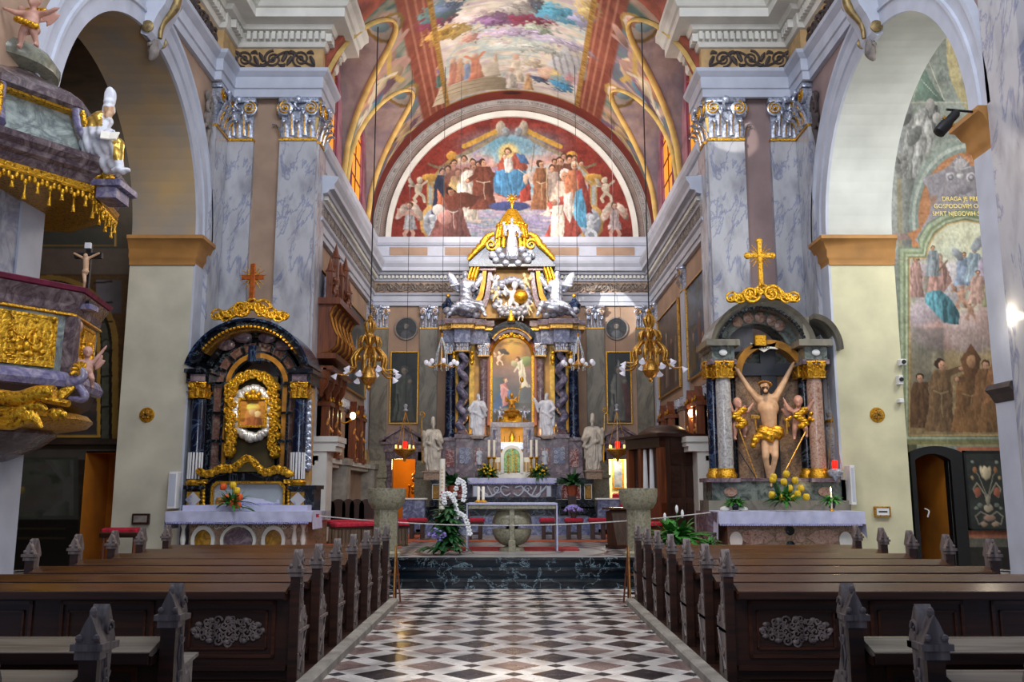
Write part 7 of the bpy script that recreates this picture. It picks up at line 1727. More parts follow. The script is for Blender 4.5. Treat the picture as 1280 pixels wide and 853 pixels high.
    def mi(c_):
        q=hi@(c_-hd)
        return 1 if q.length<.19 and (q.y>.0 or q.z>.055 or (q.z<-.06 and q.z>-.2 and q.y<-.02)) and c_.z>hd.z-.22 and abs(q.x)<.14 else 0
    sobj(sculpt(L,.022,2),'body',['skin','hair'],mi,parent=cx)
    L=[('c',g(955,541,19.26),g(971,541,19.26),.17,.17),('e',g(963,546,19.15),(.12,.1,.13)),('c',g(953,541,19.25),g(944,549,19.2),.1,.09),('c',g(944,549,19.2),g(941,558,19.2),.09,.06)]
    sobj(sculpt(L,.03,2,lambda c_:.012*sin(c_.z*50+c_.x*20)),'loincloth','gold',parent=cx)
    m=MB(); 
    for k_ in range(14): a_=2*PI*k_/14; m.ell(hd+R@Vector((.12*cos(a_),.12*sin(a_),.05)),(.035,.035,.025),n=6,m=4)
    m.build('crown_of_thorns','wood_o',cx,True)
    q=P(954,434,19.55); MB().prism([(q.x-.32,q.z-.06),(q.x-.24,q.z+.0),(q.x-.3,q.z+.09),(q.x-.16,q.z+.05),(q.x+.16,q.z+.06),(q.x+.28,q.z+.1),(q.x+.24,q.z),(q.x+.32,q.z-.06),(q.x+.14,q.z-.04),(q.x,q.z-.12),(q.x-.14,q.z-.04)],19.5,19.53,'xz').build('title_scroll','candle',cx)
    textm('inscription','INRI',.13,(q.x,19.49,q.z-.01),(PI/2,0,0),'wood_d',.003,cx)
    q=P(951,424,19.4); MB().bbox(q.x-.13,q.x+.13,19.4,19.5,q.z-.14,q.z+.1,.02).build('gilt_plaque','gold',A)
    # angels with instruments
    for px,py,h,r,lab,s in ((924,545,.95,.35,'small winged angel statue holding a hammer left of the crucified figure',-1),(1001,545,1.0,-.35,'small winged angel statue holding a pole and flowers right of the crucified figure',1)):
        p=P(px,py,19.25); t=thing('angel_statue',lab,'statue',tuple(p)); arms=(((-.2,-.08,.66),(-.28,-.12,.86)),((.2,-.1,.66),(.3,-.15,.82)))
        sobj(sculpt_cached(arms),'body','skin_p',T=TR((p.x,19.3,P(px,py-0,19.25).z-.1),r,h),parent=t)
        e=P(px,py-18,19.2); m=MB(); 
        for k_ in range(8): m.ell((e.x+.08*sin(k_*1.1),19.15,e.z-.1+k_*.05),(.11,.06,.06),n=8,m=5)
        m.curve([(e.x-.2,19.2,e.z+.1),(e.x-.3,19.2,e.z),(e.x-.26,19.2,e.z-.12)],[.03,.05,.02],6); m.build('drapery','gilt',t,True)
        if s<0: a_=P(943,522,19.15); MB().tube([(a_.x,19.1,a_.z),(a_.x+.02,19.1,a_.z-.28)],.018,6).box(a_.x-.09,a_.x+.09,19.07,19.13,a_.z-.03,a_.z+.05).build('hammer','brass',t); MB().tube([(P(913,505,19.2)),(P(925,540,19.15)),(P(946,598,19.0))],.014,6).build('pole','brass',t)
        else: MB().tube([P(1007,540,19.1),P(980,592,19.0)],.016,6).build('pole','brass',t); a_=P(1017,522,19.15); m=MB(); 
        if s>0:
            for k_ in range(6): m.ell((a_.x+.1*cos(k_),19.1,a_.z+.08*sin(k_*2)),.05,n=8,m=5)
            m.build('gilt_flowers','gold',t,True)
            b_=P(982,525,19.15); m=MB().spiral((b_.x,19.1,b_.z),.06,1,.02,1,'xz',14); m.box(b_.x-.015,b_.x+.015,19.09,19.12,b_.z-.3,b_.z-.05); m.build('key','brass',t)
    MB().tube([P(921,560,19.3),P(945,598,19.2)],.01,6).build('wire','cable',A)
    # sanctuary lamp hanging
    q=P(1044,590,18.9); t=thing('sanctuary_lamp','small red glass oil lamp on a silver bowl at right of the crucifix altar','lamp',tuple(q))
    MB().lathe([(.05,.02),(.09,.06),(.17,-.0),(.15,-.06),(.06,-.12),(.02,-.18),(0,-.2)],18,q).build('bowl','silver',t,True); MB().lathe([(.045,.04),(.06,.14),(.05,.24),(0,.24)],14,q).build('red_glass','glass_r',t,True)
    for s in (-1,1): MB().tube([(q.x+s*.15,q.y,q.z),(q.x,q.y,q.z+1.2)],.006,5).build('chain','brass',t)
    tq=P(1042,545,19.6); t=thing('wall_bracket','pale baluster shaped bracket with gilt rings on the wall beside the crucifix altar','bracket',tuple(tq)); MB().lathe([(.09,-1.3),(.12,-1.1),(.2,-.2),(.22,0),(.12,.1),(.16,.2),(.1,.3),(.14,.4),(.08,.5),(.07,1.9)],16,(tq.x,19.6,tq.z+.1)).build('baluster','marble_w2',t,True); MB().lathe([(.17,.18),(.18,.22),(.15,.25)],16,(tq.x,19.6,tq.z+.1)).build('gilt_ring','gold',t,True)
_pc={}
def sculpt_cached(arms):
    k=str(arms)
    if k not in _pc: _pc[k]=putto(arms=arms,voxel=.022)
    return _pc[k]
side_altar_right()
M['letter_gold']=plain('yellow_gilt_lettering','#e8d27a',.5,var=.1,scale=9)
M['dk_panel']=plain('dark_brown_panelling','#2c1d16',.5,var=.3,scale=3)
M['stucco_mint']=plain('mint_painted_plaster','#8fa097',.85,var=.1,scale=2)
M['leafcol']=plain('canopy_marble','#6f6468',.3,var=.3,scale=5)
M['pulp_m']=marble('mauve_grey_marble','#8a7a78','#4f3f44',scale=4,width=.07)
M['pulp_g']=marble('pale_grey_marble','#9aa39c','#6a716e',scale=3,width=.05)
M['pulp_gr']=marble('green_brown_marble','#63614f','#8b8c7a',scale=4,width=.1)
M['red2']=plain('dark_red_velvet_rail','#6e1f3a',.7,var=.2,scale=8)
M['pulp_l']=marble('lilac_white_marble','#a29aa8','#6a6488',scale=4,width=.07)
M['gilt2']=gold('gold_on_white','#d8b458','#8a6418',.3,10,.2)
M['marble_pale']=marble('pale_blue_white_marble','#a7aebb','#868da3',scale=1.5,width=.03)
M['glassy']=plain('crystal_glass','#b8c0c8',.15,metal=.2,var=.3,scale=20)
M['flame_s']=plain('warm_small_light','#ffb868',.5,emit=3)
# ---------------------------------------------------------------- right chapel: frontal fresco wall with door
def chapel_right():
    Y=20.0
    def fn(a):
        a.clouds(['#8f9a90','#9aa39a','#848f88'],.05,3)
        a.poly([(1100,0),(1134,60),(1146,200),(1132,330),(1100,330)],'#a9aeb0')
        # upper vault bay with dotted mouldings
        a.ellipse(1245,60,62,95,'#b3a676'); a.ellipse(1247,62,52,84,'#a9a08a'); a.ellipse(1249,62,44,76,'#a88f8c'); a.clouds(['#9c7f86','#b59c94','#8f7a86'],.06,8,a.emask(1249,62,44,76))
        a.poly([(1140,125),(1152,78),(1168,110),(1182,128)],'#6f8a7c'); a.stroke([(1140,128),(1210,128)],2,'#b5b9a8'); a.stroke([(1142,122),(1158,70),(1180,125)],1.2,'#c9cdb8')
        for i in range(10): a.ellipse(1152+i*2.0,100+i*2.2,.7,.7,'#c9cdb8')
        # grisaille seated figure
        a.rect(1118,1142,200,320,'#8f958f',1); a.stroke([(1124,225),(1126,330)],6,'#a39c80'); a.rect(1110,1150,292,300,'#a58a84'); 
        a.poly([(1126,225),(1132,160),(1146,140),(1160,128),(1174,132),(1176,150),(1166,170),(1154,200),(1144,222)],'#8b8d8b',fold=5,fa=.35); a.poly([(1145,150),(1160,145),(1170,165),(1162,190),(1146,196),(1140,175)],'#a2a3a0',fold=4,fa=.3); a.ellipse(1163,131,6,8,'#a3a29e'); a.ellipse(1171,148,5,7,'#a09f9b'); a.ellipse(1143,170,7,14,'#7a7d7c',rot=.5); a.ellipse(1125,205,8,14,'#8d8f8c'); a.ellipse(1133,150,5,9,'#6c706f',rot=.7); a.putto(1130,222,30,'#8f918e')
        # big round arch band
        for r,c in ((76,'#8f9f96'),(72,'#b3bdb2'),(68,'#86968e'),(64,'#b8774a')): a.ellipse(1212,270,r*1.05,r*1.35,c,shade=.05,wob=.2) if False else a.put(a.emask(1212,272,r,r*1.28,0,.8,.2)*(a.y<300),c)
        a.poly([(1140,300),(1134,292),(1150,285),(1290,285),(1290,320),(1140,320)],'#b8774a'); a.clouds(['#b26a40','#c98a5c','#b8774a'],.12,6,a.emask(1212,272,63,80)*(a.y<330),a=.8)
        # grey cartouche
        a.poly([(1155,222),(1175,214),(1186,208),(1192,200),(1198,193),(1204,198),(1212,206),(1230,214),(1290,218),(1290,285),(1200,276),(1168,290),(1150,306),(1144,300),(1160,272),(1164,258),(1172,250),(1170,244),(1162,246),(1160,236),(1154,228)],'#948f98'); 
        a.clouds(['#8a868f','#a39ea6'],.1,16,a.pmask([(1160,226),(1290,218),(1290,285),(1200,270),(1165,285)]),.5)
        for s in (-1,1): a.ellipse(1201+s*13,222,6,6,'#b0acb4'); a.ellipse(1201+s*13,222,4,4,'#7f7a86'); a.ellipse(1201+s*13,222,2,2,'#b8b4bc')
        a.ellipse(1201,219,4,5,'#c9c6c9'); a.ellipse(1203,236,12,7,'#88838c'); a.ellipse(1201,208,8,10,'#a8a4aa'); 
        for i in range(7): a.stroke([(1201,212),(1201+12*sin((i-3)*.45),212-16*cos((i-3)*.45))],1.4,'#b8b4b8')
        # large picture with green frame
        def shp(e): return [(1136-e*.9,545+e),(1136-e,322-e),(1157-e*.6,322-e),(1160-e,308-e*.8),(1168-e*.7,292-e),(1184-e*.4,280-e),(1206,275-e*1.1),(1232+e*.4,280-e),(1250+e*.7,295-e),(1256+e*.6,322-e),(1285+e,322-e),(1288+e,545+e)]
        for e,c in ((13,'#6f7f62'),(11,'#94a184'),(7,'#74835f'),(4,'#a3ab8c'),(1.5,'#6f7a58')): a.poly(shp(e),c,wob=.1)
        a.put(a.pmask(shp(0),.6,.1),'#c9a15c',1.); m=a.pmask(shp(-1.5),.6,.1); 
        a.clouds(['#cfd0ae','#d8d9b8','#b9bfa6'],.02,6,m); a.grad(380,470,'#b9b09a','#a58a5c',m*sstep(370,400,a.y)); a.clouds(['#8a6f48','#a88a58','#76603c'],.05,17,m*sstep(430,470,a.y),.7)
        def mm(f): 
            old=a.c.copy(); f(); a.c=old*(1-m[:,None])+a.c*m[:,None]
        def fig():
            for x,y,rx,ry,c in ((1160,395,26,22,'#b9a8ae'),(1180,420,38,18,'#b98f84'),(1215,415,36,26,'#b59a94'),(1245,400,26,30,'#a98c84'),(1150,350,18,24,'#b0a4a8'),(1190,355,20,30,'#c4bcc0')): a.ellipse(x,y,rx,ry,c,soft=6,wob=3)
            a.rect(1140,1180,410,520,'#5f6a6c',3,.5); a.rect(1165,1180,440,540,'#93876a',2,.6)
            a.poly([(1160,330),(1172,322),(1182,330),(1190,352),(1178,368),(1160,368),(1152,350)],'#bd8d80',fold=3); a.poly([(1158,366),(1175,362),(1190,376),(1200,392),(1198,406),(1180,404),(1168,390),(1156,378)],'#4f8a98',fold=4,fa=.3); a.poly([(1150,368),(1158,335),(1164,330),(1158,368)],'#a3988a'); a.head(1173,324,6,'#cfa084','#9a8a78')
            a.putto(1202,385,34,'#c9977c'); a.putto(1215,362,26,'#c08f78',.3); a.putto(1213,400,26,'#b98a70',-.3); a.robe(1145,372,52,'#b98f84',w=.3); a.robe(1166,345,38,'#8f9aa0',w=.4); a.stroke([(1172,340),(1184,326)],2,'#7a6a4a')
            for i,(x,y,c) in enumerate(((1205,345,'#7f8fa6'),(1218,340,'#8fa3b0'),(1232,345,'#9a8ca0'),(1245,350,'#a88a7c'),(1222,368,'#b58f80'),(1240,372,'#7a7a58'),(1252,375,'#3f6a98'))): a.robe(x,y+12,42,c,w=.45,hair='#6a4a34',seed=i)
            a.ellipse(1197,318,5,10,'#8a8f96',rot=-.7); a.ellipse(1222,305,6,12,'#8f949c',rot=.6)
            for i in range(5): a.stroke([(1205+i*12,420),(1188+i*18,500)],1,'#c4b890',a=.5)
            # brown habited figures
            a.robe(1150,535,68,'#6b4a2c',kneel=False,w=.35,arm=[(.2,.05)],hair='#3a2818'); a.robe(1176,540,92,'#7a5a38',w=.32,arm=[(.28,.1)],sash='#a58a60',hair='#3a2414',face=1)
            a.robe(1213,540,86,'#77502c',w=.42,arm=[(-.2,.0),(.25,-.1)],sash='#9a7c50'); a.poly([(1200,450),(1214,430),(1226,448),(1222,475),(1206,470)],'#6a4426'); a.ellipse(1214,452,6,8,'#a87850'); a.robe(1232,520,70,'#7d5430',w=.4,hair='#4a3020'); a.robe(1248,515,72,'#8a5a34',w=.4)
            a.poly([(1192,541),(1205,518),(1240,500),(1262,498),(1275,541)],'#7c552e',fold=4)
        mm(fig)
        # below picture: mouldings, door zone, floral panel frame
        a.rect(1120,1300,551,556,'#7f7a48',.5); a.rect(1120,1300,556,558,'#a39a60',.5); a.rect(1196,1300,559,566,'#a85c3c',1); a.rect(1120,1300,300,308,'#a38a84',1,.0)
        a.rect(1120,1146,556,700,'#7c7850',.8); a.rect(1128,1136,556,700,'#5c5a3c',.8)
        a.rect(1200,1300,661,673,'#a0583a',.8); a.rect(1200,1300,673,684,'#5a5648',1); a.rect(1200,1300,684,740,'#2a2620',1)
        for i in range(14): a.ellipse(1116+i*3,325,1,1,'#a86a5c',a=.4)
        return a
    x0,x1,z0,z1=8.3,13.6,0.,13.0
    fn0=fn
    def fn1(a): fn0(a); a.c=a.c*(.84+.36*fbm(a.x*.45,a.y*.3,4,3))[:,None]
    art=plane_art(x0,x1,z0,z1,Y,fn1)
    # door opening
    dA=P(1147,700,Y); dB=P(1198,560,Y); dx0,dx1,dz=dA.x+.05,P(1197,640,Y).x-.12,P(1170,566,Y).z
    def keep(u,v):
        X=x0+(x1-x0)*u; Z=z1+(z0-z1)*v; top=dz-.14*((X-(dx0+dx1)/2)/((dx1-dx0)/2))**2; return ~((X>dx0)&(X<dx1)&(Z<top))
    o=grid_paint('wall_chapel_fresco',330,640,plane_pos(x0,x1,z0,z1,Y),art,'paint',keep=keep,kind='structure')
    # dark door frame, open leaf
    t=thing('door_frame','dark arched timber door frame in the fresco wall opening to an orange passage','doorway',((dx0+dx1)/2,Y,0))
    m=MB(); ch=.28; n=12
    def topz(u): return dz-.14*(2*u-1)**2
    xa,xb=dx0-.1,dx1+.26; pts=[(xa+(xb-xa)*k/n,topz(k/n)+.14) for k in range(n+1)]; pts2=[(dx0+(dx1-dx0)*k/n,topz(k/n)-.03) for k in range(n+1)]
    m.prism([(xa,0)]+pts+[(xb,0),(dx1,0)]+pts2[::-1]+[(dx0,0)],Y-.12,Y+.2,'xz'); m.build('frame','black',t)
    MB().box(dx0,dx0+.05,Y+.05,Y+.95,0.05,dz-.2).build('door_leaf','wood_d',t); MB().curve([(dx0+.16,Y-.05,1.3),(dx0+.22,Y-.12,1.25),(dx0+.18,Y-.12,1.12)],.015,6).build('handle','paper',t)
    struct(MB().box(dx0-1,dx1+1,Y+2.4,Y+2.5,0,4).box(dx0-.3,dx0-.2,Y+.2,Y+2.5,0,4).box(dx1+.05,dx1+.15,Y+.2,Y+2.5,0,4).box(dx0-1,dx1+1,Y+.1,Y+2.5,dz+.2,dz+.3),'wall_passage','orange_wall')
    struct(MB().box(dx0-1,dx1+1,Y-.02,Y+2.5,-.02,.01),'floor_passage','stone')
    # lettering
    p=P(1206,268,Y-.02); t=thing('wall_inscription','three lines of gilt capitals lettered on the grey cartouche above the cloud fresco','inscription',tuple(p))
    for s_,px,py in (('DRAGA JE PRED',1203,249),('GOSPODOVIM OBLIČJEM',1208,258),('SMRT NJEGOVIH SVETIH. PS.',1211,267.5)):
        p=P(px,py,Y-.02); textm('text_line',s_,.15,(p.x,Y-.02,p.z),(PI/2,0,0),'letter_gold',.003,t,sx=.9)
    # floral panel
    a=P(1206,566,Y-.05); b=P(1262,661,Y-.05)
    def art2(u,v):
        q=Art(u*56,v*95,'#2e322c'); q.clouds(['#262a26','#3a3e36'],.08,3)
        m_=lambda x:56-x
        for f in (lambda x:x,m_):
            q.stroke([(28,70),(f(24),52),(f(14),38),(f(8),46),(f(12),56),(f(18),52)],1.8,'#a3967a'); q.stroke([(28,80),(f(16),74),(f(8),80),(f(12),90),(f(20),86)],1.8,'#8f8a78'); q.stroke([(28,56),(f(22),42),(f(18),30),(f(12),22)],1.3,'#9a9478')
            q.ellipse(f(14),50,5,6,'#a8583c'); q.ellipse(f(13),22,3,4,'#a86a3c'); q.ellipse(f(8),32,2,3,'#b0905c'); q.ellipse(f(10),12,2.5,2,'#8f9a8a'); q.ellipse(f(20),90,5,3,'#a88a6a'); q.ellipse(f(16),66,4,3,'#6f7a68'); q.ellipse(f(10),70,3,2,'#7f8a78'); q.ellipse(f(23),25,3,8,'#c9b48a',rot=.2 if f is m_ else -.2)
        q.ellipse(28,26,5,9,'#d0bc90'); q.ellipse(28,70,7,5,'#b8a888'); q.ellipse(28,82,9,4,'#a8806a'); q.ellipse(28,60,3,7,'#9a9078')
        return q.c
    t=thing('floral_panel','dark painted antependium panel with tulip vase and scrolling flowers beside the fresco door','painted panel',((a.x+b.x)/2,Y,b.z)); canvas('panel',(a.x,Y-.05,a.z),(1,0,0),(0,0,-1),b.x-a.x,a.z-b.z,art2,.018,'canvas',t)
    m=MB(); w=.04; m.box(a.x-w,b.x+w,Y-.08,Y,a.z,a.z+w).box(a.x-w,b.x+w,Y-.08,Y,b.z-w,b.z).box(a.x-w,a.x,Y-.08,Y,b.z-w,a.z+w).box(b.x,b.x+w,Y-.08,Y,b.z-w,a.z+w); m.build('frame','black',t)
chapel_right()
# ---------------------------------------------------------------- left chapel
def chapel_left():
    Y=20.0; x0,x1,z0,z1=-14.,-8.35,0,13.
    def fn(a):
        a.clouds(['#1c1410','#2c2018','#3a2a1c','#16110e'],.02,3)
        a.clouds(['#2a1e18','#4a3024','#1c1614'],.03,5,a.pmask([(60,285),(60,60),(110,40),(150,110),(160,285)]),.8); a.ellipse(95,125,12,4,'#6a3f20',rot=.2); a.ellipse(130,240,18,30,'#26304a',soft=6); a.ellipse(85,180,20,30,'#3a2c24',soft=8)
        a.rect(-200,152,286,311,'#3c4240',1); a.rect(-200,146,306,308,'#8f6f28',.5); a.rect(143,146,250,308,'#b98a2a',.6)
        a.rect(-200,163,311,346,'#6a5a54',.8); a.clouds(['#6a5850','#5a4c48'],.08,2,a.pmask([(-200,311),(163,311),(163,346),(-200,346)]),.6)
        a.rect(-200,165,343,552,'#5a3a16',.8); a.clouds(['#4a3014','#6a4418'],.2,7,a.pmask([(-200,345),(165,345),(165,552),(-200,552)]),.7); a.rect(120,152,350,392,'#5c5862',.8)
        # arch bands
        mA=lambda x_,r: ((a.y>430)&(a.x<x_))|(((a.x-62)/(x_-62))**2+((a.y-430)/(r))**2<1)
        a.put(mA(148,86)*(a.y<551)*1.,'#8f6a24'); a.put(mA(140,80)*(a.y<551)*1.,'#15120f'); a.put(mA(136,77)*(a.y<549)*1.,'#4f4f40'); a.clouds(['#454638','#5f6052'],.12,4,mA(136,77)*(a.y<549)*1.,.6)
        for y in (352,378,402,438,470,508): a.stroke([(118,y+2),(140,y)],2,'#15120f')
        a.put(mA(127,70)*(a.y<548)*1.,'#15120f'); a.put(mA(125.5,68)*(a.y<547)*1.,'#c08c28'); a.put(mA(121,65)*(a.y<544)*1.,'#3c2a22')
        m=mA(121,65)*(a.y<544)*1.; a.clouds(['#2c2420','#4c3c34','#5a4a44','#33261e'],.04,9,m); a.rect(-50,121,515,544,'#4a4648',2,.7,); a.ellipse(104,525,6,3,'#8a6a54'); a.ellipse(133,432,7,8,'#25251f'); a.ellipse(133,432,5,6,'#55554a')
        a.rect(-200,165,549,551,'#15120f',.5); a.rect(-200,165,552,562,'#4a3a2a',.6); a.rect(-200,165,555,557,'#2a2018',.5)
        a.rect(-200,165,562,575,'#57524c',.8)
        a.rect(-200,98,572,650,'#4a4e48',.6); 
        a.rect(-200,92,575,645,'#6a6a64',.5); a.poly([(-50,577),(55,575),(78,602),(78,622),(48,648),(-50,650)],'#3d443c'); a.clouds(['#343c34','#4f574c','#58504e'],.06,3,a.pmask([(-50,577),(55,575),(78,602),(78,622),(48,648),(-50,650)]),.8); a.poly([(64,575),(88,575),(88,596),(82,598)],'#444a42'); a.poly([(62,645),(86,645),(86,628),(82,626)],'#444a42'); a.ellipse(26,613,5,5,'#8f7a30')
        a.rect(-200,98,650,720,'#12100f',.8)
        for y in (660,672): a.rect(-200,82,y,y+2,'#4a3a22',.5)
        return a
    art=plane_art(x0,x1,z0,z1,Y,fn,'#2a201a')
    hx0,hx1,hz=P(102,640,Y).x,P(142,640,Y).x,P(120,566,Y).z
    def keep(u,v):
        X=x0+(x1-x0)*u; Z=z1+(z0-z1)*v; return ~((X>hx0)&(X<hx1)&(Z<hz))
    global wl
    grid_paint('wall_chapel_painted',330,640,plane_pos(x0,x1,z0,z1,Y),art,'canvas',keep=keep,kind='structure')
    m=MB(); m.add([(hx0,Y,0),(hx0+.95,Y+1.2,0),(hx0+.95,Y+1.2,hz),(hx0,Y,hz)],[(0,1,2,3)]); m.add([(hx1,Y,0),(hx0+.75,Y+1.2,0),(hx0+.75,Y+1.2,hz-.5),(hx1,Y,hz)],[(0,1,2,3)]); m.add([(hx0,Y,hz),(hx1,Y,hz),(hx0+.9,Y+1.2,hz-.8),(hx0+.7,Y+1.2,hz-.8)],[(0,1,2,3)])
    m=MB().box(hx0-.02,hx0,Y,Y+1.6,0,hz).box(hx1,hx1+.02,Y,Y+1.6,0,hz).box(hx0,hx1,Y+1.2,Y+1.25,0,hz).box(hx0,hx1,Y,Y+1.6,hz,hz+.03); struct(m,'wall_passage_left','orange_wall')
    # gilded picture ledge + kneeler steps real geometry
    a=P(30,548,Y-.1); struct(MB().box(x0,P(150,548,Y).x,Y-.1,Y,P(30,556,Y).z,P(30,550,Y).z),'trim_picture_ledge','dk_panel')
chapel_left()
# red stool by left pier
p=P(154,664,18.0); t=thing('upholstered_stool','dark wooden stool with deep red padded top standing beside the left pier','stool',(p.x,18.0,0)); z=p.z
MB().bbox(p.x-.36,p.x+.36,17.8,18.2,z-.02,z+.06,.03).build('cushion','red',t); MB().bbox(p.x-.38,p.x+.38,17.78,18.22,z-.12,z-.02,.02).build('seat_frame','wood_d',t)
for sx in (-.3,.3):
    for sy in (-.15,.15): MB().tube([(p.x+sx,18+sy,0),(p.x+sx,18+sy,.2),(p.x+sx,18+sy,z-.12)],[.035,.045,.04],8).build('leg','wood_r',t)
# hooded ledge & bulb on near right pier
p=P(1262,487,12.6); t=thing('pier_shelf','dark moulded stone shelf projecting from the nearest right pier','shelf',(XN,12.6,p.z)); MB().prism([(6.82,p.z+.05),(6.8,p.z),(6.86,p.z-.06),(6.92,p.z-.16),(7.0,p.z-.2),(7.0,p.z+.08),(6.84,p.z+.08)],12.2,12.83,'xz').build('moulding','scroll',t)
p=P(1274,395,12.2); t=thing('wall_sconce','single lit bulb on short bracket at the nearest right pier','lamp',tuple(p)); MB().ell(p,(.07,.07,.09),n=16,m=10).build('bulb','bulb',t,True); MB().tube([(6.98,12.2,p.z-.02),(p.x+.05,12.2,p.z-.02)],.025,8).build('arm','brass',t)
p=P(1186,150,12.3); t=thing('spotlight','black stage spotlight on a bar clamped to the right pier capital','spotlight',tuple(p))
MB().tube([(p.x+.75,12.45,p.z+.16),(p.x-.02,12.3,p.z+.16)],.018,6).build('bar','black',t); T=Matrix.Translation(p+Vector((-.0,0,-.02)))@Matrix.Rotation(.75,4,'Y'); MB().lathe([(0,-.26),(.06,-.26),(.09,-.24),(.09,-.06),(.065,.0),(.065,.16),(.04,.2),(0,.2)],14,T=T).build('housing','black',t,True); MB().box(-.1,.1,-.015,.015,-.03,.02,T).box(-.02,.02,-.02,.02,.0,.19,T).build('yoke','brass',t)
# near left pier face details: blue white marble
struct(MB().box(-7.04,-6.98,11.2,12.83,0,6.3),'trim_near_pier','marble_pale')
# ---------------------------------------------------------------- PULPIT
def pulpit():
    PC=(-7.45,12.2); KT=1.6; t=thing('pulpit_tub','octagonal marble pulpit tub with gilt reliefs and scrollwork on the nearest left pier','pulpit',(PC[0],PC[1],3.0)); Z=lambda py,px=60,Y=11.2:P(px,py,Y).z
    o=(PC[0],PC[1],0); ph=-.218
    def oct_(prof,mt,nm_,tt=t,sm=False,n=8): return MB().lathe([(r*KT,z) for r,z in prof],n,o,ph=ph).build(nm_,mt,tt,sm)
    zt=Z(352); zb=Z(458)
    oct_([(1.04,zt-.02),(1.08,zt),(1.1,zt+.05),(1.04,zt+.08),(.9,zt+.08),(.9,zt-.02)],'red2','velvet_rail')
    oct_([(.99,zt-.3),(1.0,zt-.28),(1.01,zt-.18),(1.04,zt-.1),(1.07,zt-.02),(.9,zt-.02)],'pulp_m','upper_moulding')
    oct_([(1.0,zt-.34),(1.02,zt-.33),(1.01,zt-.3),(.98,zt-.3)],'gold','gilt_bead')
    oct_([(.97,zb-.01),(.98,zt-.3),(.9,zt-.3),(.9,zb-.01)],'pulp_g','body')
    oct_([(.95,zb-.02),(1.02,zb),(1.04,zb-.04),(1.07,zb-.12),(1.05,zb-.2),(1.0,zb-.22)],'pulp_l','lower_moulding')
    oct_([(1.0,zb-.22),(.96,zb-.4),(.85,zb-.5),(.8,zb-.52)],'dk_panel','under_panel')
    oct_([(.8,zb-.48),(.95,zb-.52),(1.0,zb-.6),(.95,zb-.68),(.7,zb-.75)],'gold','gilt_roll',sm=True,n=24)
    oct_([(.7,zb-.72),(.72,zb-.8),(.6,zb-.95),(.35,zb-1.15),(.1,zb-1.3),(0,zb-1.35)],'pulp_m','under_bowl',sm=True,n=16)
    # reliefs: on faces
    ap=.978*KT*cos(PI/8)
    for k in (-1,0,1):
        an=-.61+k*PI/4  # outward direction of faces, -PI/2 faces camera
        c=Vector((PC[0]+ap*cos(an)-.0,PC[1]+ap*sin(an),(zt-.34+zb)/2)); nrm=Vector((cos(an),sin(an),0)); tx=Vector((-sin(an),cos(an),0)); T=Matrix((( tx.x,nrm.x,0,c.x),(tx.y,nrm.y,0,c.y),(0,0,1,c.z),(0,0,0,1)))
        H=(zt-zb-.34)*.42; W=.36
        m=MB().box(-W,W,0.005,.03,-H,H,T).box(-W-.02,W+.02,.0,.045,H-.02,H+.02,T).box(-W-.02,W+.02,.0,.045,-H-.02,-H+.02,T).box(-W-.02,-W+.02,.0,.045,-H,H,T).box(W-.02,W+.02,.0,.045,-H,H,T)
        m.build('gilt_relief_panel','gilt',t)
        random.seed(11+k); m=MB()
        for (x,z,s) in ((-.12,-.05,.8),(.1,-.0,1.),(.0,-.1,.9),(.18,-.08,.7),(-.2,.02,.6)):
            m.ell((x,.05,z+.12*s),(.025*s,.03,.035*s),T,8,6); m.ell((x,.045,z),(.05*s,.035,.1*s),T,9,6); m.ell((x+.03,.045,z-.1*s),(.07*s,.035,.06*s),T,9,6); m.tube([T@Vector((x,.06,z+.06)),T@Vector((x+.08*s,.07,z+.03)),T@Vector((x+.1*s,.07,z+.1))],.014,6)
        for i in range(14): m.ell((random.uniform(-.24,.24),.035,random.uniform(-H*.9,-H*.4)),(.04,.02,.02),T,7,5)
        for i in range(7): m.curve([T@Vector((-.22,.04,H*.9-i*.04)),T@Vector((-.18,.045,H*.7-i*.04)),T@Vector((-.23,.04,H*.5-i*.04))],.01,5)
        m.build('relief_figures','gilt',t,True)
        # gilt shell on the corner
        an2=an-PI/8; c=Vector((PC[0]+1.1*KT*cos(an2),PC[1]+1.1*KT*sin(an2),zb-.05)); m=MB()
        for q in range(9): a_=PI*q/8; m.curve([c,c+Vector((-sin(an2)*.12*cos(a_),cos(an2)*.12*cos(a_),.1*sin(a_)+.04)),c+Vector((-sin(an2)*.2*cos(a_),cos(an2)*.2*cos(a_),.2*sin(a_)))],[.015,.03,.02],6)
        m.build('gilt_shell','gilt',t,True)
    # corner pilaster at the right edge, scrolls under
    for an in (ph,ph-PI/4):
        c=(PC[0]+.98*KT*cos(an),PC[1]+.98*KT*sin(an)); m=MB().bbox(c[0]-.08,c[0]+.08,c[1]-.08,c[1]+.08,zb,zt-.34,.01); m.build('corner_pilaster','pulp_m',t)
    e=Vector((PC[0]+1.08*KT*cos(ph),PC[1]+1.08*KT*sin(ph),zb-.12)); m=MB(); m.curve([e+Vector((-.35,-.1,.05)),e+Vector((-.1,-.05,-.02)),e+Vector((.06,0,.06)),e+Vector((.02,0,.16)),e+Vector((-.06,0,.12))],[.06,.07,.06,.05,.03],10); m.curve([e+Vector((.0,0,-.05)),e+Vector((.1,0,-.18)),e+Vector((.06,0,-.24)),e+Vector((-.1,0,-.22))],[.05,.06,.05,.03],10); m.build('corner_scroll','pulp_l',t,True)
    m=MB()
    for i in range(5): m.curve([e+Vector((-.02,-.05,-.08)),e+Vector((-.15,-.1,-.14-.02*i)),e+Vector((-.32+.02*i,-.12,-.24-.015*i))],[.03,.045,.015],7)
    m.build('gilt_leaf','gilt',t,True)
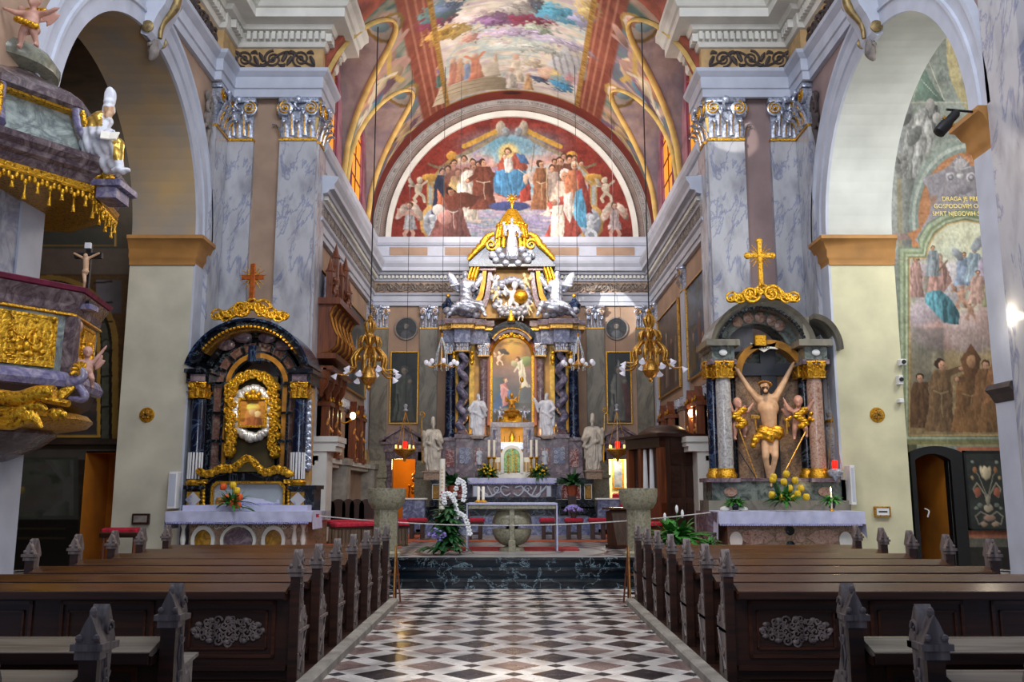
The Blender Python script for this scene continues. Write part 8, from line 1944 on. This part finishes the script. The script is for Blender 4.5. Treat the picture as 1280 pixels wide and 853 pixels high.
    # gilt scrolls beneath
    m=MB(); q=lambda px,py,Y=10.9:P(px,py,Y)
    m.curve([q(-20,492),q(20,499),q(48,492),q(68,490)],[.09,.1,.1,.08],10); m.curve([q(55,499),q(86,505)],[.07,.06],8,flat=.7); m.curve([q(-10,520),q(18,520),q(32,510),q(50,508),q(58,514)],[.06,.08,.07,.05,.03],9)
    for i in range(9): m.curve([q(-20,528+i*1.5),q(12,532-i*2),q(38,524-i),q(50+i*.3,531+i*.5)],[.05,.06,.055,.02],7)
    for i in range(4): m.ell(q(66+i*4,516+(i%2)*3),(.06,.05,.06),n=9,m=6)
    builds(m,'gilt_scroll','gilt',t,True)
    # stair side/back support on pier
    MB().box(-7.05,-6.4,12.9,13.3,zb-.3,zt).build('pier_mount','pulp_m',t)
    # crucifix on rail
    b=P(107,374,12.1); tp=P(110,306,12.1); cr=thing('crucifix','small black crucifix with ivory coloured figure standing on the pulpit rail','crucifix',tuple(b)); hz=P(109,318,12.1).z; x=(b.x+tp.x)/2
    MB().box(x-.035,x+.035,12.1,12.15,b.z-.05,tp.z-.0).box(x-.19,x+.19,12.09,12.15,hz-.055,hz+.02).box(x-.09,x+.09,12.05,12.2,b.z-.1,b.z-.03).build('cross','black',cr)
    MB().box(x-.04,x+.04,12.06,12.1,tp.z-.06,tp.z+.02).build('title','paper',cr)
    L=[('c',(-.17,0,.16),(0,0,.07),.016,.022),('c',(.17,0,.16),(0,0,.07),.016,.022),('c',(0,0,.08),(.01,0,-.12),.042,.034),('e',(.0,-.02,.12),(.03,.03,.038)),('c',(-.01,0,-.12),(.02,-.03,-.25),.03,.022),('c',(.02,-.03,-.25),(.0,0,-.37),.022,.014),('e',(.01,-.01,-.1),(.05,.035,.035))]
    sobj(sculpt(L,.008,2),'figure','skin',T=TR((x,12.05,hz-.16),0,1),parent=cr); MB().bbox(x-.14,x+.14,12.0,12.25,b.z-.16,b.z-.08,.02).build('foot','pulp_l',cr)
    # putto on the tub corner
    p=P(106,486,11.95); pt=thing('putto_statue','pinkish cherub with one raised arm perched at the lower corner of the pulpit tub','statue',tuple(p))
    sobj(sculpt_cached((((-.2,-.08,.52),(-.24,-.1,.34)),((.2,-.04,.74),(.33,-.06,.95)))),'body','skin_p',T=TR((p.x,11.95,p.z-.03),.5,.62),parent=pt); 
    a_=p+Vector((-.02,-.06,.3)); m=MB()
    for i in range(5): m.ell(a_+Vector((-.14+.03*i,0,-.05-.02*abs(i-2))),(.04,.035,.035),n=8,m=5)
    m.build('gilt_sash','gilt',pt,True)
    p=P(97,408,12.0); MB().ell(p,(.07,.07,.09),n=12,m=8).build('cherub_head','skin_p',t,True)
    # ---------------- canopy
    cn=thing('pulpit_canopy','octagonal marble sounding board with gilt tassel fringe above the pulpit','pulpit canopy',(PC[0],PC[1],6.0)); R0=1.85; zc=P(150,225,12.2).z
    def oc(prof,mt,nm_,sm=False): return MB().lathe(prof,8,o,ph=ph).build(nm_,mt,cn,sm)
    oc([(R0-.25,zc-.22),(R0-.15,zc-.2),(R0-.1,zc-.1),(R0-.02,zc-.06),(R0,zc),(R0+.08,zc+.06),(R0+.1,zc+.14),(R0-.1,zc+.2),(R0-.15,zc+.2)],'pulp_m','cornice')
    oc([(R0-.3,zc-.3),(R0-.12,zc-.28),(R0-.1,zc-.22),(R0-.3,zc-.2)],'gold','gilt_moulding')
    oc([(.01,zc-.18),(R0-.28,zc-.24)],'dk_panel','soffit')
    oc([(R0-.15,zc+.18),(R0-.35,zc+.22),(R0-.42,zc+.4),(R0-.5,zc+.6),(R0-.66,zc+.95),(.7,zc+1.1)],'pulp_g','tapered_body')
    oc([(R0-.55,zc+.9),(R0-.4,zc+.94),(R0-.42,zc+1.05),(R0-.62,zc+1.2),(.75,zc+1.45),(.55,zc+1.6)],'pulp_m','upper_cornice')
    oc([(R0-.6,zc+.86),(R0-.5,zc+.88),(R0-.5,zc+.93),(R0-.62,zc+.93)],'gold','gilt_edge')
    MB().lathe([(.55,zc+1.58),(.78,zc+1.64),(.8,zc+1.75),(.68,zc+1.92),(.4,zc+2.05),(0,zc+2.1)],20,o).build('cushion_dome','pulp_gr',cn,True)
    # ribs/volutes on corners
    for k in range(8):
        an=ph+PI/4*k+0
        if math.sin(an)>.5: continue
        d=Vector((cos(an),sin(an),0)); c=Vector(o); m=MB(); m.curve([c+d*(R0-.12)+Vector((0,0,zc+.25)),c+d*(R0-.25)+Vector((0,0,zc+.45)),c+d*(R0-.42)+Vector((0,0,zc+.65)),c+d*(R0-.5)+Vector((0,0,zc+.95))],[.1,.08,.07,.08],8); m.build('corner_rib','pulp_l',cn,True)
        m=MB(); m.curve([c+d*(R0-.06)+Vector((0,0,zc+.3)),c+d*(R0-.3)+Vector((0,0,zc+.6)),c+d*(R0-.4)+Vector((0,0,zc+.9))],[.03,.05,.03],7)
        for i in range(4): m.ell(c+d*(R0-.18-.07*i)+Vector((0,0,zc+.45+.13*i)),(.05,.05,.05),n=8,m=5)
        m.build('gilt_leaf','gilt',cn,True)
    # fringe
    for k in range(8):
        a0_=ph+PI/4*k; a1_=a0_+PI/4; am=(a0_+a1_)/2
        if math.sin(am)>.8: continue
        p0=Vector(o)+Vector((cos(a0_),sin(a0_),0))*(R0-.14); p1=Vector(o)+Vector((cos(a1_),sin(a1_),0))*(R0-.14); m=MB(); nn=8
        for i in range(nn):
            q0=p0.lerp(p1,(i+.5)/nn); zz=zc-.3; w=(p1-p0).length/nn
            dx=(p1-p0).normalized(); m.tube([q0-dx*w*.5+Vector((0,0,zz)),q0+dx*w*.5+Vector((0,0,zz))],.03,6)
            for j in (-1,0,1): m.ell(q0+dx*j*w*.3+Vector((0,0,zz-.07-.05*(j==0))),(.03,.03,.05),n=7,m=5)
            L_=.14 if i%2 else .26
            m.tube([q0+Vector((0,0,zz-.1)),q0+Vector((0,0,zz-L_))],.012,5); m.lathe([(.012,.0),(.024,-.02),(.02,-.035),(.032,-.1),(0,-.1)],7,q0+Vector((0,0,zz-L_)))
        m.build('tassel_fringe','gilt',cn,True)
    # seated bishop
    p=P(130,214,11.9); b=thing('seated_bishop_statue','white and gilt bishop in mitre seated with an open book on the pulpit canopy edge','statue',tuple(p))
    def g(px,py,y=11.9): return tuple(P(px,py,y))
    hd=Vector(g(136,138,11.85))
    L=[('c',g(119,184),g(126,152),.19,.15),('c',g(118,186,11.95),g(116,165,11.95),.17,.15),('c',g(124,186),g(138,172,11.75),.16,.12),('c',g(138,172,11.75),g(133,206,11.75),.12,.1),('c',g(126,188,11.8),g(145,182,11.6),.14,.11),('c',g(145,182,11.6),g(148,206,11.6),.1,.08),('e',g(151,213,11.55),(.13,.08,.05)),('e',g(140,214,11.7),(.12,.08,.05)),('c',g(118,152),g(132,152),.1,.1),('c',g(117,155),g(112,182,12.0),.1,.14),('c',g(130,154,11.8),g(126,168,11.65),.07,.06),('c',g(126,168,11.65),g(138,166,11.5),.055,.045),('c',g(121,155,11.9),g(118,168,11.7),.07,.06),('c',g(118,168,11.7),g(132,168,11.5),.055,.045),('c',g(130,150),tuple(hd-Vector((0,0,.07))),.06,.055),('c',g(132,206,11.75),g(148,207,11.6),.09,.08)]
    for q_ in head_p(0,0,0,1.75,True,True,.5): L.append(('e',tuple(hd+Vector(q_[1])),q_[2],q_[3]))
    L+=[('e',tuple(hd+Vector((0,.0,.12))),(.085,.085,.05)),('e',tuple(hd+Vector((.0,-.02,.2))),(.08,.035,.15)),('e',tuple(hd+Vector((.0,.04,.2))),(.08,.035,.15))]+hand_p(g(126,168,11.65),g(138,166,11.5),1.7)+hand_p(g(118,168,11.7),g(132,168,11.5),1.7)
    def mi(c_):
        px,py=pixof(c_.x,c_.y,c_.z); 
        if py<133: return 0
        if abs(px-136)<7 and py<147: return 2
        if px<128 and py<158: return 1
        if px>141 and 168<py<200: return 1
        return 0
    sobj(sculpt(L,.016,2,lambda c_:.01*sin(c_.x*45+c_.z*18) if c_.z<hd.z-.1 else 0),'figure',['statue_w','gilt2','skin'],mi,parent=b)
    q=P(137,170,11.4); MB().box(-.11,.0,-.01,.01,-.08,.08,TR(q,.4,1,-.6)).box(0,.11,-.01,.01,-.08,.08,TR(q,.0,1,-.6,0)).build('book','candle',b)
    m=MB(); 
    for i in range(12): a_=2*PI*i/12; m.ell(P(124+10*cos(a_),222+6*sin(a_),11.9),(.1,.1,.09),n=9,m=6)
    m.ell(P(124,222,11.95),(.2,.16,.12)); m.build('gilt_cloud','gilt',b,True)
    q=P(138,232,12.0); MB().bbox(q.x-.2,q.x+.22,11.8,12.4,q.z-.06,q.z+.04,.02).bbox(q.x-.14,q.x+.15,11.85,12.3,q.z-.22,q.z-.06,.02).build('bracket','pulp_l',b)
    # top putto
    p=P(34,62,11.4); pt=thing('putto_statue','pinkish cherub with spread arms and gilt cloth on top of the pulpit canopy','statue',tuple(p))
    sobj(sculpt_cached((((-.25,-.05,.6),(-.42,-.05,.66)),((.26,-.05,.62),(.42,-.08,.68)))),'body','skin_p',T=TR(p,.0,.85,0,.05),parent=pt)
    m=MB(); 
    for i in range(6): m.ell(p+Vector((-.1+.05*i,-.12,.38-.02*i)),(.06,.05,.045),n=8,m=5)
    m.build('gilt_cloth','gilt',pt,True); m=MB()
    for i in range(7): m.ell(P(36+i*3,14+(i%2)*2,11.5),(.07,.04,.05),n=8,m=5)
    m.build('gilt_wing','gilt',pt,True)
    # inner back wall of the pulpit: white drapery/figures
    m=MB().curve([P(18,250,12.9),P(12,290,12.9),P(14,335,12.9)],[.12,.16,.14],10); m.build('back_drapery','statue_w',t,True)
pulpit()
# ---------------------------------------------------------------- CHANDELIERS
def cable(x,y,z0,z1,r=.012,parent=None): return MB().tube([(x,y,z0),(x,y,z1)],r,6).build('cable','cable',parent)
def chandelier(label,px,py0,py1,Y,ph=0):
    a=P(px,py0,Y); b=P(px,py1,Y); x=a.x; H=a.z-b.z; t=thing('chandelier',label,'chandelier',(x,Y,a.z)); zt=float(zbarrel(np.array(x)))
    cable(x,Y,a.z,zt,.016,t)
    MB().lathe([(0,0),(.03,-.02),(.07,-.05),(.03,-.1),(.035,-.2),(.08,-.26),(.1,-.32),(.04,-.38),(.05,-.44),(.14,-.5),(.08,-.56),(.04,-.6),(.05,-.7),(.17,-.78),(.2,-.86),(.14,-.93),(.05,-.96),(.06,-.99),(0,-1.03)],16,(x,Y,a.z),T=None).build('stem','brass',t,True)
    t_=H/1.06
    for o in t.children: 
        if o.name.startswith('stem'):
            for v in o.data.vertices: v.co.z*=t_
    z=lambda f:a.z-f*t_
    m=MB()
    for k in range(8):
        an=2*PI*k/8+ph; d=Vector((cos(an),sin(an),0)); c=Vector((x,Y,0)); m.curve([c+d*.04+Vector((0,0,z(.42))),c+d*.2+Vector((0,0,z(.32))),c+d*.28+Vector((0,0,z(.42))),c+d*.2+Vector((0,0,z(.48)))],[.03,.045,.03,.015],6,4)
        m.curve([c+d*.04+Vector((0,0,z(.08))),c+d*.13+Vector((0,0,z(.16))),c+d*.06+Vector((0,0,z(.28)))],[.02,.035,.02],6,4)
    m.build('leaf_crown','brass',t,True)
    for k in range(10):
        an=2*PI*k/10+ph; d=Vector((cos(an),sin(an),0)); c=Vector((x,Y,0)); lo=k%2; R=.78 if lo else .6; ze=z(.84) if lo else z(.76)
        m=MB().curve([c+d*.05+Vector((0,0,z(.5))),c+d*.2+Vector((0,0,z(.46))),c+d*.42+Vector((0,0,z(.6))),c+d*.4+Vector((0,0,z(.74))),c+d*.56+Vector((0,0,ze+.03))]+[c+d*R+Vector((0,0,ze+.05))],[.02,.034,.042,.032,.022,.014],8,5)
        m.ell(c+d*.3+Vector((0,0,z(.6))),(.05,.05,.06),n=8,m=5); arm=m.build('arm','brass',t,True)
        T=Matrix.Translation(c+d*R+Vector((0,0,ze+.05)))@Matrix.Rotation(an,4,'Z')@Matrix.Rotation(2.5,4,'Y'); MB().lathe([(.02,0),(.03,.03),(.06,.09),(.085,.13),(.075,.13),(.02,.03)],12,T=T).build('glass_shade','frost',arm,True)
    return t
chandelier('gilt brass chandelier with frosted tulip shades hanging before the left saint panel',463,392,492,22.0,.2)
chandelier('gilt brass chandelier with frosted tulip shades hanging before the right saint panel and confessional',811,386,482,22.0,.5)
def crystal(label,px,py,Y):
    a=P(px,py,Y); x=a.x; t=thing('crystal_chandelier',label,'chandelier',(x,Y,a.z)); cable(x,Y,a.z+.9,float(zbarrel(np.array(x))),.008,t)
    MB().lathe([(0,.95),(.05,.9),(.02,.8),(.04,.7),(.02,.5),(.05,.3),(.02,.15),(.12,.02),(.16,-.04),(.1,-.12),(0,-.16)],12,(x,Y,a.z)).build('stem','brass',t,True)
    m=MB()
    for k in range(8):
        an=2*PI*k/8; m.tube([(x,Y,a.z+.85),(x+.16*cos(an),Y+.16*sin(an),a.z+.3),(x+.18*cos(an),Y+.18*sin(an),a.z)],.012,5)
        for j in range(4): m.ell((x+.2*cos(an),Y+.2*sin(an),a.z-.03-j*.05),.022,n=6,m=4)
    m.build('crystal_chain','glassy',t,True)
    for k in range(8):
        an=2*PI*k/8+.2; c=Vector((x+.46*cos(an),Y+.46*sin(an),a.z-.02)); arm=MB().curve([(x+.1*cos(an),Y+.1*sin(an),a.z),(x+.3*cos(an),Y+.3*sin(an),a.z-.1),(c.x,c.y,c.z-.02)],.012,5).build('arm','gold',t,True); MB().ell(c+Vector((0,0,.05)),(.07,.07,.08),n=10,m=7).build('glass_globe','frost',arm,True)
crystal('small crystal lustre with round glass shades left of the high altar columns',552,455,26.5)
crystal('small crystal lustre with round glass shades right of the high altar columns',723,455,26.5)
def hanging(label,px,py,Y,glow=True):
    a=P(px,py,Y); x=a.x; t=thing('hanging_lamp',label,'lamp',(x,Y,a.z)); cable(x,Y,a.z+1.3,float(zbarrel(np.array(x))),.007,t)
    MB().lathe([(0,1.3),(.06,1.25),(.03,1.15),(.08,1.1),(.02,1.05)],12,(x,Y,a.z)).build('ceiling_cap','silver',t,True)
    m=MB()
    for k in range(3): an=2*PI*k/3+.4; m.tube([(x,Y,a.z+1.08),(x+.3*cos(an),Y+.3*sin(an),a.z+.02)],.01,5)
    builds(m,'chain','brass',t)
    MB().lathe([(.3,.02),(.32,-.02),(.22,-.14),(.12,-.2),(.05,-.25),(.03,-.33),(0,-.35)],20,(x,Y,a.z)).build('bowl','brass',t,True)
    MB().lathe([(.05,.02),(.07,.12),(.06,.22),(0,.22)],12,(x,Y,a.z)).build('red_glass','glass_r',t,True)
    for k in range(4): an=2*PI*k/4+.6; c=(x+.28*cos(an),Y+.28*sin(an),a.z+.02); MB().lathe([(.025,0),(.025,.1),(0,.1)],8,c).build('cup','flame_s',t,True)
hanging('brass sanctuary lamp with red glass hanging before the left doorway pediment',506,562,25.5); hanging('brass sanctuary lamp with red glass hanging before the right doorway pediment',772,562,25.5)
for px,py,lab in ((575,500,'thin cable hanging left of the high altar crown'),(699,500,'thin cable hanging right of the high altar crown')):
    Y=27.4; a=P(px,300,Y); o=MB().tube([(a.x,Y,P(px,398,Y).z),(a.x,Y,float(zbarrel(np.array(a.x))))],.006,5).build('hanging_cable','cable'); tag(o,lab,'cable')
# ---------------------------------------------------------------- FLOWERS & PLANTS
def leafblade(m,p,d,L,w,droop=.5,n=5):
    p=Vector(p); d=Vector(d).normalized(); side=d.cross(Vector((0,0,1))); side=side.normalized() if side.length>1e-4 else Vector((1,0,0)); vs=[];fs=[]
    for i in range(n+1):
        t=i/n; c=p+d*L*t-Vector((0,0,1))*droop*L*t*t; ww=w*sin(PI*min(.98,t*.86+.1)); vs+= [c-side*ww,c+Vector((0,0,ww*.3)),c+side*ww]
    for i in range(n): k=i*3; fs+=[(k,k+1,k+4,k+3),(k+1,k+2,k+5,k+4)]
    m.add(vs,fs)
def bush(n,L,w,up,droop,rng,spread=1.,c=(0,0,0)):
    m=MB()
    for i in range(n):
        an=rng.uniform(0,2*PI); e=rng.uniform(up[0],up[1]); s=Vector(c)+Vector((cos(an)*.04,sin(an)*.04,rng.uniform(0,.05))); leafblade(m,s,(cos(an)*cos(e)*spread,sin(an)*cos(e)*spread,sin(e)),L*rng.uniform(.6,1.1),w*rng.uniform(.7,1.2),droop*rng.uniform(.4,1.4))
    return m
def pot(c,r,h,t,mt='terracotta'): MB().lathe([(r*.7,0),(r,h*.85),(r*1.08,h*.85),(r*1.08,h),(r*.9,h),(r*.85,h*.9),(0,h*.9)],16,c).build('pot',mt,t,True)
R_=random.Random(5)
def tulips(label,base,heads,mt,leafn,s=1.,pt=None):
    t=thing('flower_arrangement',label,'flowers',tuple(base)); b=Vector(base)
    m=bush(leafn,.45*s,.035*s,(.2,1.3),.5,R_,c=tuple(b+Vector((0,0,.05)))); m.build('foliage','leaf',t,True)
    if pt: MB().lathe([(.1*s,0),(.14*s,.08*s),(0,.08*s)],12,tuple(b)).build('bowl',pt,t,True)
    m=MB()
    for h in heads: m.curve([b+Vector((0,0,.05)),b.lerp(h,.5)+Vector((0,0,.08)),h],.009*s,5,4)
    m.build('stem','leaf',t,True)
    for i,h in enumerate(heads):
        m=MB()
        for k in range(6): an=2*PI*k/6; m.ell(h+Vector((.03*s*cos(an),.03*s*sin(an),.02*s)),(.04*s,.04*s,.07*s),n=8,m=6)
        m.build('flower_head',mt if isinstance(mt,str) else mt[i%len(mt)],t,True)
    return t
Y=18.25; bs=P(290,636,Y); hs=[P(px,py,Y-.05) for px,py in ((279,610),(283,624),(290,630),(299,623),(297,633),(291,608),(296,615))]
tl=tulips('fan of orange and yellow tulips with long dark leaves on the marian side altar cloth',bs,hs,['orange','orange','orange','orange','orange','yellow','yellow'],60)
m=MB(); leafblade(m,P(300,634,Y),(1,-.2,-.05),.5,.06,.35); leafblade(m,P(300,628,Y),(1,-.1,.1),.45,.04,.3); m.build('long_leaf','leaf_d',tl,True)
bs=P(981,632,Y); hs=[P(px,py,Y-.05) for px,py in ((967,598),(966,601),(983,594),(980,604),(994,602),(1001,612),(997,619),(987,612),(978,623),(990,624),(1008,623),(965,620))]
tl=tulips('bunch of yellow tulips on the crucifix side altar',bs,hs,'yellow',80,1.0)
m=MB(); leafblade(m,P(976,628,Y),(-.3,-.1,1),.55,.07,.1); leafblade(m,P(985,628,Y),(.2,-.1,1),.5,.06,.1); m.build('broad_leaf','leaf_d',tl,True)
for px,py,lab in ((919,634,'small green potted plant in dark pot at the left end of crucifix altar'),(1040,632,'small green potted plant behind the lit candle on crucifix altar')):
    b=P(px,py,18.4); t=thing('potted_plant',lab,'plant',tuple(b)); pot(tuple(b+Vector((0,0,-.06))),.08,.12,t,'marble_k'); bush(60,.26,.03,(.0,1.3),.6,R_,c=tuple(b+Vector((0,0,.06)))).build('foliage','leaf',t,True)
for px,lab in ((906,'pale round stone lying left of the potted plant on crucifix altar'),(929,'pale round stone lying right of the small potted plant')):
    b=P(px,637,18.35); tag(MB().ell(b,(.1,.07,.06),n=14,m=8).build('decor_stone','trimw',None,True),lab,'stone')
b=P(1040,640,18.3); candle('small lit candle with glowing flame at the right end of the crucifix altar',b.x,18.3,b.z,.34,.018,.05,True); point_c=P(1041,609,18.2)
# high altar greenery
for px,lab in ((566,'leafy green palm in terracotta pot left of the high altar table'),(715,'leafy green palm in terracotta pot right of the high altar table')):
    b=P(px,618,26.6); t=thing('potted_palm',lab,'plant',tuple(b)); pot(tuple(b-Vector((0,0,.05))),.17,.3,t); bush(70,.62,.06,(.35,1.4),.5,R_,c=tuple(b+Vector((0,0,.25)))).build('fronds','leaf_d',t,True)
    MB().box(b.x-.12,b.x+.12,26.5,26.75,ZP+.15,b.z-.05).build('plant_stand','wood_d',t)
for px,lab in ((609,'bouquet of small yellow blooms left of the tabernacle'),(674,'bouquet of small yellow blooms right of the tabernacle')):
    b=P(px,598,27.1); t=thing('flower_arrangement',lab,'flowers',tuple(b)); c=b+Vector((0,0,.12)); bush(150,.42,.04,(-.1,1.5),.5,R_,c=tuple(c)).build('foliage','leaf_d',t,True); m=MB()
    for i in range(26): an=R_.uniform(0,2*PI); e=R_.uniform(0,1.4); r=R_.uniform(.2,.36); m.ell(c+Vector((r*cos(an)*cos(e),-abs(r*sin(an)*cos(e)),r*sin(e)*.9)),.032,n=7,m=5)
    m.build('blossom','yellow',t,True)
b=P(559,688,17.3); b.z=ZP; t=thing('orchid_arrangement','tall arrangement of white orchid sprays over green foliage beside the paschal candle','flowers',tuple(b)); t['category']='flowers'
c=Vector((b.x,17.3,ZP)); m=MB()
for lv in range(9): 
    mm=bush(46,.34,.05,(-.2,1.1),.5,R_,c=(c.x+.05*sin(lv),c.y,ZP+.12+lv*.085)); m.add(mm.v,mm.f)
for k in range(40): an=R_.uniform(PI,2*PI); leafblade(m,(c.x+R_.uniform(-.35,.25),c.y-.1,ZP+.12),(cos(an),sin(an)*.5,.3),.3,.05,.6)
m.build('foliage','leaf_d',t,True)
for pts in ([(562,655),(556,630),(554,619),(561,617),(568,625),(571,640)],[(568,660),(570,648),(573,641),(581,646),(585,657),(588,670)],[(569,650),(568,620),(573,600),(579,603),(581,614),(579,628)]):
    w=[P(px+0,py,17.2) for px,py in pts]; sp=MB().curve(w,.008,5).build('orchid_stem','leaf',t,True); m=MB()
    for i in range(1,len(w)):
        for f in (.1,.45,.8):
            q=w[i-1].lerp(w[i],f)
            if i<2: continue
            for k in range(5): an=2*PI*k/5+i; m.ell(q+Vector((.03*cos(an),-.03+.01*sin(k),.027*sin(an))),(.026,.01,.024),n=7,m=4)
    m.build('white_orchid','white_f',sp,True)
m=MB(); q=P(546,669,17.1)
for i in range(46): an=R_.uniform(0,2*PI); r=R_.uniform(.02,.15); m.ell(q+Vector((r*cos(an)*1.1,R_.uniform(-.06,.04),r*sin(an)*.8)),(.03,.02,.022),n=6,m=4)
m.build('lilac_hydrangea','lilac',t,True)
# lilac pot on stool
b=P(717,637,22.6); t=thing('flower_pot','lilac flowers in a dark pot standing on a red stool right of front altar','flowers',(b.x,22.6,ZP+.52)); z0=ZP+.52; pot((b.x,22.6,z0),.09,.14,t,'scroll'); m=MB()
for i in range(60): an=R_.uniform(0,2*PI); e=R_.uniform(0,1.5); m.ell((b.x+.22*cos(an)*cos(e),22.6+.15*sin(an)*cos(e),z0+.17+.13*sin(e)),(.03,.025,.03),n=6,m=4)
m.build('blossom','lilac',t,True)
# peace lily right
b=PZ(845,690,ZP); b=Vector((P(846,680,17.6).x,17.6,ZP)); t=thing('peace_lily','large green peace lily with white spathes standing by the right ambo','plant',tuple(b)); pot(tuple(b),.18,.25,t,'scroll'); m=bush(110,.75,.075,(.25,1.35),.55,R_,c=(b.x,b.y,ZP+.2)); m.build('foliage','leaf',t,True)
for px,py in ((846,640),(853,646),(831,650)):
    q=P(px,py,17.5); MB().curve([(b.x,b.y,ZP+.3),(b.x,b.y-.05,ZP+.6),tuple(q)],.008,5).build('stem','leaf',t,True); MB().ell(q+Vector((0,0,.05)),(.03,.02,.08),n=10,m=7).build('white_spathe','white_f',t,True)
t=thing('spider_plant','low arching spider plant beside the peace lily and crucifix altar','plant',(b.x+.6,b.y,ZP)); pot((b.x+.62,b.y,ZP),.12,.15,t,'scroll'); bush(60,.42,.02,(.2,1.2),.9,R_,c=(b.x+.62,b.y,ZP+.13)).build('foliage','leaf',t,True)
t=thing('dark_plant','dark flowering pot plant in the pale box beside the left pew wall','plant',(-5.9,8.4,0)) if False else None
# ================================================================ LIGHT
w=bpy.data.worlds.new('world'); SC.world=w; w.use_nodes=True; bg=w.node_tree.nodes['Background']; bg.inputs[0].default_value=(.55,.68,1,1); bg.inputs[1].default_value=.42
def orient(o,loc,target): o.location=loc; o.rotation_euler=(Vector(target)-Vector(loc)).to_track_quat('-Z','Y').to_euler(); COL.objects.link(o); return o
def area(name,loc,target,size,power,col,sy=None):
    l=bpy.data.lights.new(name,'AREA'); l.energy=power; l.color=col; l.size=size
    if sy: l.shape='RECTANGLE'; l.size_y=sy
    return orient(bpy.data.objects.new(name,l),loc,target)
def point(name,loc,power,col,r=.1):
    l=bpy.data.lights.new(name,'POINT'); l.energy=power; l.color=col; l.shadow_soft_size=r
    o=bpy.data.objects.new(name,l); COL.objects.link(o); o.location=loc; return o
def spot(name,loc,target,power,col,ang,blend=.4,r=.05):
    l=bpy.data.lights.new(name,'SPOT'); l.energy=power; l.color=col; l.spot_size=math.radians(ang); l.spot_blend=blend; l.shadow_soft_size=r
    return orient(bpy.data.objects.new(name,l),loc,target)
area('nave_high_fill',(-3,7,15),(3,20.5,6),4,620,(.92,.95,1),4)  # unseen area lamp added high in the nave, aimed toward the altars
area('nave_high_fill_right',(3,7,15),(-3,20.5,6),4,620,(.92,.95,1),4)  # its added twin on the other side; neither stands at a window
area('chancel_window_light_w',(-3.0,24.6,11.3),(3.5,26,11),2.0,230,(1,.88,.76),1.5)
area('chancel_window_light_e',(3.0,24.6,11.3),(-3.5,26,11),2.0,230,(1,.88,.76),1.5)
area('nave_fill',(0,4,5.5),(0,20.6,12),3.5,430,(.95,.96,1),3.5)
area('vault_light',(0,23,10.3),(0,27.5,14.5),3.5,330,(1,.94,.9),1.5)
area('lunette_light',(0,26.2,10.6),(0,30,12.6),3,130,(1,.95,.92),1)
spot('altar_spot',(0,24.0,9.3),(0,28.6,6.6),900,(1,.78,.45),34,.7,.2)
area('altar_front_fill',(0,23.5,4.5),(0,28.5,2.6),1.2,45,(1,.95,.9),.8)
spot('gable_spot',(0,24.5,9.8),(0,28.7,8.6),230,(1,.93,.8),36,.7,.2)
for s in (-1,1): point('column_glow',(s*.95,28.75,3.6),16,(1,.62,.2),.15)
point('niche_glow',(0,27.8,pz(548,27.8)),7,(1,.75,.4),.1)
spot('tabernacle_spot',(0,24.5,5.5),(0,27.6,2.9),260,(1,.9,.7),17,.6,.1)
spot('marian_spot',(-4.6,16.4,6.6),(-5.6,19.4,4.3),330,(1,.82,.5),38,.8,.1)
spot('icon_spot',(-5.5,18.3,4.6),tuple(P(316,520,19.4)),60,(1,.88,.6),38,.7,.05)
spot('crucifix_spot',(4.8,16.2,6.0),tuple(P(960,530,19.4)),320,(1,.74,.42),32,.9,.1)
area('chapel_light_right',(11.2,13,10.5),(10.8,20,6),3,520,(1,.98,.92),3)
area('chapel_soffit_right',(9.0,16,5.0),(7.8,17,10),1.5,60,(1,1,.96),1.5)
area('chapel_light_left',(-11,14,11),(-10.5,20,6),2.5,90,(1,.85,.65),2.5)
point('passage_light',(10.0,21.0,2.0),90,(1,.6,.2),.2)
point('passage_light_left',(-10.0,20.5,1.9),14,(1,.55,.15),.15)
point('sacristy_left',(-3.9,31.4,2.6),45,(1,.7,.25),.2)
point('sacristy_right',(3.7,31.6,2.8),120,(1,.97,.85),.2)
for px,py,Y in ((441,520,24.7),(864,517,22.7)): q=P(px,py,Y); point('lamp_glow',(q.x*.97,q.y-.15,q.z),9,(1,.7,.35),.05)
q=P(1274,395,12.1); point('bulb_glow',(q.x-.2,q.y,q.z),8,(1,.85,.6),.05)
q=P(1041,606,18.2); point('candle_glow',(q.x,q.y-.1,q.z),4,(1,.75,.4),.04)
spot('aisle_pool',(0,5.5,12),(.05,8.3,0),6500,(1,.97,.92),13,.8,.3)
spot('pew_warm',(-4.5,9,9),(-4.0,11.5,.9),160,(1,.8,.5),40,.9,.3)
area('pew_sheen',(0,17.5,8.5),(0,9,.8),3,230,(1,.88,.75),1.5)
spot('sunpatch_wall',(-3.6,21.4,10.3),tuple(P(755,388,29.9)),8000,(1,.97,.9),9,.15,.02)
spot('sunpatch_capital',(-1,11,15.5),tuple(P(905,152,20.4)),7000,(1,.95,.85),5.5,.3,.02)
spot('step_light',(0,12.5,8),(0,16.5,.4),200,(.9,.95,1),36,.8,.2)
SC.view_settings.view_transform='Standard'; SC.view_settings.look='None'
SC.cycles.use_denoising=True; SC.cycles.max_bounces=6; SC.cycles.diffuse_bounces=3; SC.cycles.glossy_bounces=3; SC.cycles.sample_clamp_indirect=6
